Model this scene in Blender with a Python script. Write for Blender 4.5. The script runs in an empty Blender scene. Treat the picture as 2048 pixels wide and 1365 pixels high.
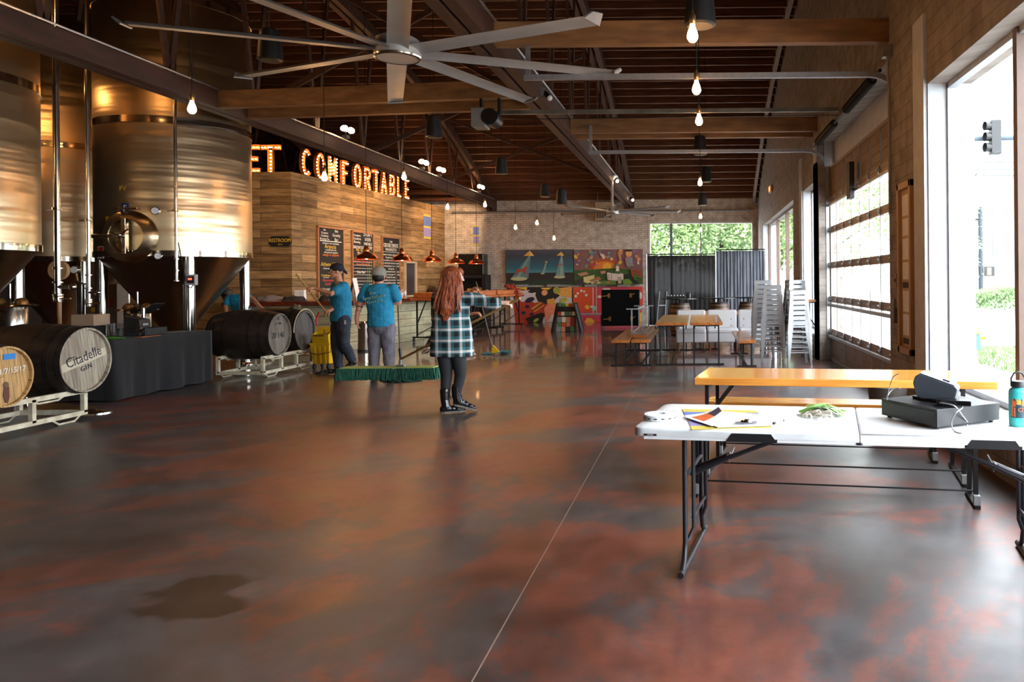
import bpy, math, random
from math import sin, cos, pi, radians as R, sqrt, atan2
from mathutils import Vector, Matrix
import bmesh
random.seed(7)
SC = bpy.context.scene
COL = SC.collection

# ---------------------------------------------------------------- camera, world, exposure
F, VX, VY, H, ROLL = 1500.0, 1396.0, 561.0, 1.47, 0.009
cam = bpy.data.objects.new('camera', bpy.data.cameras.new('camera'))
COL.objects.link(cam)
cam.data.sensor_width = 36.0
cam.data.lens = F / 2048 * 36.0
cam.data.shift_x = -(VX - 1024) / 2048
cam.data.shift_y = -(682.5 - VY) / 2048
cam.data.clip_start = 0.05
cam.data.clip_end = 400
cam.matrix_world = Matrix.Translation((0, 0, H)) @ Matrix.Rotation(pi/2, 4, 'X') @ Matrix.Rotation(-ROLL, 4, 'Z')
SC.camera = cam
SC.view_settings.view_transform = 'Standard'
SC.view_settings.look = 'None'
SC.view_settings.gamma = 1.0
SC.view_settings.exposure = 0.68
SC.view_settings.use_curve_mapping = False
W = bpy.data.worlds.new('overcast_sky'); SC.world = W
W.use_nodes = True
bg = W.node_tree.nodes['Background']
bg.inputs[0].default_value = (0.87, 0.94, 1.0, 1)
bg.inputs[1].default_value = 11.0

def portal(loc, rot, sx, sy):
    d = bpy.data.lights.new('window_portal', 'AREA'); d.shape = 'RECTANGLE'; d.size = sx; d.size_y = sy
    d.cycles.is_portal = True
    o = bpy.data.objects.new('window_portal', d); COL.objects.link(o); o.location = loc; o.rotation_euler = rot
for (y0, y1, z0, z1) in ((-0.4, 7.1, 0.45, 3.32), (8.65, 13.55, 0.5, 2.95), (14.0, 15.6, .45, 3.3), (17.2, 25.2, .45, 3.3)):
    portal((2.62, (y0+y1)/2, (z0+z1)/2), (0, pi/2, 0), z1-z0, y1-y0)
portal((-.02, 27.4, 2.2), (-pi/2, 0, 0), 3.9, 3.0)

# ---------------------------------------------------------------- helpers
def U(x, y):
    dx, dy = x - VX, y - VY
    return dx - ROLL*dy, dy + ROLL*dx
def P(x, y, Y):
    a, b = U(x, y); return Vector((a/F*Y, Y, H - b/F*Y))
def G(x, y, z=0.0):
    a, b = U(x, y); Y = F*(H - z)/b; return Vector((a/F*Y, Y, z))

def lin(c):
    return tuple((v/12.92 if v <= .04045 else ((v+.055)/1.055)**2.4) for v in c)
def hexc(h):
    h = h.lstrip('#'); return lin(tuple(int(h[i:i+2], 16)/255 for i in (0, 2, 4))) + (1,)

class MB:
    def __init__(s): s.v = []; s.f = []; s.mi = []; s.m = 0
    def add(s, vs, fs):
        b = len(s.v); s.v += [tuple(v) for v in vs]; s.f += [tuple(i+b for i in f) for f in fs]; s.mi += [s.m]*len(fs); return s
    def box(s, c, d, rz=0, M=None):
        x, y, z = d[0]/2, d[1]/2, d[2]/2
        vs = [Vector((i*x, j*y, k*z)) for i in (-1, 1) for j in (-1, 1) for k in (-1, 1)]
        if rz: r = Matrix.Rotation(rz, 3, 'Z'); vs = [r @ v for v in vs]
        if M: vs = [M @ v for v in vs]
        vs = [v + Vector(c) for v in vs]
        return s.add(vs, [(0,1,3,2),(4,6,7,5),(0,4,5,1),(2,3,7,6),(0,2,6,4),(1,5,7,3)])
    def box2(s, a, b):
        return s.box([(a[i]+b[i])/2 for i in range(3)], [abs(a[i]-b[i]) for i in range(3)])
    def beam(s, a, b, w, h, up=(0, 0, 1)):
        a, b = Vector(a), Vector(b); d = b-a; L = d.length
        if L < 1e-6: return s
        x = d/L; u = Vector(up)
        if abs(x.dot(u)) > .98: u = Vector((0, 1, 0))
        y = u.cross(x).normalized(); z = x.cross(y)
        M = Matrix((x, y, z)).transposed()
        return s.box((a+b)/2, (L, w, h), M=M)
    def tube(s, pts, r, n=8, closed=False, caps=True):
        pts = [Vector(p) for p in pts]; N = len(pts)
        rs = r if isinstance(r, (list, tuple)) else [r]*N
        vs = []; fs = []; prev = None
        for i, p in enumerate(pts):
            if closed: t = pts[(i+1) % N]-pts[i-1]
            else: t = pts[min(i+1, N-1)]-pts[max(i-1, 0)]
            t.normalize()
            if prev is None:
                u = Vector((0, 0, 1)) if abs(t.z) < .9 else Vector((1, 0, 0))
                a = t.cross(u).normalized()
            else:
                a = (prev - t*prev.dot(t))
                a = a.normalized() if a.length > 1e-6 else t.orthogonal().normalized()
            prev = a; b = t.cross(a)
            for k in range(n):
                q = 2*pi*k/n; vs.append(p + (a*cos(q)+b*sin(q))*rs[i])
        M = N if closed else N-1
        for i in range(M):
            j = (i+1) % N
            for k in range(n):
                l = (k+1) % n
                fs.append((i*n+k, i*n+l, j*n+l, j*n+k))
        if not closed and caps:
            fs.append(tuple(range(n))[::-1]); fs.append(tuple((N-1)*n+k for k in range(n)))
        return s.add(vs, fs)
    def cyl(s, a, b, r, n=16, r2=None): return s.tube([a, b], [r, r if r2 is None else r2], n)
    def lathe(s, prof, c=(0, 0, 0), n=32, axis='Z', cap=True, sx=1, sy=1):
        vs = []; fs = []; c = Vector(c); m = len(prof)
        for (r, z) in prof:
            for k in range(n):
                q = 2*pi*k/n; v = Vector((r*cos(q)*sx, r*sin(q)*sy, z))
                if axis == 'X': v = Vector((v.z, v.x, v.y))
                if axis == 'Y': v = Vector((v.y, v.z, v.x))
                vs.append(c+v)
        for i in range(m-1):
            for k in range(n):
                l = (k+1) % n; fs.append((i*n+k, i*n+l, (i+1)*n+l, (i+1)*n+k))
        if cap:
            if prof[0][0] > 1e-5: fs.append(tuple(range(n))[::-1])
            if prof[-1][0] > 1e-5: fs.append(tuple((m-1)*n+k for k in range(n)))
        return s.add(vs, fs)
    def ball(s, c, r, n=12, m=8, sc=(1, 1, 1), M=None):
        vs = []; fs = []
        for i in range(m+1):
            th = pi*i/m
            for k in range(n):
                q = 2*pi*k/n; v = Vector((sin(th)*cos(q)*r*sc[0], sin(th)*sin(q)*r*sc[1], cos(th)*r*sc[2]))
                if M: v = M @ v
                vs.append(Vector(c)+v)
        for i in range(m):
            for k in range(n):
                l = (k+1) % n; fs.append((i*n+k, (i+1)*n+k, (i+1)*n+l, i*n+l))
        return s.add(vs, fs)
    def prism(s, pts, off):
        n = len(pts); pts = [Vector(p) for p in pts]; off = Vector(off)
        vs = pts + [p+off for p in pts]
        fs = [tuple(range(n)), tuple(range(2*n-1, n-1, -1))] + [(i, n+i, n+(i+1) % n, (i+1) % n) for i in range(n)]
        return s.add(vs, fs)
    def build(s, name, mat, parent=None, o=(0, 0, 0), bevel=0, label=None, smooth=True, ang=38):
        me = bpy.data.meshes.new(name); ox = Vector(o)
        me.from_pydata([Vector(v)-ox for v in s.v], [], s.f)
        for m in (mat if isinstance(mat, (list, tuple)) else [mat]): me.materials.append(m)
        if any(s.mi): me.polygons.foreach_set('material_index', s.mi)
        bm = bmesh.new(); bm.from_mesh(me); bmesh.ops.recalc_face_normals(bm, faces=bm.faces); bm.to_mesh(me); bm.free()
        if smooth:
            me.shade_smooth(); me.set_sharp_from_angle(angle=R(ang))
        ob = bpy.data.objects.new(name, me); COL.objects.link(ob)
        if parent: ob.parent = parent
        else: ob.location = ox
        if bevel:
            b = ob.modifiers.new('bevel', 'BEVEL'); b.width = bevel; b.segments = 2; b.limit_method = 'ANGLE'; b.harden_normals = True
        if label: ob['label'] = label
        return ob

def tag(o, label=None, cat=None, group=None, kind=None):
    if label: o['label'] = label
    if cat: o['category'] = cat
    if group: o['group'] = group
    if kind: o['kind'] = kind
    return o
def thing(name, loc, label, cat, group=None, rz=0):
    e = bpy.data.objects.new(name, None); COL.objects.link(e); e.location = loc; e.rotation_euler = (0, 0, rz)
    e.empty_display_size = .1
    return tag(e, label, cat, group)
def copy_tree(o, parent=None, loc=None, rz=None, label=None, group=None):
    c = o.copy(); COL.objects.link(c); c.parent = parent
    if loc is not None: c.location = loc
    if rz is not None: c.rotation_euler = (0, 0, rz)
    if label: c['label'] = label
    if group: c['group'] = group
    for ch in [q for q in ALLCH(o)]: copy_tree(ch, c)
    return c
def ALLCH(o): return list(o.children)
def struct(ob): ob['kind'] = 'structure'; return ob

# ---------------------------------------------------------------- materials
def newmat(name):
    m = bpy.data.materials.new(name); m.use_nodes = True
    n = m.node_tree; return m, n, n.nodes['Principled BSDF']
def N(nt, typ, **kw):
    n = nt.nodes.new(typ)
    for k, v in kw.items():
        if k.startswith('i_'):
            n.inputs[k[2:].replace('_', ' ')].default_value = v
        else: setattr(n, k, v)
    return n
def ramp(nt, fac, stops, interp='LINEAR'):
    r = nt.nodes.new('ShaderNodeValToRGB'); r.color_ramp.interpolation = interp
    el = r.color_ramp.elements
    while len(el) < len(stops): el.new(.5)
    for e, (p, c) in zip(el, stops): e.position = p; e.color = c
    nt.links.new(fac, r.inputs[0]); return r.outputs[0]
def coords(nt, scale=(1, 1, 1), rot=(0, 0, 0), kind='Object'):
    tc = nt.nodes.new('ShaderNodeTexCoord'); mp = nt.nodes.new('ShaderNodeMapping')
    mp.inputs['Scale'].default_value = scale; mp.inputs['Rotation'].default_value = rot
    nt.links.new(tc.outputs[kind], mp.inputs[0]); return mp.outputs[0]
def bump(nt, p, h, s=.3, d=.01):
    b = nt.nodes.new('ShaderNodeBump'); b.inputs['Strength'].default_value = s; b.inputs['Distance'].default_value = d
    nt.links.new(h, b.inputs['Height']); nt.links.new(b.outputs[0], p.inputs['Normal'])
def mat(name, c, rough=.5, metal=0, c2=None, ns=8.0, scale=(1, 1, 1), b=0, bd=.004, spec=None, coat=0, sheen=0, det=5, rv=0, alpha=None):
    m, nt, p = newmat(name)
    if isinstance(c, str): c = hexc(c)
    p.inputs['Roughness'].default_value = rough; p.inputs['Metallic'].default_value = metal
    if spec is not None: p.inputs['Specular IOR Level'].default_value = spec
    if coat: p.inputs['Coat Weight'].default_value = coat; p.inputs['Coat Roughness'].default_value = .12
    if sheen: p.inputs['Sheen Weight'].default_value = sheen
    nz = N(nt, 'ShaderNodeTexNoise'); nz.inputs['Scale'].default_value = ns; nz.inputs['Detail'].default_value = det
    nt.links.new(coords(nt, scale), nz.inputs['Vector'])
    if c2 is None: c2 = tuple(v*.82 for v in c[:3])+(1,)
    elif isinstance(c2, str): c2 = hexc(c2)
    nt.links.new(ramp(nt, nz.outputs[0], [(.3, c2), (.7, c)]), p.inputs['Base Color'])
    if rv:
        mr = N(nt, 'ShaderNodeMapRange'); mr.inputs['To Min'].default_value = rough-rv; mr.inputs['To Max'].default_value = rough+rv
        nt.links.new(nz.outputs[0], mr.inputs[0]); nt.links.new(mr.outputs[0], p.inputs['Roughness'])
    if b: bump(nt, p, nz.outputs[0], b, bd)
    if alpha is not None: p.inputs['Alpha'].default_value = alpha
    return m
def emat(name, c, s):
    m, nt, p = newmat(name)
    if isinstance(c, str): c = hexc(c)
    p.inputs['Base Color'].default_value = c; p.inputs['Emission Color'].default_value = c; p.inputs['Emission Strength'].default_value = s
    return m
def uv_wall(nt):
    """u = x + y, v = z : runs along any upright wall"""
    tc = nt.nodes.new('ShaderNodeNewGeometry'); sp = nt.nodes.new('ShaderNodeSeparateXYZ'); nt.links.new(tc.outputs['Position'], sp.inputs[0])
    ad = N(nt, 'ShaderNodeMath', operation='ADD'); nt.links.new(sp.outputs[0], ad.inputs[0]); nt.links.new(sp.outputs[1], ad.inputs[1])
    cb = nt.nodes.new('ShaderNodeCombineXYZ'); nt.links.new(ad.outputs[0], cb.inputs[0]); nt.links.new(sp.outputs[2], cb.inputs[1])
    return cb.outputs[0]
def brickmat(name, c1, c2, mortar, w, h, ms, rough=.7, bs=.5, bd=.01, grain=None, off=.5, dirt=.25, spec=.3):
    m, nt, p = newmat(name); p.inputs['Roughness'].default_value = rough; p.inputs['Specular IOR Level'].default_value = spec
    uv = uv_wall(nt)
    bt = N(nt, 'ShaderNodeTexBrick'); nt.links.new(uv, bt.inputs['Vector'])
    bt.inputs['Color1'].default_value = hexc(c1); bt.inputs['Color2'].default_value = hexc(c2); bt.inputs['Mortar'].default_value = hexc(mortar)
    bt.inputs['Scale'].default_value = 1; bt.inputs['Brick Width'].default_value = w; bt.inputs['Row Height'].default_value = h
    bt.inputs['Mortar Size'].default_value = ms; bt.inputs['Mortar Smooth'].default_value = .3; bt.offset = off; bt.inputs['Bias'].default_value = 0
    nz = N(nt, 'ShaderNodeTexNoise'); nz.inputs['Detail'].default_value = 10; nz.inputs['Roughness'].default_value = .68 if grain else .5
    mp = N(nt, 'ShaderNodeMapping'); nt.links.new(uv, mp.inputs[0])
    mp.inputs['Scale'].default_value = grain if grain else (3, 3, 3); nz.inputs['Scale'].default_value = 1 if grain else 1.5
    nt.links.new(mp.outputs[0], nz.inputs['Vector'])
    mx = N(nt, 'ShaderNodeMix', data_type='RGBA', blend_type='MULTIPLY'); mx.inputs[0].default_value = 1
    nt.links.new(bt.outputs['Color'], mx.inputs[6])
    lo = 1-dirt
    nt.links.new(ramp(nt, nz.outputs[0], [(.33, (lo*.75, lo*.72, lo*.7, 1)), (.62, (1, 1, 1, 1))]), mx.inputs[7])
    nt.links.new(mx.outputs[2], p.inputs['Base Color'])
    mh = N(nt, 'ShaderNodeMath', operation='MULTIPLY_ADD'); nt.links.new(bt.outputs['Fac'], mh.inputs[0]); mh.inputs[1].default_value = -1
    nt.links.new(nz.outputs[0], mh.inputs[2])
    bump(nt, p, mh.outputs[0], bs, bd)
    return m

M = {}
M['brick'] = brickmat('painted_brick', '#d3c8b9', '#c6baaa', '#ab9f91', .215, .075, .009, .75, .7, .008, dirt=.12)
M['stucco'] = mat('painted_masonry', '#8d8781', .8, c2='#7d766e', ns=5, b=.5, bd=.01)
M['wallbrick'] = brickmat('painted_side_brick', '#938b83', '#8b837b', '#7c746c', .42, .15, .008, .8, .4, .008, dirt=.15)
M['stucco_light'] = mat('painted_pier', '#b9bdc2', .7, c2='#a9adb2', ns=7, b=.3, bd=.006)
M['planks'] = brickmat('reclaimed_planks', '#b8966a', '#7d613c', '#2b1c10', 1.9, .2, .006, .62, .5, .01, grain=(1.6, 15, 1), off=.37, dirt=.55)
M['planks_pale'] = brickmat('bar_front_planks', '#bdb795', '#a19b7c', '#2a241c', 1.3, .19, .006, .6, .6, .01, grain=(1.2, 8, 1), off=.41, dirt=.22)
M['darkwall'] = mat('dark_wall', '#2a201b', .9, ns=2)
M['joist'] = mat('joist_timber', '#75482c', .7, c2='#482a1a', ns=3, scale=(.6, 6, 6), b=.3)
M['deck'] = mat('roof_deck', '#46261a', .85, c2='#2c1710', ns=3, scale=(.4, 8, 4))
M['beam'] = mat('beam_timber', '#8a6238', .6, c2='#614023', ns=2.2, scale=(1, 5, 5), b=.3)
M['chord'] = mat('chord_timber', '#4a2c1f', .6, c2='#331c12', ns=2.2, scale=(4, .8, 4), b=.3)
M['conduit'] = mat('galvanised_conduit', '#b9bcc0', .3, .9)
M['galv'] = mat('galvanised_steel', '#a7a9ab', .38, .75, ns=20)
M['steelgrey'] = mat('grey_painted_steel', '#8b8d8e', .45, .2)
M['fanblade'] = mat('fan_aluminium', '#a9a8a4', .45, .35, ns=3)
M['black'] = mat('black_plastic', '#111214', .5)
M['blackgloss'] = mat('black_gloss', '#0a0a0b', .18)
M['blackmetal'] = mat('black_steel', '#1d1c1c', .45, .5)
M['darkcloth'] = mat('black_cloth', '#0c0e12', .92, c2='#07080b', ns=30, b=.2, sheen=.1)
M['white'] = mat('white_plastic', '#e6e8ea', .35)
M['paper'] = mat('paper', '#e9e9ee', .7)
M['wood'] = mat('varnished_pine', '#d99847', .22, c2='#bb752c', ns=1.6, scale=(1.5, 14, 14), coat=.4, det=3)
M['woody'] = mat('varnished_pine_long', '#c07c3a', .25, c2='#8f5322', ns=1.6, scale=(14, 1.5, 14), coat=.4, det=3)
M['barwood'] = mat('bar_top_wood', '#6e2c14', .25, c2='#471a0c', ns=2, scale=(6, 1, 6), coat=.3)
M['cedar'] = mat('orange_timber', '#b4652a', .4, c2='#8a4418', ns=2, scale=(6, 1, 6))

def floor_mat():
    m, nt, p = newmat('stained_concrete')
    v = coords(nt)
    n1 = N(nt, 'ShaderNodeTexNoise'); n1.inputs['Scale'].default_value = .5; n1.inputs['Detail'].default_value = 12; n1.inputs['Roughness'].default_value = .72; n1.inputs['Distortion'].default_value = .5
    n2 = N(nt, 'ShaderNodeTexNoise'); n2.inputs['Scale'].default_value = 2.2; n2.inputs['Detail'].default_value = 7; n2.inputs['Roughness'].default_value = .6
    n3 = N(nt, 'ShaderNodeTexNoise'); n3.inputs['Scale'].default_value = 30; n3.inputs['Detail'].default_value = 6
    for n in (n1, n2, n3): nt.links.new(v, n.inputs['Vector'])
    red = ramp(nt, n2.outputs[0], [(.3, hexc('#5c372c')), (.55, hexc('#7c4436')), (.75, hexc('#8d5142'))])
    grey = ramp(nt, n2.outputs[0], [(.3, hexc('#37373a')), (.7, hexc('#575556'))])
    sp = nt.nodes.new('ShaderNodeSeparateXYZ'); nt.links.new(v, sp.inputs[0])
    fac = ramp(nt, n1.outputs[0], [(.44, (1, 1, 1, 1)), (.49, (.75, .75, .75, 1)), (.505, (.3, .3, .3, 1)), (.56, (0, 0, 0, 1))])
    mx = N(nt, 'ShaderNodeMix', data_type='RGBA'); nt.links.new(fac, mx.inputs[0]); nt.links.new(red, mx.inputs[6]); nt.links.new(grey, mx.inputs[7])
    # worn dark stains
    n4 = N(nt, 'ShaderNodeTexNoise'); n4.inputs['Scale'].default_value = .35; n4.inputs['Detail'].default_value = 7; n4.inputs['Roughness'].default_value = .6
    mp = N(nt, 'ShaderNodeMapping'); mp.inputs['Location'].default_value = (3.1, 7.7, 0); nt.links.new(v, mp.inputs[0]); nt.links.new(mp.outputs[0], n4.inputs['Vector'])
    st = ramp(nt, n4.outputs[0], [(.36, (.5, .47, .45, 1)), (.52, (1, 1, 1, 1))])
    m2 = N(nt, 'ShaderNodeMix', data_type='RGBA', blend_type='MULTIPLY'); m2.inputs[0].default_value = .8
    nt.links.new(mx.outputs[2], m2.inputs[6]); nt.links.new(st, m2.inputs[7])
    # fine mottling over everything
    n5 = N(nt, 'ShaderNodeTexNoise'); n5.inputs['Scale'].default_value = 9; n5.inputs['Detail'].default_value = 10; n5.inputs['Roughness'].default_value = .7; nt.links.new(v, n5.inputs['Vector'])
    mo = ramp(nt, n5.outputs[0], [(.35, (.72, .7, .7, 1)), (.65, (1.0, 1.0, 1.0, 1))])
    m4 = N(nt, 'ShaderNodeMix', data_type='RGBA', blend_type='MULTIPLY'); m4.inputs[0].default_value = 1; nt.links.new(m2.outputs[2], m4.inputs[6]); nt.links.new(mo, m4.inputs[7])
    # one old spill on the near left
    ds = N(nt, 'ShaderNodeVectorMath', operation='DISTANCE'); nt.links.new(v, ds.inputs[0]); sc_ = G(415, 1195); ds.inputs[1].default_value = (sc_.x, sc_.y, 0)
    dn = N(nt, 'ShaderNodeMath', operation='MULTIPLY_ADD'); nt.links.new(n2.outputs[0], dn.inputs[0]); dn.inputs[1].default_value = 1.25; nt.links.new(ds.outputs['Value'], dn.inputs[2])
    sm = ramp(nt, dn.outputs[0], [(.76, (.34, .28, .26, 1)), (.84, (1, 1, 1, 1))])
    m6 = N(nt, 'ShaderNodeMix', data_type='RGBA', blend_type='MULTIPLY'); m6.inputs[0].default_value = 1; nt.links.new(m4.outputs[2], m6.inputs[6]); nt.links.new(sm, m6.inputs[7])
    m2 = m6
    # saw-cut joints
    def joint(out, pos, w):
        s = N(nt, 'ShaderNodeMath', operation='SUBTRACT'); nt.links.new(out, s.inputs[0]); s.inputs[1].default_value = pos
        a = N(nt, 'ShaderNodeMath', operation='ABSOLUTE'); nt.links.new(s.outputs[0], a.inputs[0])
        l = N(nt, 'ShaderNodeMath', operation='LESS_THAN'); nt.links.new(a.outputs[0], l.inputs[0]); l.inputs[1].default_value = w; return l.outputs[0]
    js = [joint(sp.outputs[0], -.845, .003), joint(sp.outputs[0], -7.3, .003), joint(sp.outputs[1], 12.7, .008), joint(sp.outputs[1], 19.2, .01)]
    acc = js[0]
    for j in js[1:]:
        a = N(nt, 'ShaderNodeMath', operation='MAXIMUM'); nt.links.new(acc, a.inputs[0]); nt.links.new(j, a.inputs[1]); acc = a.outputs[0]
    m3 = N(nt, 'ShaderNodeMix', data_type='RGBA'); nt.links.new(acc, m3.inputs[0]); nt.links.new(m2.outputs[2], m3.inputs[6]); m3.inputs[7].default_value = hexc('#8a7468')
    nt.links.new(m3.outputs[2], p.inputs['Base Color'])
    rr = ramp(nt, n2.outputs[0], [(.3, (.31, .31, .31, 1)), (.7, (.44, .44, .44, 1))]); nt.links.new(rr, p.inputs['Roughness'])
    p.inputs['Specular IOR Level'].default_value = .7
    # freshly mopped, still wet stretch beyond the mops
    wt = N(nt, 'ShaderNodeMath', operation='MULTIPLY_ADD'); nt.links.new(n1.outputs[0], wt.inputs[0]); wt.inputs[1].default_value = 5.0; nt.links.new(sp.outputs[1], wt.inputs[2])
    wm = N(nt, 'ShaderNodeMapRange'); nt.links.new(wt.outputs[0], wm.inputs[0]); wm.inputs['From Min'].default_value = 11.5; wm.inputs['From Max'].default_value = 16.5; wm.inputs['To Max'].default_value = .85
    nt.links.new(wm.outputs[0], p.inputs['Coat Weight']); p.inputs['Coat Roughness'].default_value = .07
    bump(nt, p, n3.outputs[0], .06, .003)
    return m
M['floor'] = floor_mat()

def steel(name, c, rough, an=.6, ns=1.2):
    m, nt, p = newmat(name)
    p.inputs['Metallic'].default_value = 1; p.inputs['Roughness'].default_value = rough
    nz = N(nt, 'ShaderNodeTexNoise'); nz.inputs['Scale'].default_value = ns; nz.inputs['Detail'].default_value = 3
    nt.links.new(coords(nt, (1, 1, 1)), nz.inputs['Vector'])
    c = hexc(c); nt.links.new(ramp(nt, nz.outputs[0], [(.3, tuple(v*.85 for v in c[:3])+(1,)), (.7, c)]), p.inputs['Base Color'])
    p.inputs['Anisotropic'].default_value = an
    tg = nt.nodes.new('ShaderNodeTangent'); tg.direction_type = 'RADIAL'; tg.axis = 'Z'; nt.links.new(tg.outputs[0], p.inputs['Tangent'])
    n2 = N(nt, 'ShaderNodeTexNoise'); n2.inputs['Scale'].default_value = 1.6; n2.inputs['Detail'].default_value = 2
    nt.links.new(coords(nt, (.22, .22, 2.9)), n2.inputs['Vector'])
    bump(nt, p, n2.outputs[0], .42, .03)
    return m
M['tank'] = steel('brushed_tank_steel', '#c2ad8c', .3, .75)
M['tankband'] = steel('polished_weld_band', '#d8cdbd', .13, 0)
M['pipe'] = mat('polished_pipe', '#cfcac2', .16, 1)
M['cone'] = steel('tank_cone_steel', '#a39379', .3, .3)

def glassmat(name, tint=(1, 1, 1, 1), refl=.25):
    m = bpy.data.materials.new(name); m.use_nodes = True; nt = m.node_tree; nt.nodes.clear()
    o = N(nt, 'ShaderNodeOutputMaterial'); t = N(nt, 'ShaderNodeBsdfTransparent'); t.inputs[0].default_value = tint
    g = N(nt, 'ShaderNodeBsdfGlossy'); g.inputs['Roughness'].default_value = .02
    lw = N(nt, 'ShaderNodeLayerWeight'); lw.inputs[0].default_value = .5
    fr = N(nt, 'ShaderNodeMath', operation='POWER'); nt.links.new(lw.outputs['Facing'], fr.inputs[0]); fr.inputs[1].default_value = 5
    f2 = N(nt, 'ShaderNodeMath', operation='MULTIPLY_ADD'); nt.links.new(fr.outputs[0], f2.inputs[0]); f2.inputs[1].default_value = refl; f2.inputs[2].default_value = .03
    mx = N(nt, 'ShaderNodeMixShader'); nt.links.new(f2.outputs[0], mx.inputs[0]); nt.links.new(t.outputs[0], mx.inputs[1]); nt.links.new(g.outputs[0], mx.inputs[2]); nt.links.new(mx.outputs[0], o.inputs[0])
    return m
M['glass'] = glassmat('window_glass')

# ---------------------------------------------------------------- structure
XW, XO, YB, YF, XL = 2.2, 2.62, 27.3, -.7, -14.6
struct(MB().box2((XL, YF, -.2), (XW+.45, YB+.3, 0)).build('floor', M['floor'], smooth=False))
def zr(Y): return 7.72 - .0167*(Y-13.2)**2
# back wall with window opening
WX0, WX1, WZ0, WZ1 = P(1300, 447, YB).x, P(1504, 447, YB).x, .9, P(1400, 447, YB).z
b = MB(); T = .3
b.box2((XL, YB, 0), (WX0, YB+T, 4.75)); b.box2((WX1, YB, 0), (XW+.8, YB+T, 4.75))
b.box2((WX0, YB, WZ1), (WX1, YB+T, 4.75)); b.box2((WX0, YB, 0), (WX1, YB+T, WZ0))
b.box2((WX1+.35, YB-.06, 0), (WX1+.45, YB, 4.0))
struct(b.build('wall_back', M['brick'], smooth=False))
bw = struct(MB().box2((WX0-.03, YB-.02, WZ1), (WX1+.03, YB+.06, WZ1+.05)).box2((WX0-.05, YB-.02, WZ0-.04), (WX0, YB+.06, WZ1+.05)).box2((WX1, YB-.02, WZ0-.04), (WX1+.05, YB+.06, WZ1+.05)).box2((WX0-.03, YB-.02, WZ0-.05), (WX1+.03, YB+.06, WZ0)).build('window_1', mat('back_window_frame', '#c8cfc9', .5)))
mb = MB()
for x in (1342, 1401): X = P(x, 447, YB).x; mb.box2((X-.045 if x == 1342 else X-.02, YB+.03, WZ0), (X+.045 if x == 1342 else X+.02, YB+.1, WZ1))
mb.build('window_mullion', mat('grey_mullion', '#69717a', .5), bw)
MB().box2((WX0, YB+.06, WZ0), (WX1, YB+.065, WZ1)).build('window_pane', M['glass'], bw)
# horizontal trim line and pipe on the back wall
struct(MB().box2((-9.0, YB-.05, 3.98), (XW, YB, 4.06)).build('trim_1', M['brick'], smooth=False))
# right wall
b = MB()
OPEN = [(-.5, 7.15, .45, 3.32), (8.6, 13.6, 0, 3.97), (14.0, 15.6, .45, 3.3), (17.2, 25.2, .45, 3.3)]
def zcut(y): return zr(y)+.12
def wallstrip(y0, y1, z0, z1=None):
    n = max(1, int((y1-y0)/.5)); 
    if z1 is not None: b.box2((XW, y0, z0), (XO, y1, z1)); return
    pts = [(XW, y0, z0)] + [(XW, y0+(y1-y0)*i/n, zcut(y0+(y1-y0)*i/n)) for i in range(n+1)] + [(XW, y1, z0)]
    b.prism(pts, (XO-XW, 0, 0))
ys = YF
for (y0, y1, z0, z1) in OPEN:
    wallstrip(ys, y0, 0); wallstrip(y0, y1, z1)
    if z0 > 0: wallstrip(y0, y1, 0, z0)
    ys = y1
wallstrip(ys, YB+.3, 0)
struct(b.build('wall_right', M['wallbrick'], smooth=False))
b = MB()
for (y0, y1) in ((7.15, 7.5), (15.6, 15.95), (13.66, 14.0)):
    b.box2((XW-.035, y0, 0), (XW, y1, 4.0))
b.box2((2.5, 8.6, 3.49), (XO, 13.6, 3.97))
b.box2((XW+.001, 7.13, .45), (XO+.02, 7.16, 3.32)); b.box2((XW+.001, 15.58, .45), (XO+.02, 15.61, 3.3)); b.box2((XW+.001, 25.19, .45), (XO+.02, 25.21, 3.3))
b.box2((XW-.035, 13.0+.66, 0), (XW, 14.0, 3.6))
struct(b.build('trim_2', M['stucco_light'], smooth=False))
b = MB(); n = 56
pp = [(XW-.16, YF+i*(YB-YF)/n, zcut(YF+i*(YB-YF)/n)-.22) for i in range(n+1)]
for i in range(n):
    b.beam(pp[i], pp[i+1], .1, .2)
struct(b.build('trim_3', mat('roof_edge_timber', '#8c8276', .7), smooth=False))
struct(MB().box2((XL, YF-.2, 0), (XO, YF, 4.5)).build('wall_front', M['darkwall'], smooth=False))
struct(MB().box2((XL-.2, YF-.2, 0), (XL, YB+.3, 7.8)).build('wall_left', M['darkwall'], smooth=False))
# vaulted roof
b = MB(); n = 56
ys_ = [YF-.3+i*(YB+.6-YF)/n for i in range(n+1)]
b.prism([(XL-.2, y, zr(y)+.1) for y in ys_] + [(XL-.2, y, zr(y)+.25) for y in reversed(ys_)], (XO+.3-XL, 0, 0))
ce = struct(b.build('ceiling', M['deck'], smooth=False))
for i in range(68):
    y = YF+.25+i*.41
    if y > YB-.1: break
    s = -.0334*(y-13.2); a = math.atan(s)
    o = MB().box((( XL+XW)/2, 0, -.125), (XW-XL, .05, .25)).build('joist', M['joist'], ce, smooth=False)
    o.location = (0, y, zr(y)+.1); o.rotation_euler = (a, 0, 0)
struct(MB().cyl((-8.9, YB-.1, 4.02), (XW-.2, YB-.1, 3.99), .025, 8).build('trim_4', M['galv']))

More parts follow.
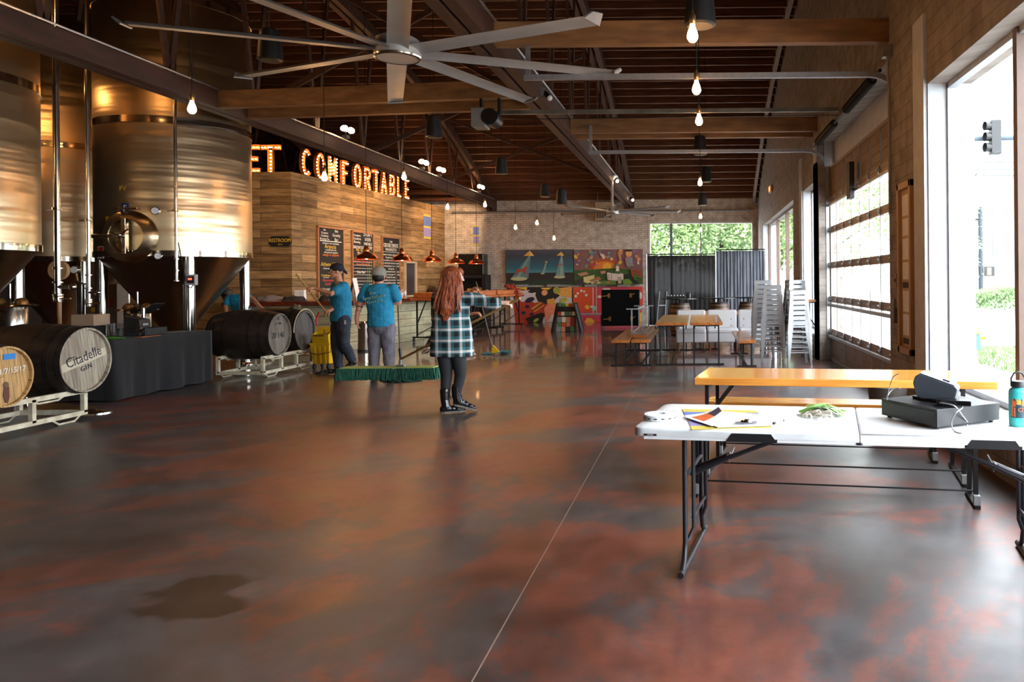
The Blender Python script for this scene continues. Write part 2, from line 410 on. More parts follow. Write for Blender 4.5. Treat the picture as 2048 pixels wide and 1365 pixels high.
# windows in the right wall
def win(num, y0, y1, z0, z1, mull, fm):
    fr = MB(); w = .05; x = XO-.2
    for (a, c) in (((x-.04, y0, z0), (x+.04, y0+w, z1)), ((x-.04, y1-w, z0), (x+.04, y1, z1)), ((x-.04, y0, z0), (x+.04, y1, z0+w)), ((x-.04, y0, z1-w), (x+.04, y1, z1))): fr.box2(a, c)
    o = struct(fr.build('window_%d' % num, fm, smooth=False))
    for y in mull: MB().box2((x-.05, y-.04, z0), (x+.05, y+.04, z1)).build('window_mullion', fm, o, smooth=False)
    MB().box2((x-.003, y0+w, z0+w), (x+.003, y1-w, z1-w)).build('window_pane', M['glass'], o)
    MB().box2((XW-.03, y0-.02, z0-.04), (x-.04, y1+.02, z0)).build('window_sill', M['stucco_light'], o, smooth=False)
wf = mat('window_frame_grey', '#a3a8ad', .4, .3); wf2 = mat('window_frame_brown', '#5a4335', .5)
win(2, -.5, 7.15, .45, 3.32, (1.2,), wf)
o = bpy.data.objects['window_2']
MB().box2((XO-.26, 5.52, .45), (XO-.14, 5.59, 3.32)).build('window_mullion', wf2, o, smooth=False)
win(3, 14.0, 15.6, .45, 3.3, (14.8,), wf)
win(4, 17.2, 25.2, .45, 3.3, (18.6, 20.2, 22.6), wf2)

# ---------------------------------------------------------------- roof trusses
ZC = 4.17
def truss(x, y0, label, rail=True):
    t = thing('roof_truss', (x, YB, ZC), label, 'roof truss', 'bowstring roof trusses')
    o = (x, YB, ZC)
    b = MB()
    for dx in (-.09, .09): b.box2((x+dx-.065, y0, ZC), (x+dx+.065, YB, ZC+.26))
    b.build('bottom_chord', M['chord'], t, o, smooth=False)
    b = MB(); n = 40
    pp = [Vector((x, y0+(YB-y0)*i/n, zr(y0+(YB-y0)*i/n)-.28)) for i in range(n+1)]
    for i in range(n):
        for dx in (-.09, .09): b.beam(pp[i]+Vector((dx, 0, 0)), pp[i+1]+Vector((dx, 0, 0)), .12, .24)
    b.build('top_chord', M['chord'], t, o, smooth=False)
    ys = [YB-2.35-i*2.05 for i in range(13)]
    for i, y in enumerate(ys):
        if y < y0+.5: break
        for y2 in ((y+.5), (y-.5)):
            top = Vector((x, y2, zr(y2)-.3))
            if top.z < ZC+.5 or y2 > YB-.6: continue
            b = MB(); b.beam((x, y, ZC+.2), top, .04, .09)
            b.build('web_member', M['chord'], t, o, smooth=False)
    if rail:
        MB().tube([(x+.17, y0, ZC+.28), (x+.17, YB-.2, ZC+.28)], .017, 6).build('conduit', M['conduit'], t, o, label='bright metal conduit along the chord')
    return t
truss(-2.45, YF, 'central bowstring roof truss, its chord passing above the far ceiling fan')
truss(-7.45, YF, 'bowstring roof truss running away past the steel tanks and lit letters')
truss(-12.45, YF, 'bowstring roof truss in the dark behind the steel tanks', False)

def xbeam(x0, x1, y, z, h=.26, w=.13, dy=0, label='', m='beam'):
    o = ((x0+x1)/2, y, z)
    b = MB().beam((x0, y-dy/2, z+h/2), (x1, y+dy/2, z+h/2), w, h).build('tie_beam', M[m], None, o, bevel=.006, smooth=False)
    return tag(b, label, 'beam', 'timber tie beams between the trusses')
xbeam(-2.3, XW, 8.6, ZC, .27, label='nearest orange brown timber tie beam crossing above the garage door')
xbeam(-2.3, XW, 13.7, ZC, .26, label='timber tie beam crossing below the roof beyond the garage door, front one of the pair')
xbeam(-2.3, XW, 14.25, ZC, .2, label='timber tie beam just behind the front one of the pair beyond the garage door')
xbeam(-7.3, -2.6, 11.25, ZC, .26, dy=-.5, label='timber tie beam under the big fan, front one of the pair left of the central truss')
xbeam(-7.3, -2.6, 12.0, ZC, .22, dy=-.5, label='timber tie beam under the big fan, rear one of the pair left of the central truss')
xbeam(-7.3, -2.6, 5.9, ZC+.25, .26, label='near timber tie beam at the top left of the picture', m='beam') if False else None
# diagonal sway bracing between trusses
for k, (a, c, lb) in enumerate([
    ((-7.3, 17.0, 4.5), (-2.6, 17.6, 6.8), 'thin dark diagonal brace rising to the right beyond the big fan'),
    ((-7.3, 21.0, 6.2), (-2.6, 21.3, 4.4), 'thin dark diagonal brace falling to the right toward the far fan'),
    ((-7.3, 22.0, 4.5), (-2.6, 21.8, 6.2), 'thin dark diagonal brace rising to the right toward the far fan'),
    ((-7.3, 12.5, 7.1), (-2.6, 12.4, 4.4), 'diagonal brace falling to the right behind the big fan'),
    ((-7.3, 12.6, 4.5), (-2.6, 12.7, 7.1), 'diagonal brace rising to the right behind the big fan')]):
    tag(MB().beam(a, c, .05, .09).build('sway_brace', M['chord'], None, a, smooth=False), lb, 'brace', 'diagonal braces between the trusses')

# ---------------------------------------------------------------- ceiling fans
def blade(name, L, w, tip):
    b = MB(); n = 10; prof = [(-.5, 0.0), (-.2, .028), (.15, .03), (.5, -.012), (.15, .008), (-.2, .006)]
    vs = []
    for i in range(n+1):
        t = i/n; x = .2 + (L-.2)*t; ww = w*(1-.12*t)
        for (u, v) in prof: vs.append((x, u*ww, v - u*ww*.12))
    m = len(prof); fs = []
    for i in range(n):
        for k in range(m): l = (k+1) % m; fs.append((i*m+k, i*m+l, (i+1)*m+l, (i+1)*m+k))
    fs.append(tuple(range(m))); fs.append(tuple(n*m+k for k in range(m)))
    b.add(vs, fs)
    t = MB()
    t.prism([(L-.02, -.5*w, .0), (L+.06, -.42*w, .05), (L+.10, .1*w, .06), (L+.02, .46*w, -.02)], (.012, 0, -.012))
    return b, t
def fan(loc, L, w, phi, hubr, label, drop, n=8):
    t = thing('ceiling_fan', loc, label, 'ceiling fan')
    MB().lathe([(0, -.075), (hubr*.86, -.075), (hubr*.98, -.05), (hubr*1.0, .03), (hubr*.9, .06), (hubr*.9, .12), (hubr*.7, .15), (0, .15)], n=40).build('motor_hub', M['fanblade'], t)
    MB().lathe([(hubr*.9, -.079), (hubr*.99, -.07), (hubr*1.02, -.055), (hubr*.99, -.05)], n=40, cap=False).build('chrome_ring', M['pipe'], t, label='polished ring around the hub')
    MB().cyl((0, 0, .14), (0, 0, drop), .035, 12).build('down_rod', M['galv'], t)
    MB().lathe([(.16, drop-.03), (.17, drop), (.06, drop-.12)], n=16).build('mounting_plate', M['galv'], t)
    bb, tt = blade('b', L, w, .1)
    b0 = bb.build('fan_blade', M['fanblade'], t); t0 = tt.build('winglet', M['steelgrey'], b0)
    b0.rotation_euler = (0, 0, phi)
    for k in range(1, n):
        c = b0.copy(); COL.objects.link(c); c.rotation_euler = (0, 0, phi+2*pi*k/n)
        d = t0.copy(); COL.objects.link(d); d.parent = c
    return t
fan((-3.08, 7.74, 3.86), 2.3, .21, R(22.5), .235, 'large silver eight-bladed ceiling fan nearest the viewer', 2.6)
fan((-2.3, 20.3, 3.36), 1.78, .15, R(12), .17, 'distant silver ceiling fan hanging below the central truss near the brick wall', .95)

# ---------------------------------------------------------------- light bulbs
M['bulb'] = emat('warm_bulb_glow', (1.0, .47, .15, 1), 160)
M['bulb_small'] = emat('marquee_bulb_glow', (1.0, .50, .17, 1), 40)
M['flood'] = emat('flood_lamp_glow', (1.0, .55, .26, 1), 70)
M['brass'] = mat('brass_socket', '#9b7a4a', .35, .9)
M['rust'] = mat('marquee_rust', '#c4702f', .5, .3, c2='#8d4317', ns=9)
def bulb_thing(p, Ytop, label, s=1.0):
    t = thing('pendant_bulb', p, label, 'light bulb', 'bare filament bulbs on cords')
    MB().lathe([(0, -.075*s), (.018*s, -.072*s), (.031*s, -.055*s), (.034*s, -.038*s), (.028*s, -.012*s), (.016*s, .02*s), (.013*s, .04*s)], n=16).build('glass_bulb', M['bulb'], t)
    MB().lathe([(.016*s, .035*s), (.021*s, .045*s), (.021*s, .085*s), (.012*s, .10*s), (.006*s, .12*s)], n=12).build('socket', M['brass'], t)
    MB().cyl((0, 0, .11*s), (0, 0, Ytop-p[2]), .005, 6).build('cord', M['blackmetal'], t)
BULB = [  # px, py, depth, label
 (1385, 60, 5.25, 'nearest and largest glowing bare bulb, hanging over the timber tie beam'),
 (1393, 170, 6.7, 'second glowing bulb from the viewer in the right-hand row'),
 (1398, 235, 8.1, 'third glowing bulb from the viewer in the right-hand row'),
 (1400, 362, 13.2, 'fourth glowing bulb in the right-hand row, against the far roof joists'),
 (1401, 431, 19.5, 'glowing bulb in the right-hand row just above the back window'),
 (1402, 458, 23.5, 'glowing bulb in front of the back window, upper one'),
 (384, 210, 7.4, 'glowing bulb in front of the big steel tank under the left truss'),
 (649, 350, 10.5, 'glowing bulb hanging before the letters C and O'),
 (808, 350, 13.0, 'glowing bulb hanging before the last letters of the sign'),
 (895, 412, 18.0, 'glowing bulb left of centre above the corner of the plank wall'),
 (970, 407, 18.0, 'glowing bulb hanging right of the flood lamps before the brick wall'),
 (1031, 453, 21.0, 'glowing bulb above the left painting, leftmost of three low ones'),
 (1074, 444, 21.0, 'glowing bulb above the paintings, middle of three low ones'),
 (1108, 475, 23.0, 'glowing bulb just above the paintings, lowest of three')]
for k_, q_ in ((0, (-9.5, 5.2, 3.7)), (2, (-11.8, 8.0, 4.6)), (4, (-11.5, 11.6, 4.9)), (6, (-7.6, 8.6, 5.2))):  # extra unseen bulbs, added to give the tanks a golden tone
    bulb_thing(Vector(q_), zr(q_[1])+.1, 'unseen bare bulb added as warm fill %s' % ('over the near tanks', 'above the camera left', 'behind the leftmost tank', 'above the camera', 'between the tank rows', 'over the near right floor', 'in the roof above the big tank')[k_], 1.6)
for (x, y, Y, lb) in BULB:
    p = P(x, y, Y); bulb_thing(p, zr(Y)+.1, lb, 1.15)

# ---------------------------------------------------------------- hanging loudspeakers
def speaker(p, label, s=1.0):
    t = thing('pendant_speaker', p, label, 'loudspeaker', 'black pendant loudspeakers')
    MB().lathe([(0, -.17*s), (.12*s, -.17*s), (.135*s, -.16*s), (.13*s, -.05*s), (.105*s, .17*s), (.09*s, .185*s), (0, .185*s)], n=24).build('cabinet', M['black'], t)
    MB().lathe([(0, -.176*s), (.11*s, -.176*s), (.115*s, -.17*s)], n=24).build('grille', mat('speaker_grille', '#2a2522', .6), t)
    MB().cyl((0, 0, .18*s), (0, 0, zr(p[1])+.1-p[2]), .006, 6).build('cord', M['blackmetal'], t)
for (x, y, Y, lb) in [(1400, 12, 6.3, 'black pendant loudspeaker behind the nearest bulb at the top'), (540, 92, 8.5, 'black pendant loudspeaker left of the big fan'),
    (868, 255, 12.2, 'black pendant loudspeaker right of the fan below the tie beams'), (1003, 333, 16.5, 'black pendant loudspeaker between the left braces, beyond the motor'),
    (1090, 382, 20.5, 'small black pendant loudspeaker, left of the two above the paintings'), (1123, 394, 18, 'black pendant loudspeaker, right of the two above the paintings'),
    (1400, 292, 14, 'black pendant loudspeaker just above the far garage rail'), (1412, 350, 17.5, 'black pendant loudspeaker beside the fourth bulb'), (1405, 399, 21.5, 'black pendant loudspeaker above the back window')]:
    speaker(P(x, y, Y), lb, .98)

# ---------------------------------------------------------------- flood lamps on the left truss
def floods(p, label):
    t = thing('twin_flood_lamp', p, label, 'flood lamp', 'twin flood lamps on the left truss')
    MB().box((0, 0, 0), (.1, .14, .06)).build('junction_box', M['galv'], t)
    for s, a in ((-1, -.5), (1, .6)):
        d = Vector((.35, s*.8, .9)).normalized()
        MB().cyl((0, s*.05, .02), d*.14, .018, 8).build('lamp_arm', M['blackmetal'], t)
        q = d*.14; e = Vector((.35+.25*s, -.75, .35)).normalized()
        b = MB().tube([q, q+e*.05, q+e*.11], [.03, .045, .075], 14); b.build('lamp_head', M['white'], t)
        MB().tube([q+e*.111, q+e*.13], [.073, .05], 14).build('lamp_face', M['flood'], t)
def floodlight(par, loc, target, w, size=R(110)):
    d = bpy.data.lights.new('flood_light', 'SPOT'); d.energy = w; d.color = (1, .62, .33); d.spot_size = size; d.spot_blend = .7; d.shadow_soft_size = .06
    o = bpy.data.objects.new('flood_light', d); COL.objects.link(o); o.parent = par; o.location = loc
    o.rotation_euler = (Vector(target)-Vector(par.location)-Vector(loc)).to_track_quat('-Z', 'Y').to_euler()
for (x, y, lb) in [(690, 292, 'twin flood lamps above the letters M and F'), (843, 347, 'twin flood lamps above the last letter of the sign'), (878, 378, 'twin flood lamps beyond the end of the sign'), (958, 386, 'farthest twin flood lamps near the end of the left truss')]:
    a, _ = U(x, y); Y = -7.3*F/a; floods((-7.28, Y, ZC+.34), lb); fl_ = [o for o in bpy.data.objects if o.name.startswith('twin_flood_lamp')][-1]; floodlight(fl_, (-.25, .1, .25), (-9.6, Y+1.5, 2.0), 260)
for (x, y, lb) in [(1228, 347, 'small spot lamp on the central truss just above the far fan'), (1260, 385, 'small spot lamp on the central truss near its far end'), (1088, 160, 'small spot lamp on the central truss beside the near fan blade tip')]:
    a, _ = U(x, y); Y = -2.25*F/a; p = (-2.25, Y, ZC+.12)
    t = thing('spot_lamp', p, lb, 'spot lamp', 'spot lamps on the central truss')
    MB().box((-.02, 0, 0), (.05, .08, .1)).build('bracket', M['galv'], t)
    MB().tube([(0, 0, -.02), (.08, -.04, -.1)], [.03, .045], 12).build('lamp_head', M['black'], t)
    MB().ball((.09, -.045, -.115), .042, 12, 8).build('lamp_face', M['flood'] if y > 200 else M['white'], t)

# door operator motor
t = thing('door_operator', P(972, 238, 11.1), 'grey garage door opener motor hanging under the roof right of the big fan', 'motor')
MB().box((-.08, 0, 0), (.2, .3, .28)).build('motor_housing', mat('opener_grey', '#6f6f6a', .5), t, bevel=.01)
MB().cyl((.1, -.18, 0), (.1, .14, 0), .12, 20).build('motor_drum', M['blackmetal'], t)
MB().box((-.05, -.05, .3), (.03, .1, .5)).box((.22, -.07, .3), (.03, .1, .5)).build('hanger', M['blackmetal'], t)
t2 = thing('door_opener_rail', (0, 11.1, 3.98), 'dark horizontal opener rail crossing from the motor to the garage door', 'rail')
MB().box2((-2.95, -.025, -.03), (2.1, .025, .03)).build('rail_bar', mat('rail_worn', '#8a8578', .4, .6, c2='#4c4a44', ns=2), t2)
MB().cyl((-2.7, .05, -.09), (2.1, .05, -.07), .006, 6).build('chain', M['blackmetal'], t2)

# unit heater on back wall
p = P(1208, 425, YB-.6)
t = thing('unit_heater', p, 'beige louvred unit heater hanging on the brick wall behind the far fan', 'heater')
MB().box2((-.33, 0, -.3), (.33, .5, .38)).build('housing', mat('heater_beige', '#a08f7a', .6), t, bevel=.02)
b = MB().box2((-.27, -.015, -.2), (.27, .0, .15)); b.build('outlet', mat('heater_dark', '#2b1c12', .7), t)
b = MB()
for i in range(6): b.box2((-.28, -.04, -.21+i*.07), (.28, -.01, -.195+i*.07))
for i in range(7): b.box2((-.28+i*.09, -.035, -.2), (-.265+i*.09, -.01, .15))
b.build('louvre', mat('heater_louvre', '#b6a48d', .5), t)
MB().cyl((-.25, .2, .38), (-.25, .2, 1.3), .01, 6).cyl((.25, .2, .38), (.25, .2, 1.3), .01, 6).build('hanger', M['galv'], t)

# ---------------------------------------------------------------- steel fermenting tanks
ZRING, ZTOP = 1.95, 6.15
def tank(cx, cy, r, rot, label, manway=False, zr_=ZRING, detail=True):
    t = thing('fermenter_tank', (cx, cy, 0), label, 'tank', 'tall conical steel tanks', rz=0)
    MB().lathe([(r, zr_), (r, ZTOP)], n=96, cap=False).build('shell', M['tank'], t)
    MB().lathe([(r, ZTOP+.0), (r*.97, ZTOP+.15), (r*.8, ZTOP+.38), (r*.4, ZTOP+.55), (.12, ZTOP+.58), (0, ZTOP+.58)], n=64).build('dome', M['cone'], t)
    for z, hh in ((zr_-.02, .1), (4.06, .12), (ZTOP-.1, .12)):
        MB().lathe([(r+.001, z), (r+.014, z+.005), (r+.014, z+hh-.005), (r+.001, z+hh)], n=96, cap=False).build('weld_band', M['tankband'], t)
    MB().lathe([(r, zr_), (r*.94, zr_-.06), (.17, .62), (.12, .5), (.05, .48), (0, .48)], n=64, cap=False).build('cone', M['cone'], t)
    MB().cyl((0, 0, .34), (0, 0, .5), .05, 16).build('outlet_pipe', M['pipe'], t)
    for k in range(4):
        a = rot+k*pi/2; x, y = cos(a)*(r-.1), sin(a)*(r-.1)
        lg = MB().cyl((x, y, .05), (x, y, zr_+.02 if True else 0), .087, 24).build('leg', M['pipe'], t)
        MB().lathe([(.18, 0), (.18, .02), (.1, .05), (.1, .06)], (x, y, 0), n=24).build('foot_plate', M['pipe'], lg)
    return t
TA = (-9.03, 13.0); RA = 1.13
dirA = atan2(-TA[1], -TA[0])   # towards camera
tA = tank(TA[0], TA[1], RA, dirA+R(9), 'largest steel tank in view, with a round manway door and the letters FV')
tB = tank(-9.87, 9.57, 1.13, dirA+R(40), 'steel tank cut off by the left edge behind the barrels')
tC = tank(-12.6, 14.9, 1.13, dirA+R(20), 'steel tank in the back row, seen between the two front tanks')
tD = tank(-12.5, 18.6, 1.13, dirA+R(20), 'steel tank in the back row hidden behind the largest one') if False else None
# details on the largest tank : frame facing the camera
def shellpt(x, y, c=TA, r=RA, off=0.0):
    a, b_ = U(x, y); k = a/F
    # ray (k Y, Y) meets circle
    A = k*k+1; B = -2*(k*c[0]+c[1]); C_ = c[0]**2+c[1]**2-(r+off)**2
    Y = (-B-sqrt(max(B*B-4*A*C_, 0)))/(2*A)
    p = Vector((k*Y, Y, H-b_/F*Y)); n = Vector((p.x-c[0], p.y-c[1], 0)).normalized()
    return p, n
def frame_at(p, n):
    z = Vector((0, 0, 1)); x = z.cross(n).normalized()   # right as seen from outside
    return Matrix((( x.x, n.x, 0), (x.y, n.y, 0), (x.z, n.z, 1)))
def local(bld, p, n, par, name, m, **kw):
    """built with x = along shell, y = outward, z = up"""
    Fm = frame_at(p, n); bld.v = [tuple(Vector(p) + Fm @ Vector(v)) for v in bld.v]
    return bld.build(name, m, par, tuple(par.location), **kw)
p, n = shellpt(258, 473)
mw = local(MB().lathe([(.41, -.15), (.41, .02), (.40, .035), (.29, .075), (.275, .08), (.265, .07), (.26, -.12)], (0, 0, 0), n=48, axis='Y', cap=False), p, n, tA, 'manway_collar', M['tank'])
local(MB().lathe([(0, -.06), (.12, -.065), (.23, -.1), (.262, -.11)], (0, 0, 0), n=40, axis='Y', cap=False), p, n, tA, 'manway_door', mat('dark_door_steel', '#6b5f50', .18, 1))
local(MB().box2((-.035, .05, -.28), (.035, .13, .28)), p, n, tA, 'clamp_bar', M['tankband'], bevel=.006)
local(MB().box2((-.52, .06, -.03), (-.02, .09, .03)), p, n, tA, 'hinge_arm', M['pipe'], bevel=.004)
b = MB().cyl((0, .1, 0), (0, .24, 0), .025, 12)
for k in range(3): q = R(40+120*k); b.cyl((0, .19, 0), (cos(q)*.16, .19, sin(q)*.16), .011, 8)
local(b, p, n, tA, 'hand_wheel', M['pipe'])
local(MB().cyl((-.16, .05, .44), (.16, .05, .44), .014, 8).cyl((-.1, 0, .44), (-.1, .07, .44), .02, 8), p, n, tA, 'hinge_pin', M['pipe'])
def dial(x, y, r, par, c=TA, rr=RA):
    p, n = shellpt(x, y, c, rr)
    local(MB().cyl((0, 0, 0), (0, .1, 0), .02, 8), p, n, par, 'gauge_stem', M['pipe'])
    g = local(MB().lathe([(0, .08), (r, .08), (r, .13), (r*.85, .135)], n=24, axis='Y', cap=False), p, n, par, 'gauge', M['pipe'])
    f = MB().lathe([(0, .131), (r*.86, .131)], n=24, axis='Y', cap=False); local(f, p, n, g, 'gauge_face', M['white']) if False else local(f, p, n, par, 'gauge_face', M['white'])
dial(315, 423, .062, tA)
dial(320, 513, .055, tA)
p, n = shellpt(251, 417); local(MB().box2((-.055, .0, -.08), (.055, .012, .08)), p, n, tA, 'letter_plate', mat('navy_plate', '#1d2c58', .5))
def text(body, size, m, par, origin, name='lettering', ext=.002, align='CENTER', Mx=None, o=(0, 0, 0), spacing=1.0, sx=1.0, label=None):
    """text mesh; Mx maps text plane (x right, y up, z out) to world"""
    cu = bpy.data.curves.new('t', 'FONT'); cu.body = body; cu.size = size; cu.extrude = ext; cu.align_x = align; cu.align_y = 'CENTER'; cu.resolution_u = 2; cu.space_character = spacing
    ob = bpy.data.objects.new('t', cu); COL.objects.link(ob)
    dg = bpy.context.evaluated_depsgraph_get(); dg.update()
    me = bpy.data.meshes.new_from_object(ob.evaluated_get(dg)); bpy.data.objects.remove(ob)
    T = Matrix.Translation(Vector(origin)) @ (Mx.to_4x4() if Mx else Matrix.Identity(4)) @ Matrix.Diagonal((sx, 1, 1, 1))
    me.transform(Matrix.Translation(-Vector(o)) @ T); me.materials.clear(); me.materials.append(m); me.name = name
    ob = bpy.data.objects.new(name, me); COL.objects.link(ob)
    if par: ob.parent = par
    else: ob.location = Vector(o)
    if label: ob['label'] = label
    return ob
def wallM(n):
    n = Vector(n).normalized(); z = Vector((0, 0, 1)); x = z.cross(n).normalized(); u = n.cross(x)
    return Matrix((x, u, n)).transposed()
M['ink_yellow'] = mat('yellow_marking', '#c9a21c', .5)
M['chalk'] = mat('white_chalk', '#e8e4da', .8)
text('F', .13, M['chalk'], tA, p+n*.013, Mx=wallM(n), o=tA.location, name='letter')
for (x, y, s, sz) in ((245, 377, 'FV', .11), (228, 392, 'WERTS', .06)):
    p, n = shellpt(x, y, off=.002); 
    if s == 'FV': text(s, sz, M['ink_yellow'], tA, p, Mx=wallM(n), o=tA.location, name='tank_marking')
p, n = shellpt(215, 440); local(MB().box2((-.035, 0, -.055), (.035, .004, .055)), p, n, tA, 'yellow_tag', M['ink_yellow'])
p, n = shellpt(202, 505); sg = local(MB().box2((-.09, 0, -.1), (.09, .006, .1)), p, n, tA, 'warning_sign', M['white'])
local(MB().box2((-.07, .006, .02), (.07, .008, .08)), p, n, tA, 'sign_header', mat('danger_red', '#b8301c', .5))
for k in range(3): local(MB().box2((-.06, .006, -.03-k*.022), (.05, .008, -.02-k*.022)), p, n, tA, 'sign_text', M['black'])
# controller on the front leg
pc = P(384, 560, 11.75)
bx = MB().box(pc, (.15, .07, .17)); bx.build('controller_box', mat('control_grey', '#a9abb0', .5), tA, tA.location, bevel=.01)
MB().box(pc+Vector((0, -.037, 0)), (.11, .006, .11)).build('controller_face', mat('control_navy', '#1b2033', .4), tA, tA.location)
MB().box(pc+Vector((-.005, -.042, .012)), (.06, .004, .03)).build('controller_display', emat('red_led', (1, .05, .02, 1), 3), tA, tA.location)
MB().tube([pc+Vector((.02, 0, -.08)), pc+Vector((-.02, 0, -.13)), pc+Vector((-.12, .05, -.1)), pc+Vector((-.2, .1, .2)), pc+Vector((-.35, .2, .6))], .008, 6).build('sensor_cable', M['black'], tA, tA.location)

# upright pipes
def upipe(x, ytop, ybot, Y, r, label, valves=True):
    top, bot = P(x, ytop, Y), P(x+.009*(ybot-ytop), ybot, Y)
    top.x = bot.x = (top.x+bot.x)/2
    top.z = zr(Y)-.1
    t = thing('process_pipe', bot, label, 'pipe', 'upright polished pipes by the tanks')
    b = MB().cyl((0, 0, 0), (0, 0, top.z-bot.z), r, 16)
    b.build('pipe_run', M['pipe'], t)
    for z in (.0, .16, .34): MB().lathe([(r, z-.012), (r*1.7, z-.008), (r*1.7, z+.008), (r, z+.012)], n=16).build('clamp', M['tankband'], t)
    if valves:
        v = MB().lathe([(0, -.07), (r*1.4, -.06), (r*1.6, 0), (r*1.2, .05)], (0, 0, -.03), n=16).cyl((0, 0, .1), (r*5.5, -.03, .1), r*.7, 12).ball((r*6, -.03, .1), r*1.3, 12, 8)
        v.build('valve', M['tankband'], t)
        MB().cyl((0, -.02, -.05), (.2, -.04, -.05), .01, 8).build('valve_handle', M['brass'], t)
    b = MB().cyl((0, 0, 1.1), (-.2, .1, 1.1), .012, 8).lathe([(r, 1.08), (r*1.5, 1.085), (r*1.5, 1.115), (r, 1.12)], n=16)
    b.build('stand_off', M['tankband'], t)
    return t
upipe(111, 100, 590, 9.6, .036, 'thick polished pipe hanging beside the leftmost tank with a valve at its foot')
upipe(172, 0, 600, 10.3, .026, 'thinner polished pipe rising to the roof left of the largest tank')
upipe(348, 0, 562, 11.7, .024, 'slim polished pipe running down in front of the largest tank', False)

# ---------------------------------------------------------------- sectional garage door in the right wall
DY0, DY1, DX = 8.62, 13.58, 2.42
M['door_orange'] = mat('door_rail_paint', '#9a8678', .45, .3)
M['door_panel'] = mat('door_panel_paint', '#8a7258', .5, .2, c2='#6f5a44', ns=6)
M['door_frame'] = mat('door_stile_paint', '#8e8681', .4, .5)
ncol = 8; cw = (DY1-DY0)/ncol
dr = MB(); dr.box2((DX-.02, DY0-.02, 0), (DX+.03, DY0+.05, 3.55)).box2((DX-.02, DY1-.05, 0), (DX+.03, DY1+.02, 3.55))
dr = struct(dr.build('door_1', M['door_frame'], smooth=False))
rows = [(0, .52, 0), (.52, 1.11, 1), (1.11, 1.72, 1), (1.72, 2.36, 1), (2.36, 2.9, 1), (2.9, 3.5, 0)]
for (z0, z1, gl) in rows:
    b = MB(); w = .055
    b.box2((DX-.02, DY0, z0), (DX+.025, DY1, z0+w)); b.box2((DX-.02, DY0, z1-w), (DX+.025, DY1, z1-.004))
    b.build('section_rail', M['door_orange'], dr, smooth=False)
    for k in range(ncol+1):
        y = DY0+k*cw; y = min(max(y, DY0+.03), DY1-.03)
        MB().box2((DX-.018, y-.014, z0+w), (DX+.022, y+.014, z1-w)).build('stile', M['door_frame'], dr, smooth=False)
    for k in range(ncol):
        ya, yb = DY0+k*cw+.02, DY0+(k+1)*cw-.02
        if gl: MB().box2((DX+.0, ya, z0+w-.01), (DX+.004, yb, z1-w+.01)).build('pane', M['glass'], dr, smooth=False)
        else:
            b = MB().box2((DX+.0, ya, z0+w-.01), (DX+.015, yb, z1-w+.01))
            for q in range(3): b.box2((DX-.008, ya+.06, z0+.12+q*.13), (DX+.0, yb-.06, z0+.14+q*.13))
            b.build('door_panel', M['door_panel'], dr, smooth=False)
hb = MB()
for z in (.52, 1.11, 1.72, 2.36, 2.9):
    b = MB()
    for k in range(ncol+1):
        y = min(max(DY0+k*cw, DY0+.06), DY1-.06)
        b.box((DX-.03, y, z), (.02, .05, .1)).cyl((DX-.05, y-.03, z), (DX-.05, y+.03, z), .014, 8)
    b.build('hinge', M['galv'], dr)
for z in (2.78, .98, .42):
    MB().box2((DX-.075, DY0+.02, z), (DX-.02, DY1-.02, z+.05)).build('strut', M['galv'], dr, bevel=.01)
for y, nm in ((DY0-.03, 'a'), (DY1+.03, 'b')):
    b = MB(); r = .38; zt = 3.81
    pts = [(DX-.06, y, .02), (DX-.06, y, zt-r)] + [(DX-.06-r+r*cos(q), y, zt-r+r*sin(q)) for q in [pi/2*i/8 for i in range(1, 9)]] + [(-1.97, y, zt)]
    for i in range(len(pts)-1): b.beam(pts[i], pts[i+1], .06, .055, up=(0, 1, 0))
    t = tag(b.build('door_track', M['galv'], None, (DX-.06, y, 0), smooth=False), 'galvanised track at the %s end of the garage door, curving into an overhead rail' % ('near' if nm == 'a' else 'far'), 'track', 'garage door tracks')
    MB().box2((DX-.12, y-.05, 3.5), (DX+.02, y+.03, 3.98)).build('track_bracket', M['galv'], t, t.location)
    MB().box2((-1.95, y-.02, zt), (-1.9, y+.02, 4.3)).build('track_hanger', M['galv'], t, t.location)
b = MB().cyl((XW-.09, DY0-.02, 3.86), (XW-.09, DY1+.02, 3.86), .02, 10)
ts = tag(b.build('torsion_shaft', M['blackmetal'], None, (XW-.09, DY0, 3.86)), 'torsion bar with dark coiled springs above the garage door', 'spring')
TX = XW-.09
for (a, c) in ((9.0, 10.6), (11.5, 13.1)):
    b = MB(); b.lathe([(.065 if i % 2 else .055, i*.02) for i in range(int((c-a)/.02))], (TX, a, 3.86), n=14, axis='Y'); b.build('spring', M['blackmetal'], ts, ts.location)
tag(MB().box((DX-.11, 11.3, 2.95), (.08, .22, .55)).build('door_controller', M['black'], None, (DX-.11, 11.3, 2.7), bevel=.01), 'black box fixed to the top of the garage door', 'box')

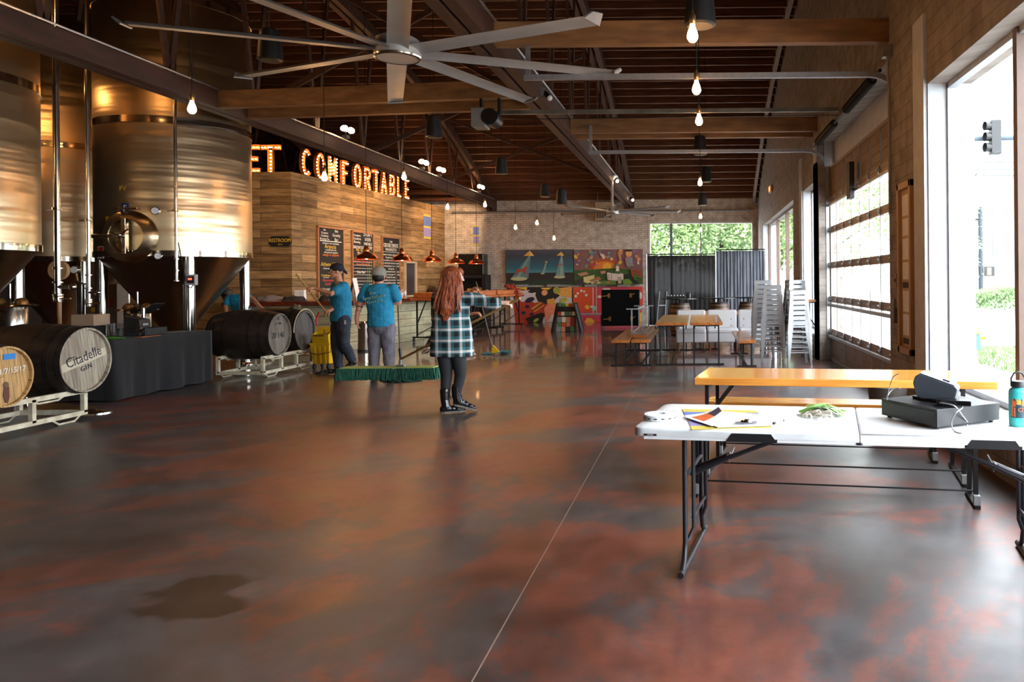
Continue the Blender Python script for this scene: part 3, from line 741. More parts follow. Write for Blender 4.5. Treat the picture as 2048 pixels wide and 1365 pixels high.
# things on the near strip of the right wall
t = thing('notice_board', (XW, 7.83, .68), 'tall narrow framed notice board on the wall beside the garage door', 'notice board')
zlo, zhi = .68, 2.48
b = MB()
b.box2((XW-.05, 7.6, zlo), (XW, 7.66, zhi)).box2((XW-.05, 8.04, zlo), (XW, 8.10, zhi)).box2((XW-.05, 7.6, zhi-.07), (XW, 8.1, zhi)).box2((XW-.05, 7.6, zlo), (XW, 8.1, zlo+.07))
b.build('frame', mat('notice_frame', '#a9825a', .5), t, t.location, bevel=.004)
MB().box2((XW-.012, 7.65, zlo+.06), (XW-.002, 8.05, zhi-.06)).build('backing', mat('notice_board_face', '#b9a080', .7), t, t.location)
b = MB(); b2 = MB()
random.seed(3)
z = zlo+.1
while z < zhi-.2:
    h = random.choice((.06, .18, .22)); (b2 if h < .1 else b).box2((XW-.016, 7.7, z), (XW-.012, 8.0, z+h)); z += h+.03
b.build('notice', M['paper'], t, t.location); b2.build('notice_header', mat('notice_dark', '#2a211d', .7), t, t.location)
t = tag(MB().box2((XW-.012, 8.28, 1.38), (XW, 8.38, 1.52)).build('wall_switch', mat('switch_plate', '#8c7a66', .5), None, (XW, 8.33, 1.4)), 'small switch plate on the wall between garage door and notice board', 'switch')
MB().box2((XW-.02, 8.32, 1.43), (XW-.012, 8.34, 1.47)).build('toggle', M['black'], t, t.location)
t = tag(MB().box2((XW-.07, 8.18, .98), (XW, 8.34, 1.14)).build('socket_box', mat('socket_grey', '#6c655f', .5), None, (XW, 8.26, 1.0), bevel=.01), 'grey electrical box low on the wall beside the garage door', 'socket box')
MB().cyl((XW-.035, 8.3, 1.14), (XW-.035, 8.3, 1.25), .02, 8).build('fitting', M['galv'], t, t.location)
t = tag(MB().tube([(XW-.03, 8.45, 2.2), (XW-.03, 8.45, 3.6), (XW-.05, 8.42, 3.75), (XW-.05, 8.42, 3.95)], .016, 8).build('wall_conduit', M['stucco'], None, (XW-.03, 8.45, 2.2)), 'painted conduit climbing the wall beside the garage door to a junction box', 'conduit')
MB().box((XW-.06, 8.42, 4.02), (.1, .1, .14)).build('junction_box', M['galv'], t, t.location)
p = P(1555, 374, 21.5)
t = tag(MB().box((XW-.05, 22.0, p.z), (.06, .5, .2)).build('exit_sign', mat('sign_white', '#cfc8c0', .5), None, (XW-.05, 22.0, p.z), bevel=.01), 'small glowing orange-red sign high on the right wall above the far windows', 'sign')
MB().box((XW-.083, 22.0, p.z), (.004, .42, .13)).build('sign_glow', emat('exit_glow', (1, .18, .04, 1), 2.5), t, t.location)
# ledge by the far window
t = thing('window_ledge', (XW-.1, 14.8, 1.05), 'narrow orange wooden drink ledge on brackets under the window past the garage door', 'ledge')
MB().box2((XW-.35, 13.75, 1.05), (XW+.02, 15.6, 1.1)).build('ledge_top', M['woody'], t, t.location, bevel=.004)
for y in (13.9, 14.75, 15.5): MB().beam((XW, y, .55), (XW-.33, y, 1.04), .02, .02).beam((XW-.33, y, 1.04), (XW, y, 1.04), .02, .02).beam((XW-.01, y, .55), (XW-.01, y, 1.04), .02, .02).build('bracket', M['blackmetal'], t, t.location, smooth=False)

# ---------------------------------------------------------------- plank-clad room and sign
KA, KB, KZ = Vector((-9.85, 18.2, 0)), Vector((-9.2, YB-.01, 0)), 4.2
b = MB().prism([KA, KB, (XL+.01, YB-.01, 0), (XL+.01, 18.2, 0)], (0, 0, KZ))
box = b.build('plank_room', M['planks'], None, (0, 0, 0), smooth=False)
tag(box, 'room clad in reclaimed timber planks standing behind the bar', 'timber room')
kd = (KB-KA).normalized(); kn = Vector((kd.y, -kd.x, 0))   # outward normal
def K(x, y=None, off=0.0):
    """pixel -> point on the plank wall"""
    a, b_ = U(x, y if y is not None else 500); k = a/F; A0 = KA+kn*off
    s = (k*A0.y-A0.x)/(kd.x-k*kd.y); q = A0+kd*s
    return Vector((q.x, q.y, H-b_/F*q.y))
KM = wallM(kn)
def kpanel(x0, x1, ytop, h, name, m, par=None, d=.03, off=0.0, zc=None, label=None):
    a, c = K(x0, ytop), K(x1, ytop); z1 = (a.z+c.z)/2 if zc is None else zc
    L = (c-a); L.z = 0
    mid = (a+c)/2; mid.z = z1-h/2
    b = MB().box((0, 0, 0), (L.length, d, h)); Mx = KM
    b.v = [tuple(mid + kn*(off+d/2) + kd*v[0] + kn*v[1] + Vector((0, 0, v[2]))) for v in b.v]
    return b, mid, L.length
M['board'] = mat('chalkboard', '#1b1815', .75, c2='#141210', ns=3)
M['oakframe'] = mat('board_frame', '#9c6b45', .5)
def chalkboard(x0, x1, ytop, ybot, label, cat='chalkboard'):
    a, c = K(x0, ytop), K(x1, ytop); q = K((x0+x1)/2, ybot)
    z1 = K((x0+x1)/2, (ytop)).z; h = z1-q.z
    b, mid, L = kpanel(x0, x1, ytop, h, '', None, zc=z1)
    t = thing('chalkboard', mid, label, cat, 'menu chalkboards on the plank wall')
    b.build('board', M['board'], t, mid, smooth=False)
    fb = MB()
    for (dx, dz, sx, sz) in ((-L/2, 0, .05, h+.05), (L/2, 0, .05, h+.05), (0, -h/2, L+.05, .05), (0, h/2, L+.05, .05)):
        fb.box((dx, 0, dz), (sx, .055, sz))
    fb.v = [tuple(mid + kd*v[0]+kn*(v[1]+.028)+Vector((0, 0, v[2]))) for v in fb.v]
    fb.build('frame', M['oakframe'], t, mid, smooth=False)
    return t, mid, L, h
M['c_yellow'] = mat('yellow_chalk', '#e0b83a', .8); M['c_orange'] = mat('orange_chalk', '#d9742a', .8); M['c_red'] = mat('red_chalk', '#c94545', .8); M['c_green'] = mat('green_chalk', '#86b04a', .8); M['c_blue'] = mat('blue_chalk', '#4a90c9', .8); M['c_purple'] = mat('purple_chalk', '#9a5fb0', .8)
def ktext(t, mid, s, u, v, size, m, sx=1.0, name='chalk_text'):
    size *= .72; sx *= 1.1
    o = mid + kd*u + Vector((0, 0, v)) + kn*.033
    return text(s, size, M[m], t, o, name=name, ext=.001, Mx=KM, o=mid, sx=sx)
def kline(t, mid, u0, u1, v, w=.012, m='chalk'):
    b = MB().box(((u0+u1)/2, .033, v), (abs(u1-u0), .003, w)); b.v = [tuple(mid+kd*q[0]+kn*q[1]+Vector((0, 0, q[2]))) for q in b.v]
    b.build('chalk_line', M[m], t, mid, smooth=False)
t, mid, L, h = chalkboard(633, 684, 456, 592, 'left chalkboard menu, partly hidden by the striding man\'s head')
hh = h/2
def T(s, u, v, size, m='chalk', sx=1.0): ktext(t, mid, s, u*L, hh-v*h, size, m, sx)
T('the\nCreature\nComforts\nBrewing Co.', -.24, .105, .11); T('the\nGravity\nBar', .22, .105, .16); kline(t, mid, -L*.42, L*.42, hh-.2*h, .02)
T('STRAIGHT OUT OF BARREL', 0, .235, .08); T('Arancia', -.02, .28, .22, 'c_yellow'); T('a small batch sour\nwith grapes & peppers', 0, .345, .09); T('mango or jalapeno', 0, .4, .13, 'c_orange')
T('Athena Vibe', -.05, .54, .21, 'c_yellow'); T('it flows with lovely fruit', -.05, .6, .08); T('Cantaloupe', -.2, .7, .12, 'c_yellow'); T('sour wheat', -.2, .73, .07); T('Watermelon\nSorbet', -.12, .8, .13, 'c_red'); T('blue raspberry Tart', -.05, .9, .11)
t, mid, L, h = chalkboard(702, 744, 465, 592, 'middle chalkboard headed DRAFT BEER MENU with CHEERS at its foot'); hh = h/2
T('Creature\nComforts\nBrewing', -.27, .11, .13); T('DRAFT\nBEER\nMENU', .24, .11, .185, 'chalk', 1.1); kline(t, mid, -L*.45, L*.45, hh-.225*h, .012)
T('RARE AND SEASONAL    ABV', 0, .25, .1); T('Wit  $5     6.0', -.05, .285, .14, 'c_yellow'); T('Pilsner  $5   4.8', 0, .33, .12); T('Sour IPA 5.2   Reserve', 0, .39, .1, 'c_yellow'); T('Red Wine Table Beer  $4', 0, .46, .12, 'c_red'); T('Reserve Pale Ale  $7', 0, .505, .11, 'c_orange')
T('Cider Bar!', -.1, .63, .14)
for k in range(10): kline(t, mid, -L*.44, L*.44, hh-(.42+k*.05)*h, .008)
for k in range(3):
    b = MB().box((L*(.22+.09*k), .033, -h*.06), (.008, .003, h*.62)); b.v = [tuple(mid+kd*q[0]+kn*q[1]+Vector((0, 0, q[2]))) for q in b.v]; b.build('chalk_line', M['c_green'], t, mid, smooth=False)
for k, (ch, cm) in enumerate(zip('CHEERS!', ('c_red', 'c_orange', 'c_yellow', 'c_green', 'c_blue', 'c_purple', 'c_red'))): T(ch, -.33+.11*k, .925, .19, cm)
t, mid, L, h = chalkboard(762, 797, 475, 592, 'right chalkboard headed MANIFESTO beyond the second copper lamp'); hh = h/2
T('THE', 0, .08, .12); T('CREATURE COMFORTS', 0, .145, .24, 'chalk', .47); T('MANIFESTO', 0, .215, .17); kline(t, mid, -L*.45, L*.45, hh-.255*h, .01)
MAN = ['Creature Comforts celebrates living', 'through being curious', 'For us wealth is measured in time well', 'spent with family friends and neighbors', 'and in being happy in our work and in', 'everyday life', 'We are committed to what makes life', 'better for us by people. To be happy', 'Be kind. Be curious', 'find comfort in the wood and the wild', 'crave small things and be amazed', 'and the land and all the Comforts']
for k, s in enumerate(MAN): T(s, 0, .3+k*.048, .105, 'chalk', .95)
T('Crave Curious', 0, .92, .2)
# small framed window, flag poster, socket on plank wall
a_ = K(808, 525); b, mid, L = kpanel(808, 829, 525, 1.1, '', None, zc=K(818, 525).z)
t = thing('service_hatch', mid, 'small framed hatch with grey pane in the plank wall right of the chalkboards', 'hatch')
b.build('pane', mat('hatch_pane', '#3c3a3f', .2), t, mid, smooth=False)
fb = MB()
for (dx, dz, sx, sz) in ((-L/2, 0, .06, 1.15), (L/2, 0, .12, 1.15), (0, -.55, L+.1, .06), (0, .55, L+.1, .06)): fb.box((dx, 0, dz), (sx, .07, sz))
fb.v = [tuple(mid+kd*v[0]+kn*(v[1]+.03)+Vector((0, 0, v[2]))) for v in fb.v]; fb.build('frame', mat('hatch_frame', '#b8a488', .5), t, mid, smooth=False)
M['flag_y'] = mat('flag_yellow', '#c9b64a', .7); M['flag_b'] = mat('flag_blue', '#5c74b8', .7); M['flag_v'] = mat('flag_violet', '#8d84bd', .7)
def bands(place, mid, w, h, name, label, m5=('flag_y', 'flag_b', 'flag_y', 'flag_v', 'flag_y'), fr=(.07, .4, .08, .36, .09)):
    t = thing(name, mid, label, 'poster'); z = h/2
    for f, m in zip(fr, m5):
        b = MB().box((0, 0, z-f*h/2), (w, .008, f*h)); z -= f*h
        b.v = [tuple(place(v)) for v in b.v]; b.build('poster_band', M[m], t, mid, smooth=False)
    return t
mid = K(854, 454); L = (K(861, 454)-K(847, 454)).length; hb_ = K(854, 430).z-K(854, 478).z
bands(lambda v: mid+kd*v[0]+kn*(v[1]+.006)+Vector((0, 0, v[2])), mid, L, hb_, 'banded_poster', 'blue, violet and yellow banded poster high on the plank wall')
mid2 = P(952, 471, YB-.01)
bands(lambda v: mid2+Vector((v[0], v[1], v[2])), mid2, .2, .72, 'banded_poster', 'blue and yellow banded poster on the brick wall right of the plank room')
# restroom sign
q = P(560, 483, 18.17); t = thing('restroom_sign', q, 'black shaped plaque lettered RESTROOM in yellow with an arrow', 'sign')
w, h = .27, .125; c = .06
MB().prism([q+Vector(v) for v in ((-w+c, 0, -h), (w-c, 0, -h), (w-c, 0, -h+.03), (w, 0, -h+c+.01), (w, 0, h-c-.01), (w-c, 0, h-.03), (w-c, 0, h), (-w+c, 0, h), (-w+c, 0, h-.03), (-w, 0, h-c-.01), (-w, 0, -h+c+.01), (-w+c, 0, -h+.03))], (0, .03, 0)).build('plaque', M['black'], t, q, smooth=False)
text('RESTROOM', .125, M['c_yellow'], t, q+Vector((0, -.004, .02)), Mx=wallM((0, -1, 0)), o=q, sx=.82, name='lettering')
MB().prism([q+Vector(v) for v in ((-.05, -.004, -.075), (-.02, -.004, -.06), (-.02, -.004, -.07), (.06, -.004, -.07), (.06, -.004, -.08), (-.02, -.004, -.08), (-.02, -.004, -.09))], (0, .003, 0)).build('arrow', M['c_yellow'], t, q, smooth=False)

# ---------------------------------------------------------------- marquee letters
def arc(cx, cz, rx, rz, a0, a1, n=10): return [(cx+rx*cos(R(a0+(a1-a0)*i/n)), cz+rz*sin(R(a0+(a1-a0)*i/n))) for i in range(n+1)]
GL = {
 'C': [arc(.5, .5, .4, .44, 48, 312, 14)],
 'O': [arc(.5, .5, .4, .44, 90, 450, 20)],
 'M': [[(.1, .02), (.1, .98), (.5, .35), (.9, .98), (.9, .02)]],
 'F': [[(.12, .02), (.12, .92), (.88, .92)], [(.12, .5), (.7, .5)]],
 'R': [[(.12, .02), (.12, .92), (.55, .92)] + arc(.55, .72, .3, .2, 90, -90, 8) + [(.12, .52)], [(.5, .5), (.88, .02)]],
 'T': [[(.05, .92), (.95, .92)], [(.5, .92), (.5, .02)]],
 'A': [[(.05, .02), (.5, .95), (.95, .02)], [(.22, .33), (.78, .33)]],
 'B': [[(.12, .06), (.12, .94), (.5, .94)] + arc(.5, .73, .32, .21, 90, -90, 8) + [(.12, .52)], [(.5, .52)] + arc(.5, .29, .36, .23, 90, -90, 8) + [(.12, .06)]],
 'L': [[(.15, .95), (.15, .07), (.88, .07)]],
 'E': [[(.85, .93), (.12, .93), (.12, .07), (.85, .07)], [(.12, .5), (.75, .5)]],
 'G': [arc(.5, .5, .4, .44, 45, 330, 14) + [(.86, .5), (.55, .5)]]}
def letter(ch, base, ux, nrm, w, h, label, sp=.088):
    ux, nrm = Vector(ux), Vector(nrm); z = Vector((0, 0, 1))
    t = thing('marquee_letter', base, label, 'letter', 'bulb letters spelling the words on the plank room')
    cx = w/2; mk = lambda p, d=0: base + ux*(p[0]*w-cx) + z*(p[1]*h) + nrm*d
    tray = MB(); rim = MB(); sw = .125
    for st in GL[ch]:
        for i in range(len(st)-1):
            a, c = mk(st[i]), mk(st[i+1])
            if (c-a).length < 1e-4: continue
            d = (c-a).normalized(); ext = sw*.32
            a2, c2 = a-d*ext, c+d*ext
            tray.beam(a2, c2, .02, sw, up=nrm.cross(d))
            s = nrm.cross(d)
            for sg in (-1, 1): rim.beam(a2+s*sg*sw/2+nrm*.03, c2+s*sg*sw/2+nrm*.03, .08, .008, up=s)
    tray.build('letter_tray', M['rust'], t, base, smooth=False)
    rim.build('letter_rim', M['rust'], t, base, smooth=False) if ch not in 'M' else None
    for st in GL[ch]:
        pts = [mk(p, .045) for p in st]; L = sum((pts[i+1]-pts[i]).length for i in range(len(pts)-1)); n = max(2, round(L/sp))
        closed = (pts[0]-pts[-1]).length < .01
        for k in range(n if closed else n+1):
            s = L*k/n; i = 0
            while i < len(pts)-2 and s > (pts[i+1]-pts[i]).length: s -= (pts[i+1]-pts[i]).length; i += 1
            seg = pts[i+1]-pts[i]; q = pts[i]+seg*min(1, s/max(seg.length, 1e-6))
            o = BULB0.copy(); COL.objects.link(o); o.parent = t; o.location = q-base
    return t
BULB0 = MB().ball((0, 0, 0), .0165, 8, 6).build('bulb', M['bulb_small'])
words = 'COMFORTABLE'; cxs = [609, 637, 664.5, 688, 711, 731, 748.5, 764, 780.5, 795, 811]
nm = ['first letter C of the long word', 'first letter O, right of the C', 'letter M', 'letter F', 'second letter O, between F and R', 'letter R', 'letter T of the long word', 'letter A', 'letter B', 'letter L', 'letter E ending the sign']
for i, ch in enumerate(words):
    p0 = K(cxs[i], 340, -.12); base = Vector((p0.x, p0.y, KZ+.001))
    if i: gap = (K(cxs[i], 340)-K(cxs[i-1], 340)).length
    else: gap = (K(cxs[1], 340)-K(cxs[0], 340)).length
    letter(ch, base, kd, kn, min(.56, gap*.6), .66, 'glowing rusty marquee '+nm[i])
    LASTL = ch
for ch, x in (('T', 541), ('E', 502), ('G', 462)):
    q = P(x, 343, 18.3); letter(ch, Vector((q.x, 18.35, KZ+.001)), (1, 0, 0), (0, -1, 0), .46, .66, 'glowing rusty marquee ' + {'T': 'letter T ending the short word', 'E': 'letter E, partly behind the tank', 'G': 'letter G behind the tank'}[ch])
bpy.data.objects.remove(BULB0)

# trailing plants on the room's roof behind the letters
M['leaf'] = mat('trailing_leaf', '#2c4a22', .6)
for k, x in enumerate((746, 768)):
    p0 = K(x, 340, -.5); b = MB(); random.seed(k)
    for j in range(26):
        a = random.uniform(0, 2*pi); c = Vector((p0.x, p0.y, KZ+.55)); e = c+Vector((cos(a)*.26, sin(a)*.26, random.uniform(-.1, .35))); m_ = (c+e)/2+Vector((0, 0, .2))
        s = Vector((-sin(a), cos(a), 0))*.02
        b.add([c+s, c-s, m_-s, m_+s, e], [(0, 1, 2, 3), (3, 2, 4)])
    t = thing('potted_plant', (p0.x, p0.y, KZ), ('left' if k == 0 else 'right')+' of two trailing plants on the plank room behind the letters', 'plant', 'plants behind the sign')
    b.build('foliage', M['leaf'], t, (p0.x, p0.y, KZ)); MB().lathe([(0, 0), (.12, 0), (.17, .5), (.15, .5), (0, .48)]).build('pot', M['black'], t)

# ---------------------------------------------------------------- copper lamps over the bar
M['copper'] = mat('polished_copper', '#e2895a', .28, 1, c2='#c96f42', ns=4)
cl = thing('copper_pendant', P(733, 516, 15.2), 'nearest copper dome lamp, before the middle chalkboard', 'pendant lamp', 'copper lamps over the bar')
MB().lathe([(.235, -.03), (.24, -.02), (.215, .0), (.195, .05), (.13, .085), (.08, .11), (.055, .13), (.055, .2), (.045, .215), (.04, .25), (0, .25)], n=40, cap=False).build('lamp_shade', M['copper'], cl)
MB().ball((0, 0, .02), .05, 12, 8).build('bulb', emat('copper_lamp_bulb', (1, .55, .22, 1), 120), cl)
cd = MB().cyl((0, 0, .25), (0, 0, 5.0), .006, 6).build('cord', M['blackmetal'], cl)
for (x, y, Y, lb) in ((804, 519, 16.9, 'second nearest copper dome lamp, before the right chalkboard'), (864, 521, 18.6, 'middle one of the five copper dome lamps'), (912, 525, 20.5, 'copper dome lamp above the red-haired person'), (953, 526, 22.6, 'farthest copper dome lamp, before the black cabinet')):
    c = copy_tree(cl, None, P(x, y, Y), label=lb)
bpy.context.view_layer.update()
for o in [q for q in bpy.data.objects if q.name.startswith('copper_pendant')]:
    for ch in o.children:
        if ch.name.startswith('cord'): ch.scale = (1, 1, (zr(o.location.y)+.1-o.location.z)/5.0)

# ---------------------------------------------------------------- outside
M['asphalt'] = mat('pale_pavement', '#a3a3a1', .9, c2='#9a9a98', ns=2)
tag(MB().box2((XO, -8, -.25), (60, 95, -.12)).box2((-30, YB+.35, -.25), (XO, 95, -.12)).build('street_pavement', M['asphalt'], smooth=False), kind='structure')
bpy.data.objects['street_pavement'].name = 'trim_5'
M['grass'] = mat('grass', '#56753f', .9, c2='#8a9674', ns=6)
random.seed(11)
b = MB(); g0 = G(1940, 760, -.12); 
b.box2((5.2, 12.2, -.125), (8.6, 17.2, -.11))
for k in range(5200):
    x, y = random.uniform(5.2, 8.6), random.uniform(12.2, 17.2); h = random.uniform(.04, .1); a = random.uniform(0, pi); dx, dy = cos(a)*.012, sin(a)*.012
    b.add([(x-dx, y-dy, -.11), (x+dx, y+dy, -.11), (x+random.uniform(-.03, .03), y+random.uniform(-.03, .03), -.11+h)], [(0, 1, 2)])
tag(b.build('lawn', M['grass'], smooth=False), 'patch of pale green lawn outside the big near window', 'grass', kind='stuff')
def tree(x, y, h, r, n, label, leafm, seed, name='street_tree', group='trees outside'):
    random.seed(seed); t = thing(name, (x, y, -.12), label, 'tree', group)
    tb = MB().tube([(0, 0, 0), (.1, 0, h*.3), (0, .1, h*.55), (.1, 0, h*.8)], [.16, .13, .09, .03], 8)
    for k in range(7):
        a = k*2.4; z = h*(.3+.07*k); tb.tube([(0.05, 0, z), (cos(a)*r*.4, sin(a)*r*.4, z+h*.12), (cos(a)*r*.75, sin(a)*r*.75, z+h*.22)], [.06, .04, .015], 6)
    tb.build('trunk', mat('bark', '#2c241e', .9), t)
    b = MB(); cl = [(random.uniform(-.6, .6)*r, random.uniform(-.6, .6)*r, h*random.uniform(.35, .92), r*random.uniform(.3, .5)) for _ in range(16)]
    for k in range(n):
        cx, cy, cz, cr = random.choice(cl); v = Vector((random.gauss(0, 1), random.gauss(0, 1), random.gauss(0, 1))).normalized()*cr*random.uniform(.5, 1.05)
        p = Vector((cx, cy, cz))+v; u = Vector((random.gauss(0, 1), random.gauss(0, 1), random.gauss(0, .6))).normalized(); w = u.orthogonal().normalized(); s = random.uniform(.05, .11)*(r/3)
        b.add([p-u*s, p+w*s*.55, p+u*s, p-w*s*.55], [(0, 1, 2, 3)])
    b.build('foliage', leafm, t, smooth=False)
M['leafA'] = mat('spring_leaf', (.30, .42, .16, 1), .7, c2=(.15, .24, .08, 1), ns=.9)
M['leafB'] = mat('dark_leaf', (.24, .35, .15, 1), .7, c2=(.12, .2, .08, 1), ns=.9)
for i, (x, y, h, r, lb) in enumerate([(-2.4, 38, 9.5, 4.2, 'leafy green tree filling the left of the back window'), (1.2, 40, 9.5, 4.4, 'leafy green tree in the middle of the back window'), (4.0, 37, 9.0, 4.0, 'leafy green tree at the right of the back window'),
        (-5.5, 44, 11, 5, 'bigger tree behind those in the back window, left'), (7.5, 44, 10.5, 5, 'bigger tree behind those in the back window, right'), (1.5, 50, 12, 6, 'tall tree farthest behind the back window')]):
    tree(x, y, h, r, 15000, lb, M['leafA'] if i % 2 == 0 else M['leafB'], 20+i)
tree(9.5, 30, 6.5, 2.2, 2600, 'small street tree seen through the garage door panes, nearer one', M['leafA'], 40, group='street trees')
tree(12.0, 41, 6.5, 2.4, 2600, 'small street tree seen through the garage door panes, farther one', M['leafB'], 41, group='street trees')
# white church-like building across the street
M['stone'] = mat('pale_stone', '#8d908f', .8, c2='#868988', ns=1)
M['stonewin'] = mat('pale_window', '#545c60', .4)
t = thing('stone_building', (27, 62, -.12), 'white classical building with arched windows across the street', 'building')
o = tuple(t.location)
bx0, by0 = 21.0, 58.0
MB().box2((bx0, by0, -.12), (60, 90, 9.8)).build('wall', M['stone'], t, o, smooth=False)
MB().box2((bx0-.6, by0-.6, 9.8), (60.6, 90.6, 10.3)).box2((bx0-.3, by0-.3, 9.4), (60.3, 90.3, 9.8)).box2((bx0-.9, by0-.9, 10.3), (60.9, 90.9, 10.6)).box2((bx0, by0, 10.6), (60, 90, 12.4)).build('cornice', M['stone'], t, o, smooth=False)
for k in range(7):
    x = bx0+.3+k*3.4
    MB().box2((x, by0-.25, -.12), (x+.7, by0, 9.4)).build('pilaster', M['stone'], t, o, smooth=False)
    xc = x+2.05
    pts = [(xc-.55, by0-.06, 3.0), (xc+.55, by0-.06, 3.0), (xc+.55, by0-.06, 7.2)] + [(xc+.55*cos(R(a)), by0-.06, 7.2+.55*sin(R(a))) for a in range(15, 180, 15)] + [(xc-.55, by0-.06, 7.2)]
    w = MB().prism(pts, (0, .05, 0)).build('arched_window', M['stonewin'], t, o, smooth=False)
    MB().box2((xc-.03, by0-.12, 3.0), (xc+.03, by0-.06, 7.7)).box2((xc-.55, by0-.12, 4.4), (xc+.55, by0-.06, 4.5)).box2((xc-.55, by0-.12, 5.8), (xc+.55, by0-.06, 5.9)).build('glazing_bar', M['stone'], w, (0, 0, 0)).location = -w.matrix_world.translation*0
    MB().box2((xc-.8, by0-.2, 2.8), (xc+.8, by0, 3.0)).build('window_sill', M['stone'], t, o, smooth=False)
p = G(1962, 612, -.12)
t = thing('signal_pole', p, 'dark signal pole with an orange pedestrian signal on the street corner', 'signal pole')
MB().cyl((0, 0, 0), (0, 0, 5.6), .13, 10).build('pole', mat('pole_green', '#1f2a31', .6), t)
MB().cyl((0, 0, 4.9), (-1.3, 0, 4.95), .06, 8).build('arm', M['blackmetal'], t)
MB().box((-.62, 0, 1.75), (.5, .3, .6)).box((.45, 0, 1.75), (.55, .3, .6)).build('signal_head', M['black'], t) if False else (MB().box((-.62, 0, 1.95), (.5, .3, .5)).build('signal_head', M['black'], t), MB().box((.45, 0, 1.95), (.55, .3, .55)).build('signal_head', M['black'], t))
MB().box((.42, -.17, 1.95), (.22, .02, .4)).build('hand_signal', emat('ped_signal', (1, .2, .05, 1), 8), t)
MB().box((-.9, 1, 0.55), (2.2, .1, 1.1)).build('base_sign', mat('grey_sign_panel', '#6e7072', .8), t) if False else None
q = P(1990, 275, 21)
t = thing('traffic_light', q, 'traffic light with three hooded lamps hanging on a horizontal mast arm outside', 'traffic light')
sg = MB()
MB().box((-.0, .0, .0), (.28, .24, .95)).build('housing', M['black'], t, bevel=.02)
for z in (.3, 0, -.3): MB().tube([(-.14, 0, z+.02), (-.3, -.02, z+.02)], [.12, .13], 12, caps=False).build('hood', M['black'], t)
MB().cyl((-.7, .18, .0), (6, .18, .1), .07, 10).build('mast_arm', mat('mast_grey', '#36434d', .6), t)
MB().cyl((5.9, .18, .1), (5.9, .18, -5.5), .12, 10).build('mast_pole', mat('mast_grey2', '#36434d', .6), t)
MB().tube([(.25+.13*cos(R(a)), 0, -.25+.13*sin(R(a))) for a in range(0, 360, 30)], .015, 6, closed=True).build('antenna_ring', M['galv'], t)
q = G(1952, 701, -.12)
t = thing('fire_hydrant', q, 'small teal and yellow fire hydrant by the lawn outside', 'hydrant')
MB().lathe([(0, 0), (.15, 0), (.15, .04), (.1, .05), (.09, .35), (.13, .36), (.13, .4), (.1, .5), (.04, .57), (.03, .6), (0, .6)], n=20).build('barrel', mat('hydrant_teal', '#2f6b6a', .4), t)
MB().lathe([(.131, .36), (.135, .38), (.131, .4), (.105, .5)], n=20, cap=False).build('bonnet', mat('hydrant_yellow', '#a58e2a', .5), t)
MB().cyl((-.2, 0, .28), (.2, 0, .28), .045, 12).build('side_outlet', mat('hydrant_yellow2', '#a58e2a', .5), t)
q = P(2012, 598, 36); random.seed(5)
b = MB(); 
for k in range(5000):
    x = random.uniform(-2.6, 2.6); y = random.uniform(-.8, .8); z = random.uniform(0, 1)**.5*(1.15-.12*abs(x)**1.2); a = random.uniform(0, pi); s = .06
    b.add([(x-s*cos(a), y-s*sin(a), z), (x, y, z+s), (x+s*cos(a), y+s*sin(a), z), (x, y, z-s)], [(0, 1, 2, 3)])
tag(b.build('clipped_hedge', M['leafB'], None, (0, 0, 0), smooth=False), 'rounded green hedge across the street outside the near window', 'hedge').location = (q.x, 36, -.12)

# ---------------------------------------------------------------- the bar
BA, BB = Vector((-7.6, 16.36, 0)), Vector((-6.95, 21.9, 0)); BZ = .99
t = thing('bar_counter', BA, 'long bar clad in pale reclaimed planks with a red-brown wooden top', 'bar')
MB().prism([BA, BB, BB+Vector((-.6, .07, 0)), Vector((-8.2, 17.0, 0)), Vector((-9.9, 17.0, 0)), Vector((-9.9, 16.36, 0))], (0, 0, BZ)).build('bar_front', M['planks_pale'], t, BA, smooth=False)
e = .17
MB().prism([BA+Vector((e, -e, BZ)), BB+Vector((e, 0, BZ)), BB+Vector((-.7, .07, BZ)), Vector((-8.3, 17.1, BZ)), Vector((-10.3, 17.1, BZ)), Vector((-10.3, 16.36-e, BZ))], (0, 0, .1)).build('bar_top', M['barwood'], t, BA, bevel=.008, smooth=False)
# jackets, bags, sign stand, cups on the bar
M['jacket'] = mat('dark_jacket', '#2b2326', .9, c2='#191416', ns=14, b=.5, bd=.02)
M['jacketg'] = mat('grey_jacket', '#6f676b', .9, c2='#3c3739', ns=9, b=.5, bd=.02)
def lump(p, sc, m, label, name, cat, seed=0, amp=.35, group=None):
    random.seed(seed); bm = bmesh.new(); bmesh.ops.create_icosphere(bm, subdivisions=4, radius=1)
    from mathutils import noise
    for v in bm.verts:
        n = noise.noise(v.co*1.7+Vector((seed, 3, 1)))+.5*noise.noise(v.co*4+Vector((seed, 0, 7)))
        v.co = Vector((v.co.x*sc[0]*(1+amp*n), v.co.y*sc[1]*(1+amp*n), max(-.02, v.co.z*sc[2]*(1+amp*1.3*n))))
    me = bpy.data.meshes.new(name); bm.to_mesh(me); bm.free(); me.materials.append(m); me.shade_smooth()
    o = bpy.data.objects.new(name, me); COL.objects.link(o); o.location = p; return tag(o, label, cat, group)
def at_bar(x, Y=16.5): 
    a, _ = U(x, 600); return Vector((a/F*Y, Y, BZ+.1))
lump(at_bar(537), (.33, .2, .13), M['jacketg'], 'crumpled grey jacket lying on the bar behind the barrels, left one', 'jacket', 'jacket', 1)
lump(at_bar(588), (.24, .18, .11), M['jacket'], 'crumpled dark jacket lying on the bar, right of the grey one', 'jacket', 'jacket', 2)
lump(at_bar(652), (.16, .15, .12), M['jacket'], 'dark bag on the bar behind the raised arm of the striding man', 'bag', 'bag', 3)
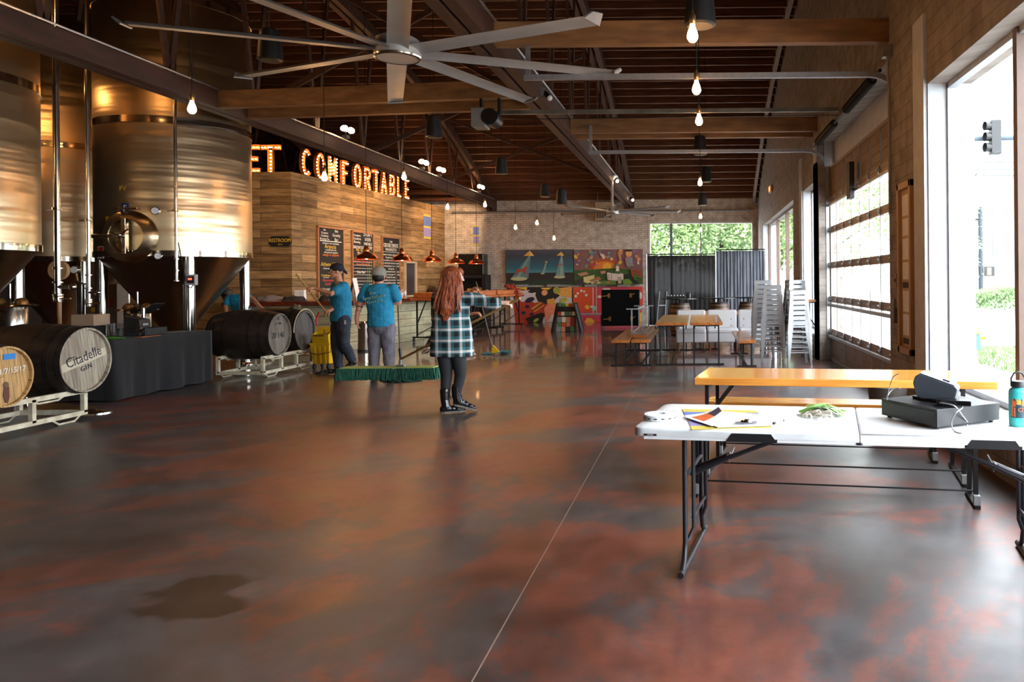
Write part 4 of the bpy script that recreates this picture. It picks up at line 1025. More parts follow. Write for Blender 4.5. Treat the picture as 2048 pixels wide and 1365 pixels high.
for x in (596, 606):
    t = tag(MB().box(at_bar(x, 16.8)+Vector((0, 0, .12)), (.1, .1, .24)).build('paper_carton', M['paper'], None, at_bar(x, 16.8)), ('left' if x == 596 else 'right')+' of two small white cartons standing on the bar', 'carton', 'white cartons on the bar')
p = at_bar(707, 17.2)
t = thing('easel_sign', p, 'small A-frame easel sign standing on the bar between the two men in teal', 'sign')
MB().beam((-.12, .0, 0), (.0, .05, .5), .03, .05).beam((.12, 0, 0), (.0, .05, .5), .03, .05).build('easel_leg', M['blackmetal'], t, smooth=False)
MB().beam((.16, -.1, 0), (.02, .0, .5), .1, .03).build('sign_panel', M['paper'], t, smooth=False)
for k, (x, Y) in enumerate(((803, 18.9), (809, 19.3))):
    tag(MB().lathe([(0, 0), (.045, 0), (.05, .13), (.03, .15), (.03, .2), (0, .2)], at_bar(x, Y), n=16).build('bottle', M['paper'], None, at_bar(x, Y)), ('left' if k == 0 else 'right')+' of two white bottles on the bar by the second man', 'bottle', 'white bottles on the bar')
lump(Vector((-7.15, 20.4, BZ+.1)), (.28, .25, .27), mat('brown_bag', '#5d4632', .9, c2='#1c1510', ns=7), 'brown bag or bundle on the bar left of the red-haired person', 'bundle', 'bag', 6)

# steel trash can
q = G(730, 703); t = thing('trash_can', q, 'cylindrical brushed steel trash can against the bar front', 'trash can')
MB().lathe([(0, 0), (.14, 0), (.145, .02), (.14, .6), (.145, .62), (.13, .65), (0, .66)], n=32).build('body', M['pipe'], t)
MB().lathe([(.146, .0), (.15, .0), (.15, .04), (.146, .04)], n=32, cap=False).build('base_ring', M['black'], t)

# high rolling tables
def hightable(p, ang, L, label, grp, tops=2):
    t = thing('high_rolling_table', p, label, 'high table', grp, rz=ang)   # local y along length
    b = MB()
    b.box((0, 0, 1.06), (.62, L, .06)); b.build('table_top', M['cedar'], t, bevel=.006)
    MB().box((0, 0, 1.16), (.5, L*.96, .13)).build('bench_slab', M['cedar'], t, bevel=.01)
    for s in (-1, 1):
        y = s*(L/2-.2); b = MB()
        for x in (-.24, .24):
            b.beam((x, y, .12), (x, y, 1.03), .035, .035)
        b.beam((-.36, y, .12), (.36, y, .12), .04, .035).beam((-.24, y, 1.02), (.24, y, 1.02), .035, .035)
        b.beam((-.24, y-s*.45, 1.0), (-.24, y, .45), .025, .025).beam((.24, y-s*.45, 1.0), (.24, y, .45), .025, .025)
        b.build('leg_frame', M['blackmetal'], t, smooth=False)
        for x in (-.33, .33):
            b = MB().lathe([(0, -.015), (.045, -.015), (.05, -.008), (.05, .008), (.045, .015), (0, .015)], (x, y, .05), n=16, axis='X').box((x, y, .09), (.03, .04, .05))
            b.build('caster', M['black'], t)
    MB().beam((-.24, -L/2+.2, .18), (-.24, L/2-.2, .5), .02, .02).beam((.24, -L/2+.2, .18), (.24, L/2-.2, .5), .02, .02).beam((0, -L/2+.2, .13), (0, L/2-.2, .13), .03, .03).build('tie_rod', M['blackmetal'], t, smooth=False)
HA, HB = Vector((-6.75, 18.3, 0)), Vector((-5.95, 24.3, 0)); hd = (HB-HA).normalized(); hl = (HB-HA).length/3
for k, lb in enumerate(('nearest tall rolling table with an orange timber slab, left of the red-haired person', 'middle tall rolling table, behind the red-haired person', 'farthest tall rolling table, its wheels near the paintings')):
    hightable(HA+hd*(hl*(k+.5)), atan2(-hd.x, hd.y), hl-.06, lb, 'tall rolling tables beside the bar')
b = MB()
for k in range(7):
    pts = [Vector((-6.0+random.uniform(-.12, .12), 23.9+random.uniform(-.3, .3), 1.27+random.uniform(-.02, .12))) for _ in range(4)]+[Vector((-5.65+random.uniform(-.05, .05), 23.6, 1.05+random.uniform(-.2, .1)))]
    b.tube(pts, .045, 8)
tag(b.build('strap_bundle', mat('red_black_straps', '#a8381c', .7, c2='#1a1413', ns=6), None, (-6.0, 23.9, 1.25)), 'tangle of red and black straps on the far end of the rolling tables', 'straps')
# black cabinet against the back wall
x0, x1 = P(916, 500, YB-.7).x, P(966, 500, YB-.7).x
zt, zb = P(940, 508, YB-.7).z, P(940, 550, YB-.7).z
t = thing('media_cabinet', ((x0+x1)/2, YB-.7, 0), 'tall black cabinet with open shelves on the brick wall beside the bar', 'cabinet')
MB().box2((x0, YB-.7, zb), (x1, YB-.1, zt)).build('screen_box', M['blackgloss'], t, t.location, bevel=.02)
MB().box2((x0-.05, YB-.75, zb-.12), (x1+.1, YB-.1, zb)).box2((x1-.05, YB-.7, 0), (x1+.08, YB-.1, zb)).box2((x0-.05, YB-.7, 0), (x0+.05, YB-.1, zb)).box2((x0-.05, YB-.15, 0), (x1+.1, YB-.1, zb)).box2((x0, YB-.7, .85), (x1, YB-.1, .9)).build('shelf_frame', M['black'], t, t.location, smooth=False)
for k, (dx, w, h, c) in enumerate(((.3, .28, .35, '#c9903f'), (.62, .1, .42, '#8a5a33'), (.75, .12, .38, '#caa37a'), (.92, .06, .3, '#d8d4cf'))):
    tag(MB().box2((x0+dx, YB-.66, .9), (x0+dx+w, YB-.4, .9+h)).build('book_stack', mat('book_%d' % k, c, .6), None, (x0+dx, YB-.66, .9), smooth=False), ('orange illustrated box', 'brown book', 'tan upright box', 'white slim booklet')[k]+' on the open shelf of the black cabinet', 'book' if k else 'box')

# ---------------------------------------------------------------- back wall paintings
def paint(name, label, x0, x1, y0, y1, base, shapes, Yw=YB-.2, scale=None):
    a, c = P(x0, y0, Yw), P(x1, y1, Yw); t = thing('mural_panel', ((a.x+c.x)/2, Yw, c.z), label, 'painting', 'painted panels on the back wall')
    MB().box2((a.x, Yw, c.z), (c.x, Yw+.05, a.z)).build('canvas', base, t, t.location, smooth=False)
    Wd, Hd = c.x-a.x, a.z-c.z; lay = 0
    for (m, pts) in shapes:
        lay += 1; off = -.0015*lay
        if isinstance(pts[0], str):
            cx, cy, rx, ry = pts[1:5]; rot = R(pts[5]) if len(pts) > 5 else 0
            pts = [(cx+rx*cos(q)*cos(rot)-ry*sin(q)*sin(rot)*Hd/Wd, cy+rx*cos(q)*sin(rot)*Wd/Hd+ry*sin(q)*cos(rot)) for q in [2*pi*i/18 for i in range(18)]]
        vs = [(a.x+min(1, max(0, u))*Wd, Yw+off, a.z-min(1, max(0, v))*Hd) for u, v in pts]
        MB().prism(vs, (0, .0012, 0)).build('painted_shape', PM(m), t, t.location, smooth=False)
_pm = {}
def PM(c):
    if c not in _pm: _pm[c] = mat('paint_'+c[1:], c, .6, ns=14)
    return _pm[c]
def skymat():
    m, nt, p = newmat('stormy_sky_paint'); p.inputs['Roughness'].default_value = .6
    g = N(nt, 'ShaderNodeNewGeometry'); s = N(nt, 'ShaderNodeSeparateXYZ'); nt.links.new(g.outputs['Position'], s.inputs[0])
    nz = N(nt, 'ShaderNodeTexNoise'); nz.inputs['Scale'].default_value = 2.2; nz.inputs['Detail'].default_value = 5
    mr = N(nt, 'ShaderNodeMath', operation='MULTIPLY_ADD'); nt.links.new(nz.outputs[0], mr.inputs[0]); mr.inputs[1].default_value = .25; nt.links.new(s.outputs[2], mr.inputs[2])
    m2 = N(nt, 'ShaderNodeMapRange'); nt.links.new(mr.outputs[0], m2.inputs[0]); m2.inputs['From Min'].default_value = 1.75; m2.inputs['From Max'].default_value = 2.75
    nt.links.new(ramp(nt, m2.outputs[0], [(0, hexc('#5d9fa0')), (.35, hexc('#27606e')), (.75, hexc('#343c48')), (1, hexc('#4a4a52'))]), p.inputs['Base Color']); return m
def beam_(cx, ty, bx, by, w): return [(cx-.01, ty), (cx+.01, ty), (bx+w/2, by), (bx-w/2, by)]
cow = [(0, .5), (.1, .35), (.55, .3), (.75, .1), (.9, 0), (1, .12), (.9, .3), (.85, .5), (.9, .95), (.8, .95), (.7, .6), (.35, .6), (.2, .75), (.05, 1), (0, .95), (.1, .65)]
def sc(pts, x, y, w, h): return [(x+u*w, y+v*h) for u, v in pts]
paint('a', 'painting of gold pyramids beaming light onto red animals, upper left of the four panels', 1012, 1147, 500, 569, skymat(), [
    ('#2b2725', [(0, .66), (1, .66), (1, 1), (0, 1)]), ('#1d3a26', [(0, .93), (.6, .88), (1, .93), (1, 1), (0, 1)]),
    ('#5e7f80', beam_(.36, .15, .2, .82, .26)), ('#7c9c92', [(.355, .15), (.365, .15), (.2, .8), (.14, .8)]), ('#b7b98a', ('e', .19, .83, .125, .055)), ('#d8a448', [(.26, .18), (.355, .03), (.42, .18)]), ('#f0c766', [(.355, .03), (.355, .18), (.42, .18)]),
    ('#6f9092', beam_(.83, .17, .8, .77, .14)), ('#8fa98e', [(.825, .17), (.835, .17), (.84, .76), (.8, .76)]), ('#b7b98a', ('e', .795, .79, .085, .04)), ('#d8a448', [(.75, .18), (.82, .07), (.865, .18)]), ('#f0c766', [(.82, .07), (.83, .18), (.865, .18)]),
    ('#7b9a96', beam_(.6, .36, .55, .68, .05)), ('#b7b98a', ('e', .54, .69, .03, .015)), ('#d8a448', [(.575, .37), (.6, .32), (.622, .37)]),
    ('#b5432a', sc(cow, .15, .48, .17, .24)), ('#b5432a', sc(cow, .765, .4, .08, .08))])
random.seed(12)
city = [('#b0552f', ('e', .45, .55, .24, .34)), ('#e2822d', ('e', .45, .55, .17, .22)), ('#f3b53a', ('e', .48, .5, .065, .12)), ('#3d5f2c', [(0, .58), (.3, .56), (.6, .53), (1, .6), (1, 1), (0, 1)])]
pal = ['#c98a5a', '#e3c2a0', '#b34a35', '#7e6fa0', '#e0b04a', '#6f9a8a', '#d9d2c6', '#c46f7a', '#5e7fa0', '#e08a5a']
for k in range(46):
    x = random.uniform(.02, .97); y = random.uniform(.03, .5)
    if abs(x-.47) < .12 and y > .3: continue
    city.append((random.choice(pal), ('e', x, y, random.uniform(.012, .04), random.uniform(.02, .06), random.uniform(0, 180))))
city += [('#d9a06a', ('e', .8, .12, .045, .1)), ('#3a2620', ('e', .8, .03, .05, .04)), ('#8c8688', [(.75, .25), (.85, .22), (.86, .42), (.8, .52), (.76, .45)]),
    ('#2a2a2b', [(.72, .72), (.8, .7), (.95, .98), (.84, .98)]), ('#343333', [(.05, .85), (.2, .8), (.15, 1), (.02, 1)]),
    ('#d9d08a', [(.14, .78), (.3, .72), (.3, .9), (.2, .96), (.14, .92)]), ('#a8764a', [(.22, .88), (.36, .76), (.4, .84), (.3, .95)]), ('#c9b7a0', [(.24, .92), (.36, .86), (.36, .95), (.26, .99)]),
    ('#e4ddcf', [(.48, .66), (.6, .64), (.72, .7), (.72, .86), (.6, .9), (.49, .86)]), ('#49684a', [(.49, .65), (.6, .62), (.72, .66), (.66, .7), (.55, .68)]), ('#8f8a86', [(.5, .7), (.51, .7), (.51, .85), (.5, .85)]), ('#8f8a86', [(.54, .7), (.55, .7), (.55, .85), (.54, .85)]), ('#e4ddcf', [(.62, .45), (.65, .45), (.66, .62), (.61, .62)]), ('#5fa08a', [(.615, .47), (.635, .36), (.655, .47)]), ('#b9b2a6', [(.64, .78), (.69, .78), (.69, .97), (.64, .97)]),
    ('#9a4a30', [(.83, .56), (.99, .6), (.99, .8), (.84, .78)]), ('#6d2f1f', [(.85, .62), (.97, .65), (.97, .67), (.85, .64)]), ('#6d2f1f', [(.85, .7), (.97, .73), (.97, .75), (.85, .72)]), ('#3f6a2e', ('e', .89, .78, .03, .1)), ('#b58a62', [(.05, .68), (.18, .63), (.22, .7), (.1, .76)]), ('#c98a7a', [(.38, .62), (.46, .6), (.46, .68), (.4, .7)]), ('#5f8a3a', [(.3, .9), (.6, .88), (.62, 1), (.3, 1)]), ('#6a9a3c', [(.7, .86), (.8, .84), (.86, .98), (.72, 1)]), ('#c9744a', ('e', .5, .93, .03, .03)), ('#d9a0a0', ('e', .36, .94, .03, .03))]
paint('b', 'crowded colourful painting of a town at sunset, upper right of the four panels', 1148, 1286, 500, 569, mat('dusk_purple_paint', '#6a5560', .6, c2='#8a5a4a', ns=3), city)
paint('c', 'painting of bold leaf shapes in red, black and white, lower left panel', 1020, 1144, 575, 645, PM('#c9c2c0'), [
    ('#b03a22', [(.05, .45), (.25, .3), (.4, .45), (.55, .38), (.72, .55), (.6, .8), (.4, 1), (.08, 1)]), ('#1a1517', [(.0, 0), (.95, 0), (.9, .12), (.62, .5), (.45, .4), (.4, .2), (.12, .05)]), ('#cfc8c6', [(.04, .12), (.32, .08), (.25, .2), (.42, .15), (.4, .3), (.2, .42), (.06, .3)]),
    ('#241d4a', ('e', .17, .2, .06, .05, 20)), ('#211c40', ('e', .32, .36, .08, .07, -20)), ('#e0a06a', ('e', .56, .16, .05, .08, -30)), ('#e3b53f', [(.08, .0), (.28, .0), (.27, .09), (.15, .04)]), ('#e3b53f', [(.5, .02), (.68, .02), (.62, .08), (.52, .06)]),
    ('#e0a24a', [(.7, .05), (1, .0), (1, .3), (.85, .28), (.75, .18)]), ('#9aa03c', ('e', .76, .1, .06, .1, 40)), ('#a8ac3f', ('e', .86, .38, .07, .07, -25)), ('#a8ac3f', ('e', .92, .56, .07, .05)), ('#e38a6a', [(.55, .6), (.7, .3), (.78, .6), (.72, .95), (.58, .98)]), ('#d8a23a', [(.6, .35), (.72, .32), (.7, .5), (.6, .46)]),
    ('#1a1517', [(.25, .88), (.5, .72), (.56, .75), (.52, 1), (.3, 1)]), ('#8fb04a', ('e', .42, .93, .05, .04, -30)), ('#241d4a', ('e', .28, .55, .035, .045)), ('#241d4a', ('e', .22, .72, .035, .045)), ('#241d4a', ('e', .35, .76, .035, .04)), ('#c8982f', [(.34, .6), (.5, .42), (.52, .44), (.37, .64)]), ('#c8982f', [(.38, .68), (.55, .5), (.56, .52), (.4, .71)]), ('#cfc8c6', [(.6, .98), (.68, .75), (.78, .9), (.8, 1)])])
paint('d', 'painting of orange and pink fields, lower right panel behind the black staging', 1146, 1286, 575, 645, PM('#c5455c'), [
    ('#d4502a', [(0, 0), (.3, 0), (.3, .68), (.12, .7), (0, .45)]), ('#d8483a', [(.78, 0), (1, 0), (1, .8), (.9, .8), (.88, .2)]), ('#e3bfae', [(.28, 0), (.295, 0), (.295, .75), (.28, .75)]), ('#e3bfae', [(.33, 0), (.34, 0), (.34, .75), (.33, .75)]),
    ('#e8b53a', [(0, .42), (.08, .55), (.02, .62), (0, .6)]), ('#e8b53a', ('e', .2, .56, .035, .06)), ('#d4502a', ('e', .14, .62, .05, .06)), ('#8ec4b4', ('e', .3, .6, .03, .08, 30)), ('#e3ddd2', ('e', .27, .55, .03, .03)), ('#e3ddd2', ('e', .04, .25, .02, .04)), ('#e3ddd2', ('e', .07, .17, .018, .03)), ('#e3ddd2', ('e', .12, .1, .015, .04)), ('#e3ddd2', ('e', .16, .12, .015, .03)), ('#e3ddd2', ('e', .19, .22, .02, .04)), ('#e3ddd2', ('e', .38, .27, .03, .04)), ('#e3ddd2', ('e', .48, .06, .06, .03)), ('#e8b53a', [(.15, 1), (.2, .86), (.27, .88), (.32, 1)]), ('#e8b53a', [(.93, .7), (1, .75), (1, 1), (.93, 1)]), ('#e3ddd2', ('e', .97, .25, .02, .1))])
for k, (x0, x1) in enumerate(((1032, 1056), (1094, 1119), (1169, 1194), (1235, 1260))):
    a, c = P(x0, 569.5, YB-.25), P(x1, 574, YB-.25)
    tag(MB().box2((a.x, YB-.26, c.z), (c.x, YB-.16, a.z)).build('caption_plate', mat('caption_grey', '#8f8a86', .6), None, (a.x, YB-.2, c.z), smooth=False), 'grey caption plate between upper and lower panels, %s of four' % ('first from left', 'second from left', 'third from left', 'rightmost')[k], 'caption plate', 'caption plates between the panels')
    if k == 1 or k == 3: pass

# ---------------------------------------------------------------- furniture in the middle distance
def trestle(name, cat, x0, x1, y0, y1, zt, label, grp, th=.05, m='woody', inset=.12, flip=False):
    c = Vector(((x0+x1)/2, (y0+y1)/2, 0)); t = thing(name, c, label, cat, grp)
    w, L = x1-x0, y1-y0; top = MB(); n = max(1, round(w/.15))
    top.box((0, 0, zt-th/2), (w, L, th)); top.build('table_top' if cat == 'table' else 'seat', M[m], t, bevel=.005, smooth=False)
    for s in (-1, 1):
        y = s*(L/2-inset*L); b = MB()
        for x in (-w/2+.07, w/2-.07): b.beam((x, y, .01), (x, y, zt-th), .025, .025)
        b.beam((-w/2-.02, y, .012), (w/2+.02, y, .012), .03, .022).beam((-w/2+.07, y, zt-th-.012), (w/2-.07, y, zt-th-.012), .025, .02)
        b.build('leg_frame', M['blackmetal'], t, smooth=False)
    MB().beam((0, -L/2+inset*L, .012), (0, L/2-inset*L, .012), .025, .02).build('floor_bar', M['blackmetal'], t, smooth=False)
    return t
M['mid_wood'] = mat('table_wood_brown', '#b06a30', .3, c2='#7c451c', ns=1.5, scale=(10, 1.2, 10), coat=.3)
trestle('beer_table', 'table', -.74, -.19, 12.95, 15.9, .74, 'left of two narrow brown beer tables standing end-on before the white sofas', 'beer tables before the sofas', m='mid_wood', inset=.03)
trestle('beer_table', 'table', -.15, .42, 12.95, 15.9, .74, 'right of two narrow brown beer tables standing end-on before the white sofas', 'beer tables before the sofas', m='mid_wood', inset=.03)
trestle('bench', 'bench', -1.50, -1.19, 12.9, 15.9, .45, 'left of two low wooden benches carrying an upturned bench', 'low benches in the middle of the floor', m='mid_wood', inset=.03)
trestle('bench', 'bench', -1.16, -.84, 12.9, 15.9, .45, 'right of two low wooden benches carrying an upturned bench', 'low benches in the middle of the floor', m='mid_wood', inset=.03)
trestle('bench', 'bench', .67, .96, 12.6, 15.0, .45, 'low wooden bench right of the beer tables, beside the stacked stools', 'low benches in the middle of the floor', m='mid_wood', inset=.04)
# upturned bench
t = thing('upturned_bench', (-1.13, 14.7, .45), 'wooden bench lying upside down with black legs in the air on two benches', 'bench')
MB().box((.05, 0, .025), (.3, 2.5, .05)).build('seat', M['mid_wood'], t, bevel=.004, smooth=False)
for s in (-1, 1):
    y = s*.85; b = MB()
    for x in (-.1, .1): b.beam((x, y, .05), (x, y, .5), .025, .025)
    b.beam((-.2, y, .5), (.2, y, .5), .03, .022).beam((-.1, y, .06), (.1, y, .06), .025, .02); b.build('leg_frame', M['steelgrey'], t, smooth=False)
MB().beam((0, -.85, .5), (0, .85, .5), .025, .02).beam((-.1, -.85, .06), (-.1, .85, .06), .02, .02).beam((.1, -.85, .06), (.1, .85, .06), .02, .02).build('floor_bar', M['steelgrey'], t, smooth=False)
# table behind the sofas
t = thing('beer_table', (.95, 17.3, 0), 'long orange wooden table standing crosswise behind the white sofas', 'table', 'beer tables before the sofas')
del t['group']
MB().box((0, 0, .71), (2.25, .62, .07)).build('table_top', M['wood'], t, bevel=.006, smooth=False)
for x in (-.9, .9): MB().beam((x, -.25, 0), (x, -.25, .68), .03, .03).beam((x, .25, 0), (x, .25, .68), .03, .03).beam((x, -.3, .015), (x, .3, .015), .03, .03).build('leg_frame', M['blackmetal'], t, smooth=False)

# white armless sofas
M['sofa'] = mat('white_leather', '#d5d6d8', .4, c2='#c6c7ca', ns=3, b=.15, bd=.02)
M['legwood'] = mat('sofa_leg_wood', '#7a4a26', .4)
def sofa(x0, x1, label, arm=False):
    w = x1-x0; t = thing('sofa_seat', ((x0+x1)/2, 15.7, 0), label, 'sofa', 'white sofa seats pushed together')
    MB().box((0, .38, .27), (w-.015, .76, .22)).build('base', M['sofa'], t, bevel=.03)
    MB().box((0, .33, .40), (w-.02, .68, .1)).build('seat_cushion', M['sofa'], t, bevel=.035)
    bk = MB().box((0, .72, .57), (w-.02, .14, .5)).build('backrest', M['sofa'], t, bevel=.045)
    b = MB()
    for (u, z) in ((-.2, .62), (.2, .62), (-.2, .48), (.2, .48), (0, .55)): b.ball((u, .645, z), .012, 8, 6, (1, .5, 1))
    b.build('button', mat('sofa_button', '#4a4c52', .4), bk)
    for sx in (-1, 1):
        for y in (.06, .7): MB().tube([(sx*(w/2-.06), y, .17), (sx*(w/2-.06), y, 0)], [.03, .018], 8).build('leg', M['legwood'], t)
    if arm: MB().box((-w/2+.05, .36, .47), (.1, .66, .16)).build('armrest', M['sofa'], t, bevel=.04)
sofa(-.48, .17, 'leftmost white buttoned sofa seat, the one with an armrest', True)
sofa(.18, .85, 'middle white buttoned sofa seat behind the right beer table')
sofa(.86, 1.52, 'rightmost white buttoned sofa seat, behind the low bench and stools')

# round tables on barrels
M['oak'] = mat('barrel_oak', '#6f5239', .55, c2='#4b3524', ns=2, scale=(9, 9, 1), b=.3)
M['oakdark'] = mat('barrel_oak_black', '#2a1e16', .5, c2='#16100c', ns=2, scale=(2, 9, 9), b=.35)
M['hoop'] = mat('barrel_hoop', '#3b3633', .45, .7, c2='#2a2523', ns=12)
def barrel_prof(r1, r2, L, n=12): return [(r1+(r2-r1)*(1-((2*i/n-1)**2)), -L/2+L*i/n) for i in range(n+1)]
def barrel(parent, c, r1, r2, L, axis, stave, head, hoops=(-.47, -.36, -.2, .2, .36, .47), headm=None):
    def br(z): return r1+(r2-r1)*(1-(2*z/L)**2)
    MB().lathe(barrel_prof(r1, r2, L), c, n=40, axis=axis, cap=False).build('staves', stave, parent, ang=60)
    hp = L/2-.035
    for s in (-1, 1):
        z = s*hp; MB().lathe([(0, z), (r1-.015, z), (r1-.015, s*L/2), (r1+.004, s*L/2)], c, n=40, axis=axis, cap=False).build('head', head, parent)
    for f in hoops:
        z0, z1 = f*L-.022, f*L+.022
        MB().lathe([(br(z0)-.002, z0), (br(z0)+.004, z0), (br(z1)+.004, z1), (br(z1)-.002, z1)], c, n=40, axis=axis, cap=False).build('hoop', M['hoop'], parent)
for k, (x, Y, lb) in enumerate(((1360, 20.0, 'round black table top on an upright barrel, leftmost, with gear on it'), (1438, 20.3, 'round black table top on an upright barrel, before the grey curtain'), (1497, 20.6, 'round black table top on an upright barrel, nearest the stacked stools'))):
    q = P(x, 600, Y); q.z = 0
    t = thing('barrel_table', q, lb, 'table', 'barrel tables before the curtains')
    barrel(t, (0, 0, .44), .24, .30, .86, 'Z', M['oak'], M['oak'])
    MB().cyl((0, 0, .86), (0, 0, .97), .03, 10).cyl((.12, .1, .86), (.12, .1, .97), .015, 8).cyl((-.12, .1, .86), (-.12, .1, .97), .015, 8).build('post', M['blackmetal'], t)
    MB().lathe([(0, .97), (.48, .97), (.5, .975), (.5, .995), (.48, 1.0), (0, 1.0)], n=48).build('table_top', M['blackgloss'], t)
q = P(1352, 597, 19.9); q.z = 1.0
t = thing('mixing_console', q, 'flat black music gear with knobs on the leftmost barrel table', 'mixer')
MB().box((0, 0, .03), (.5, .3, .06)).build('body', M['black'], t, bevel=.008)
b = MB()
for i in range(6):
    for j in range(3): b.cyl((-.2+i*.08, -.1+j*.08, .06), (-.2+i*.08, -.1+j*.08, .085), .012, 8)
b.build('knob', M['galv'], t)
q = P(1378, 597, 20.1); q.z = 1.0
tag(MB().lathe([(0, 0), (.05, 0), (.05, .12), (.03, .14), (0, .14)], n=12).build('canister', M['black']), 'small black canister right of the music gear on the leftmost barrel table', 'canister').location = q

# pipe-and-drape screens
def drape(x0, x1, ytop, Y, m, label, seed, amp, nf, zb=.02):
    a, c = P(x0, ytop, Y), P(x1, ytop, Y); zt = (a.z+c.z)/2; t = thing('drape_screen', ((a.x+c.x)/2, Y, 0), label, 'curtain', 'pipe-and-drape screens')
    random.seed(seed); n = nf*8; vs = []; fs = []; ph = [random.uniform(-1.2, 1.2) for _ in range(nf+1)]; fa_ = [random.uniform(.35, 1.2) for _ in range(nf+2)]
    for j in range(9):
        z = zb+(zt-.04-zb)*j/8
        for i in range(n+1):
            u = i/n; fi = int(u*nf); ff = u*nf-fi; q = 2*pi*u*nf+(ph[fi]*(1-ff)+ph[min(nf, fi+1)]*ff); am = amp*(.55+.45*(1-j/8))*(fa_[fi]*(1-ff)+fa_[fi+1]*ff); vs.append((a.x-t.location.x+(c.x-a.x)*u+.01*sin(q*.7+j), sin(q)*am+.25*am*sin(q*2.3+j*.3), z))
    for j in range(8):
        for i in range(n): fs.append((j*(n+1)+i, j*(n+1)+i+1, (j+1)*(n+1)+i+1, (j+1)*(n+1)+i))
    o = MB().add(vs, fs).build('curtain_cloth', m, t, ang=180)
    s = o.modifiers.new('thick', 'SOLIDIFY'); s.thickness = .004
    L = (c.x-a.x)/2
    for s in (-1, 1): MB().cyl((s*(L+.02), 0, 0), (s*(L+.02), 0, zt+.02), .022, 10).lathe([(0, 0), (.2, 0), (.2, .012), (0, .015)], (s*(L+.02), 0, 0), n=16).build('upright_pole', M['conduit'], t)
    MB().cyl((-L, 0, zt), (L, 0, zt), .018, 8).build('cross_bar', M['blackmetal'], t)
M['sheer'] = mat('sheer_black_cloth', '#15171a', .8, c2='#0d0e10', ns=4, alpha=.94)
M['greydrape'] = mat('charcoal_satin', '#4a4e57', .75, c2='#41454d', ns=4)
drape(1294, 1430, 509, 24.6, M['sheer'], 'sheer black curtain screen hanging before the back window, left one', 4, .011, 15)
drape(1432, 1529, 499.5, 22.9, M['greydrape'], 'taller charcoal pleated curtain screen, right one, nearer the stools', 5, .035, 15)

# black folded stage case
x0, x1 = P(1203, 620, 23.2).x, P(1278, 620, 23.2).x
t = thing('stage_panel', ((x0+x1)/2, 23.2, 0), 'big square black folded staging panel with four latches, standing on edge', 'staging')
MB().box2((x0, 23.2, .08), (x1, 23.5, 1.2)).build('panel', mat('matt_black_panel', '#060607', .95, spec=.1), t, t.location, bevel=.01)
for (u, v) in ((.2, .84), (.78, .84), (.22, .2), (.8, .2)):
    cx, cz = x0+(x1-x0)*u, .08+1.12*v
    b = MB().box((cx, 23.19, cz), (.07, .02, .13)).beam((cx-.02, 23.17, cz), (cx+(-.2 if u < .5 else .12), 23.17, cz-(.02 if u < .5 else -.06)), .02, .03)
    b.build('latch', mat('latch_bronze', '#6b5f50', .4, .6) if False else M['brass'], t, t.location)
for x in (x0+.06, x1-.06): MB().lathe([(0, -.02), (.04, -.02), (.04, .02), (0, .02)], (x, 23.35, .04), n=14, axis='X').build('caster', M['galv'], t, t.location)
# sandwich boards
for k, (xa, xb, ya, yb, lb) in enumerate(((1118, 1106, 607, 663, 'dark A-frame board leaning left of the can display'), (1151, 1164, 607, 664, 'dark A-frame board leaning right of the can display'))):
    g = G(xb, yb); tp = P(xa, ya, g.y+.1); t = thing('sandwich_board', (g.x, g.y, 0), lb, 'board', 'dark boards beside the can display')
    e = Vector((0, .55, 0)); a = Vector((g.x, g.y-.2, 0)); b_ = Vector((tp.x, g.y-.2, tp.z)); nx = (b_-a).normalized().cross(e.normalized())*.03
    MB().prism([a, b_, b_+e, a+e], nx).build('board_face', M['darkcloth'], t, t.location, smooth=False)
    MB().beam(a, b_, .03, .04).beam(a+e, b_+e, .03, .04).beam(b_, b_+e, .03, .04).build('board_frame', M['blackmetal'], t, t.location, smooth=False)
# can display
g0, g1 = G(1114, 664), G(1149, 664); w = g1.x-g0.x; cx = (g0.x+g1.x)/2; Yd = g0.y
t = thing('can_display', (cx, Yd, 0), 'stepped display rack of coloured cans and cartons between two dark boards', 'display rack')
MB().box2((cx-w/2, Yd, 0), (cx+w/2, Yd+.45, .12)).box2((cx-w/2, Yd+.12, .12), (cx+w/2, Yd+.45, .46)).box2((cx-w/2, Yd+.2, .46), (cx+w/2, Yd+.45, .72)).build('rack', M['black'], t, t.location, smooth=False)
random.seed(9); pc = ['#c9502e', '#e8e4dc', '#4f7a4a', '#d8c24a', '#2b2b2e', '#c98a6a', '#e0ded8', '#7a8a90', '#8d2f22']
cans = MB
k = 0
for (z, y, n, h, hw) in ((0, -.09, 4, .15, .06), (.12, .02, 4, .15, .055), (.27, .02, 4, .16, .055), (.46, .1, 5, .12, .045), (.72, .22, 5, .11, .04)):
    for i in range(n):
        x = cx-w/2+w*(i+.5)/n
        ci = random.randrange(9); c = pc[ci]; k += 1; cn_ = ('orange', 'cream', 'green', 'yellow', 'black', 'tan', 'white', 'grey', 'dark red')[ci]
        b = MB().box((x, Yd+y+.05, z+h/2+.002), (w/n-.012, .09, h-.008))
        tag(b.build('drink_carton', PM(c), None, (x, Yd+y+.05, z), bevel=.004), '%s drink carton on the %s step of the display rack, %s from the left' % (cn_, {0: 'lowest', .12: 'second', .27: 'third', .46: 'fourth', .72: 'top'}[z], ('first', 'second', 'third', 'fourth', 'fifth')[i]), 'carton', 'cartons on the display rack')
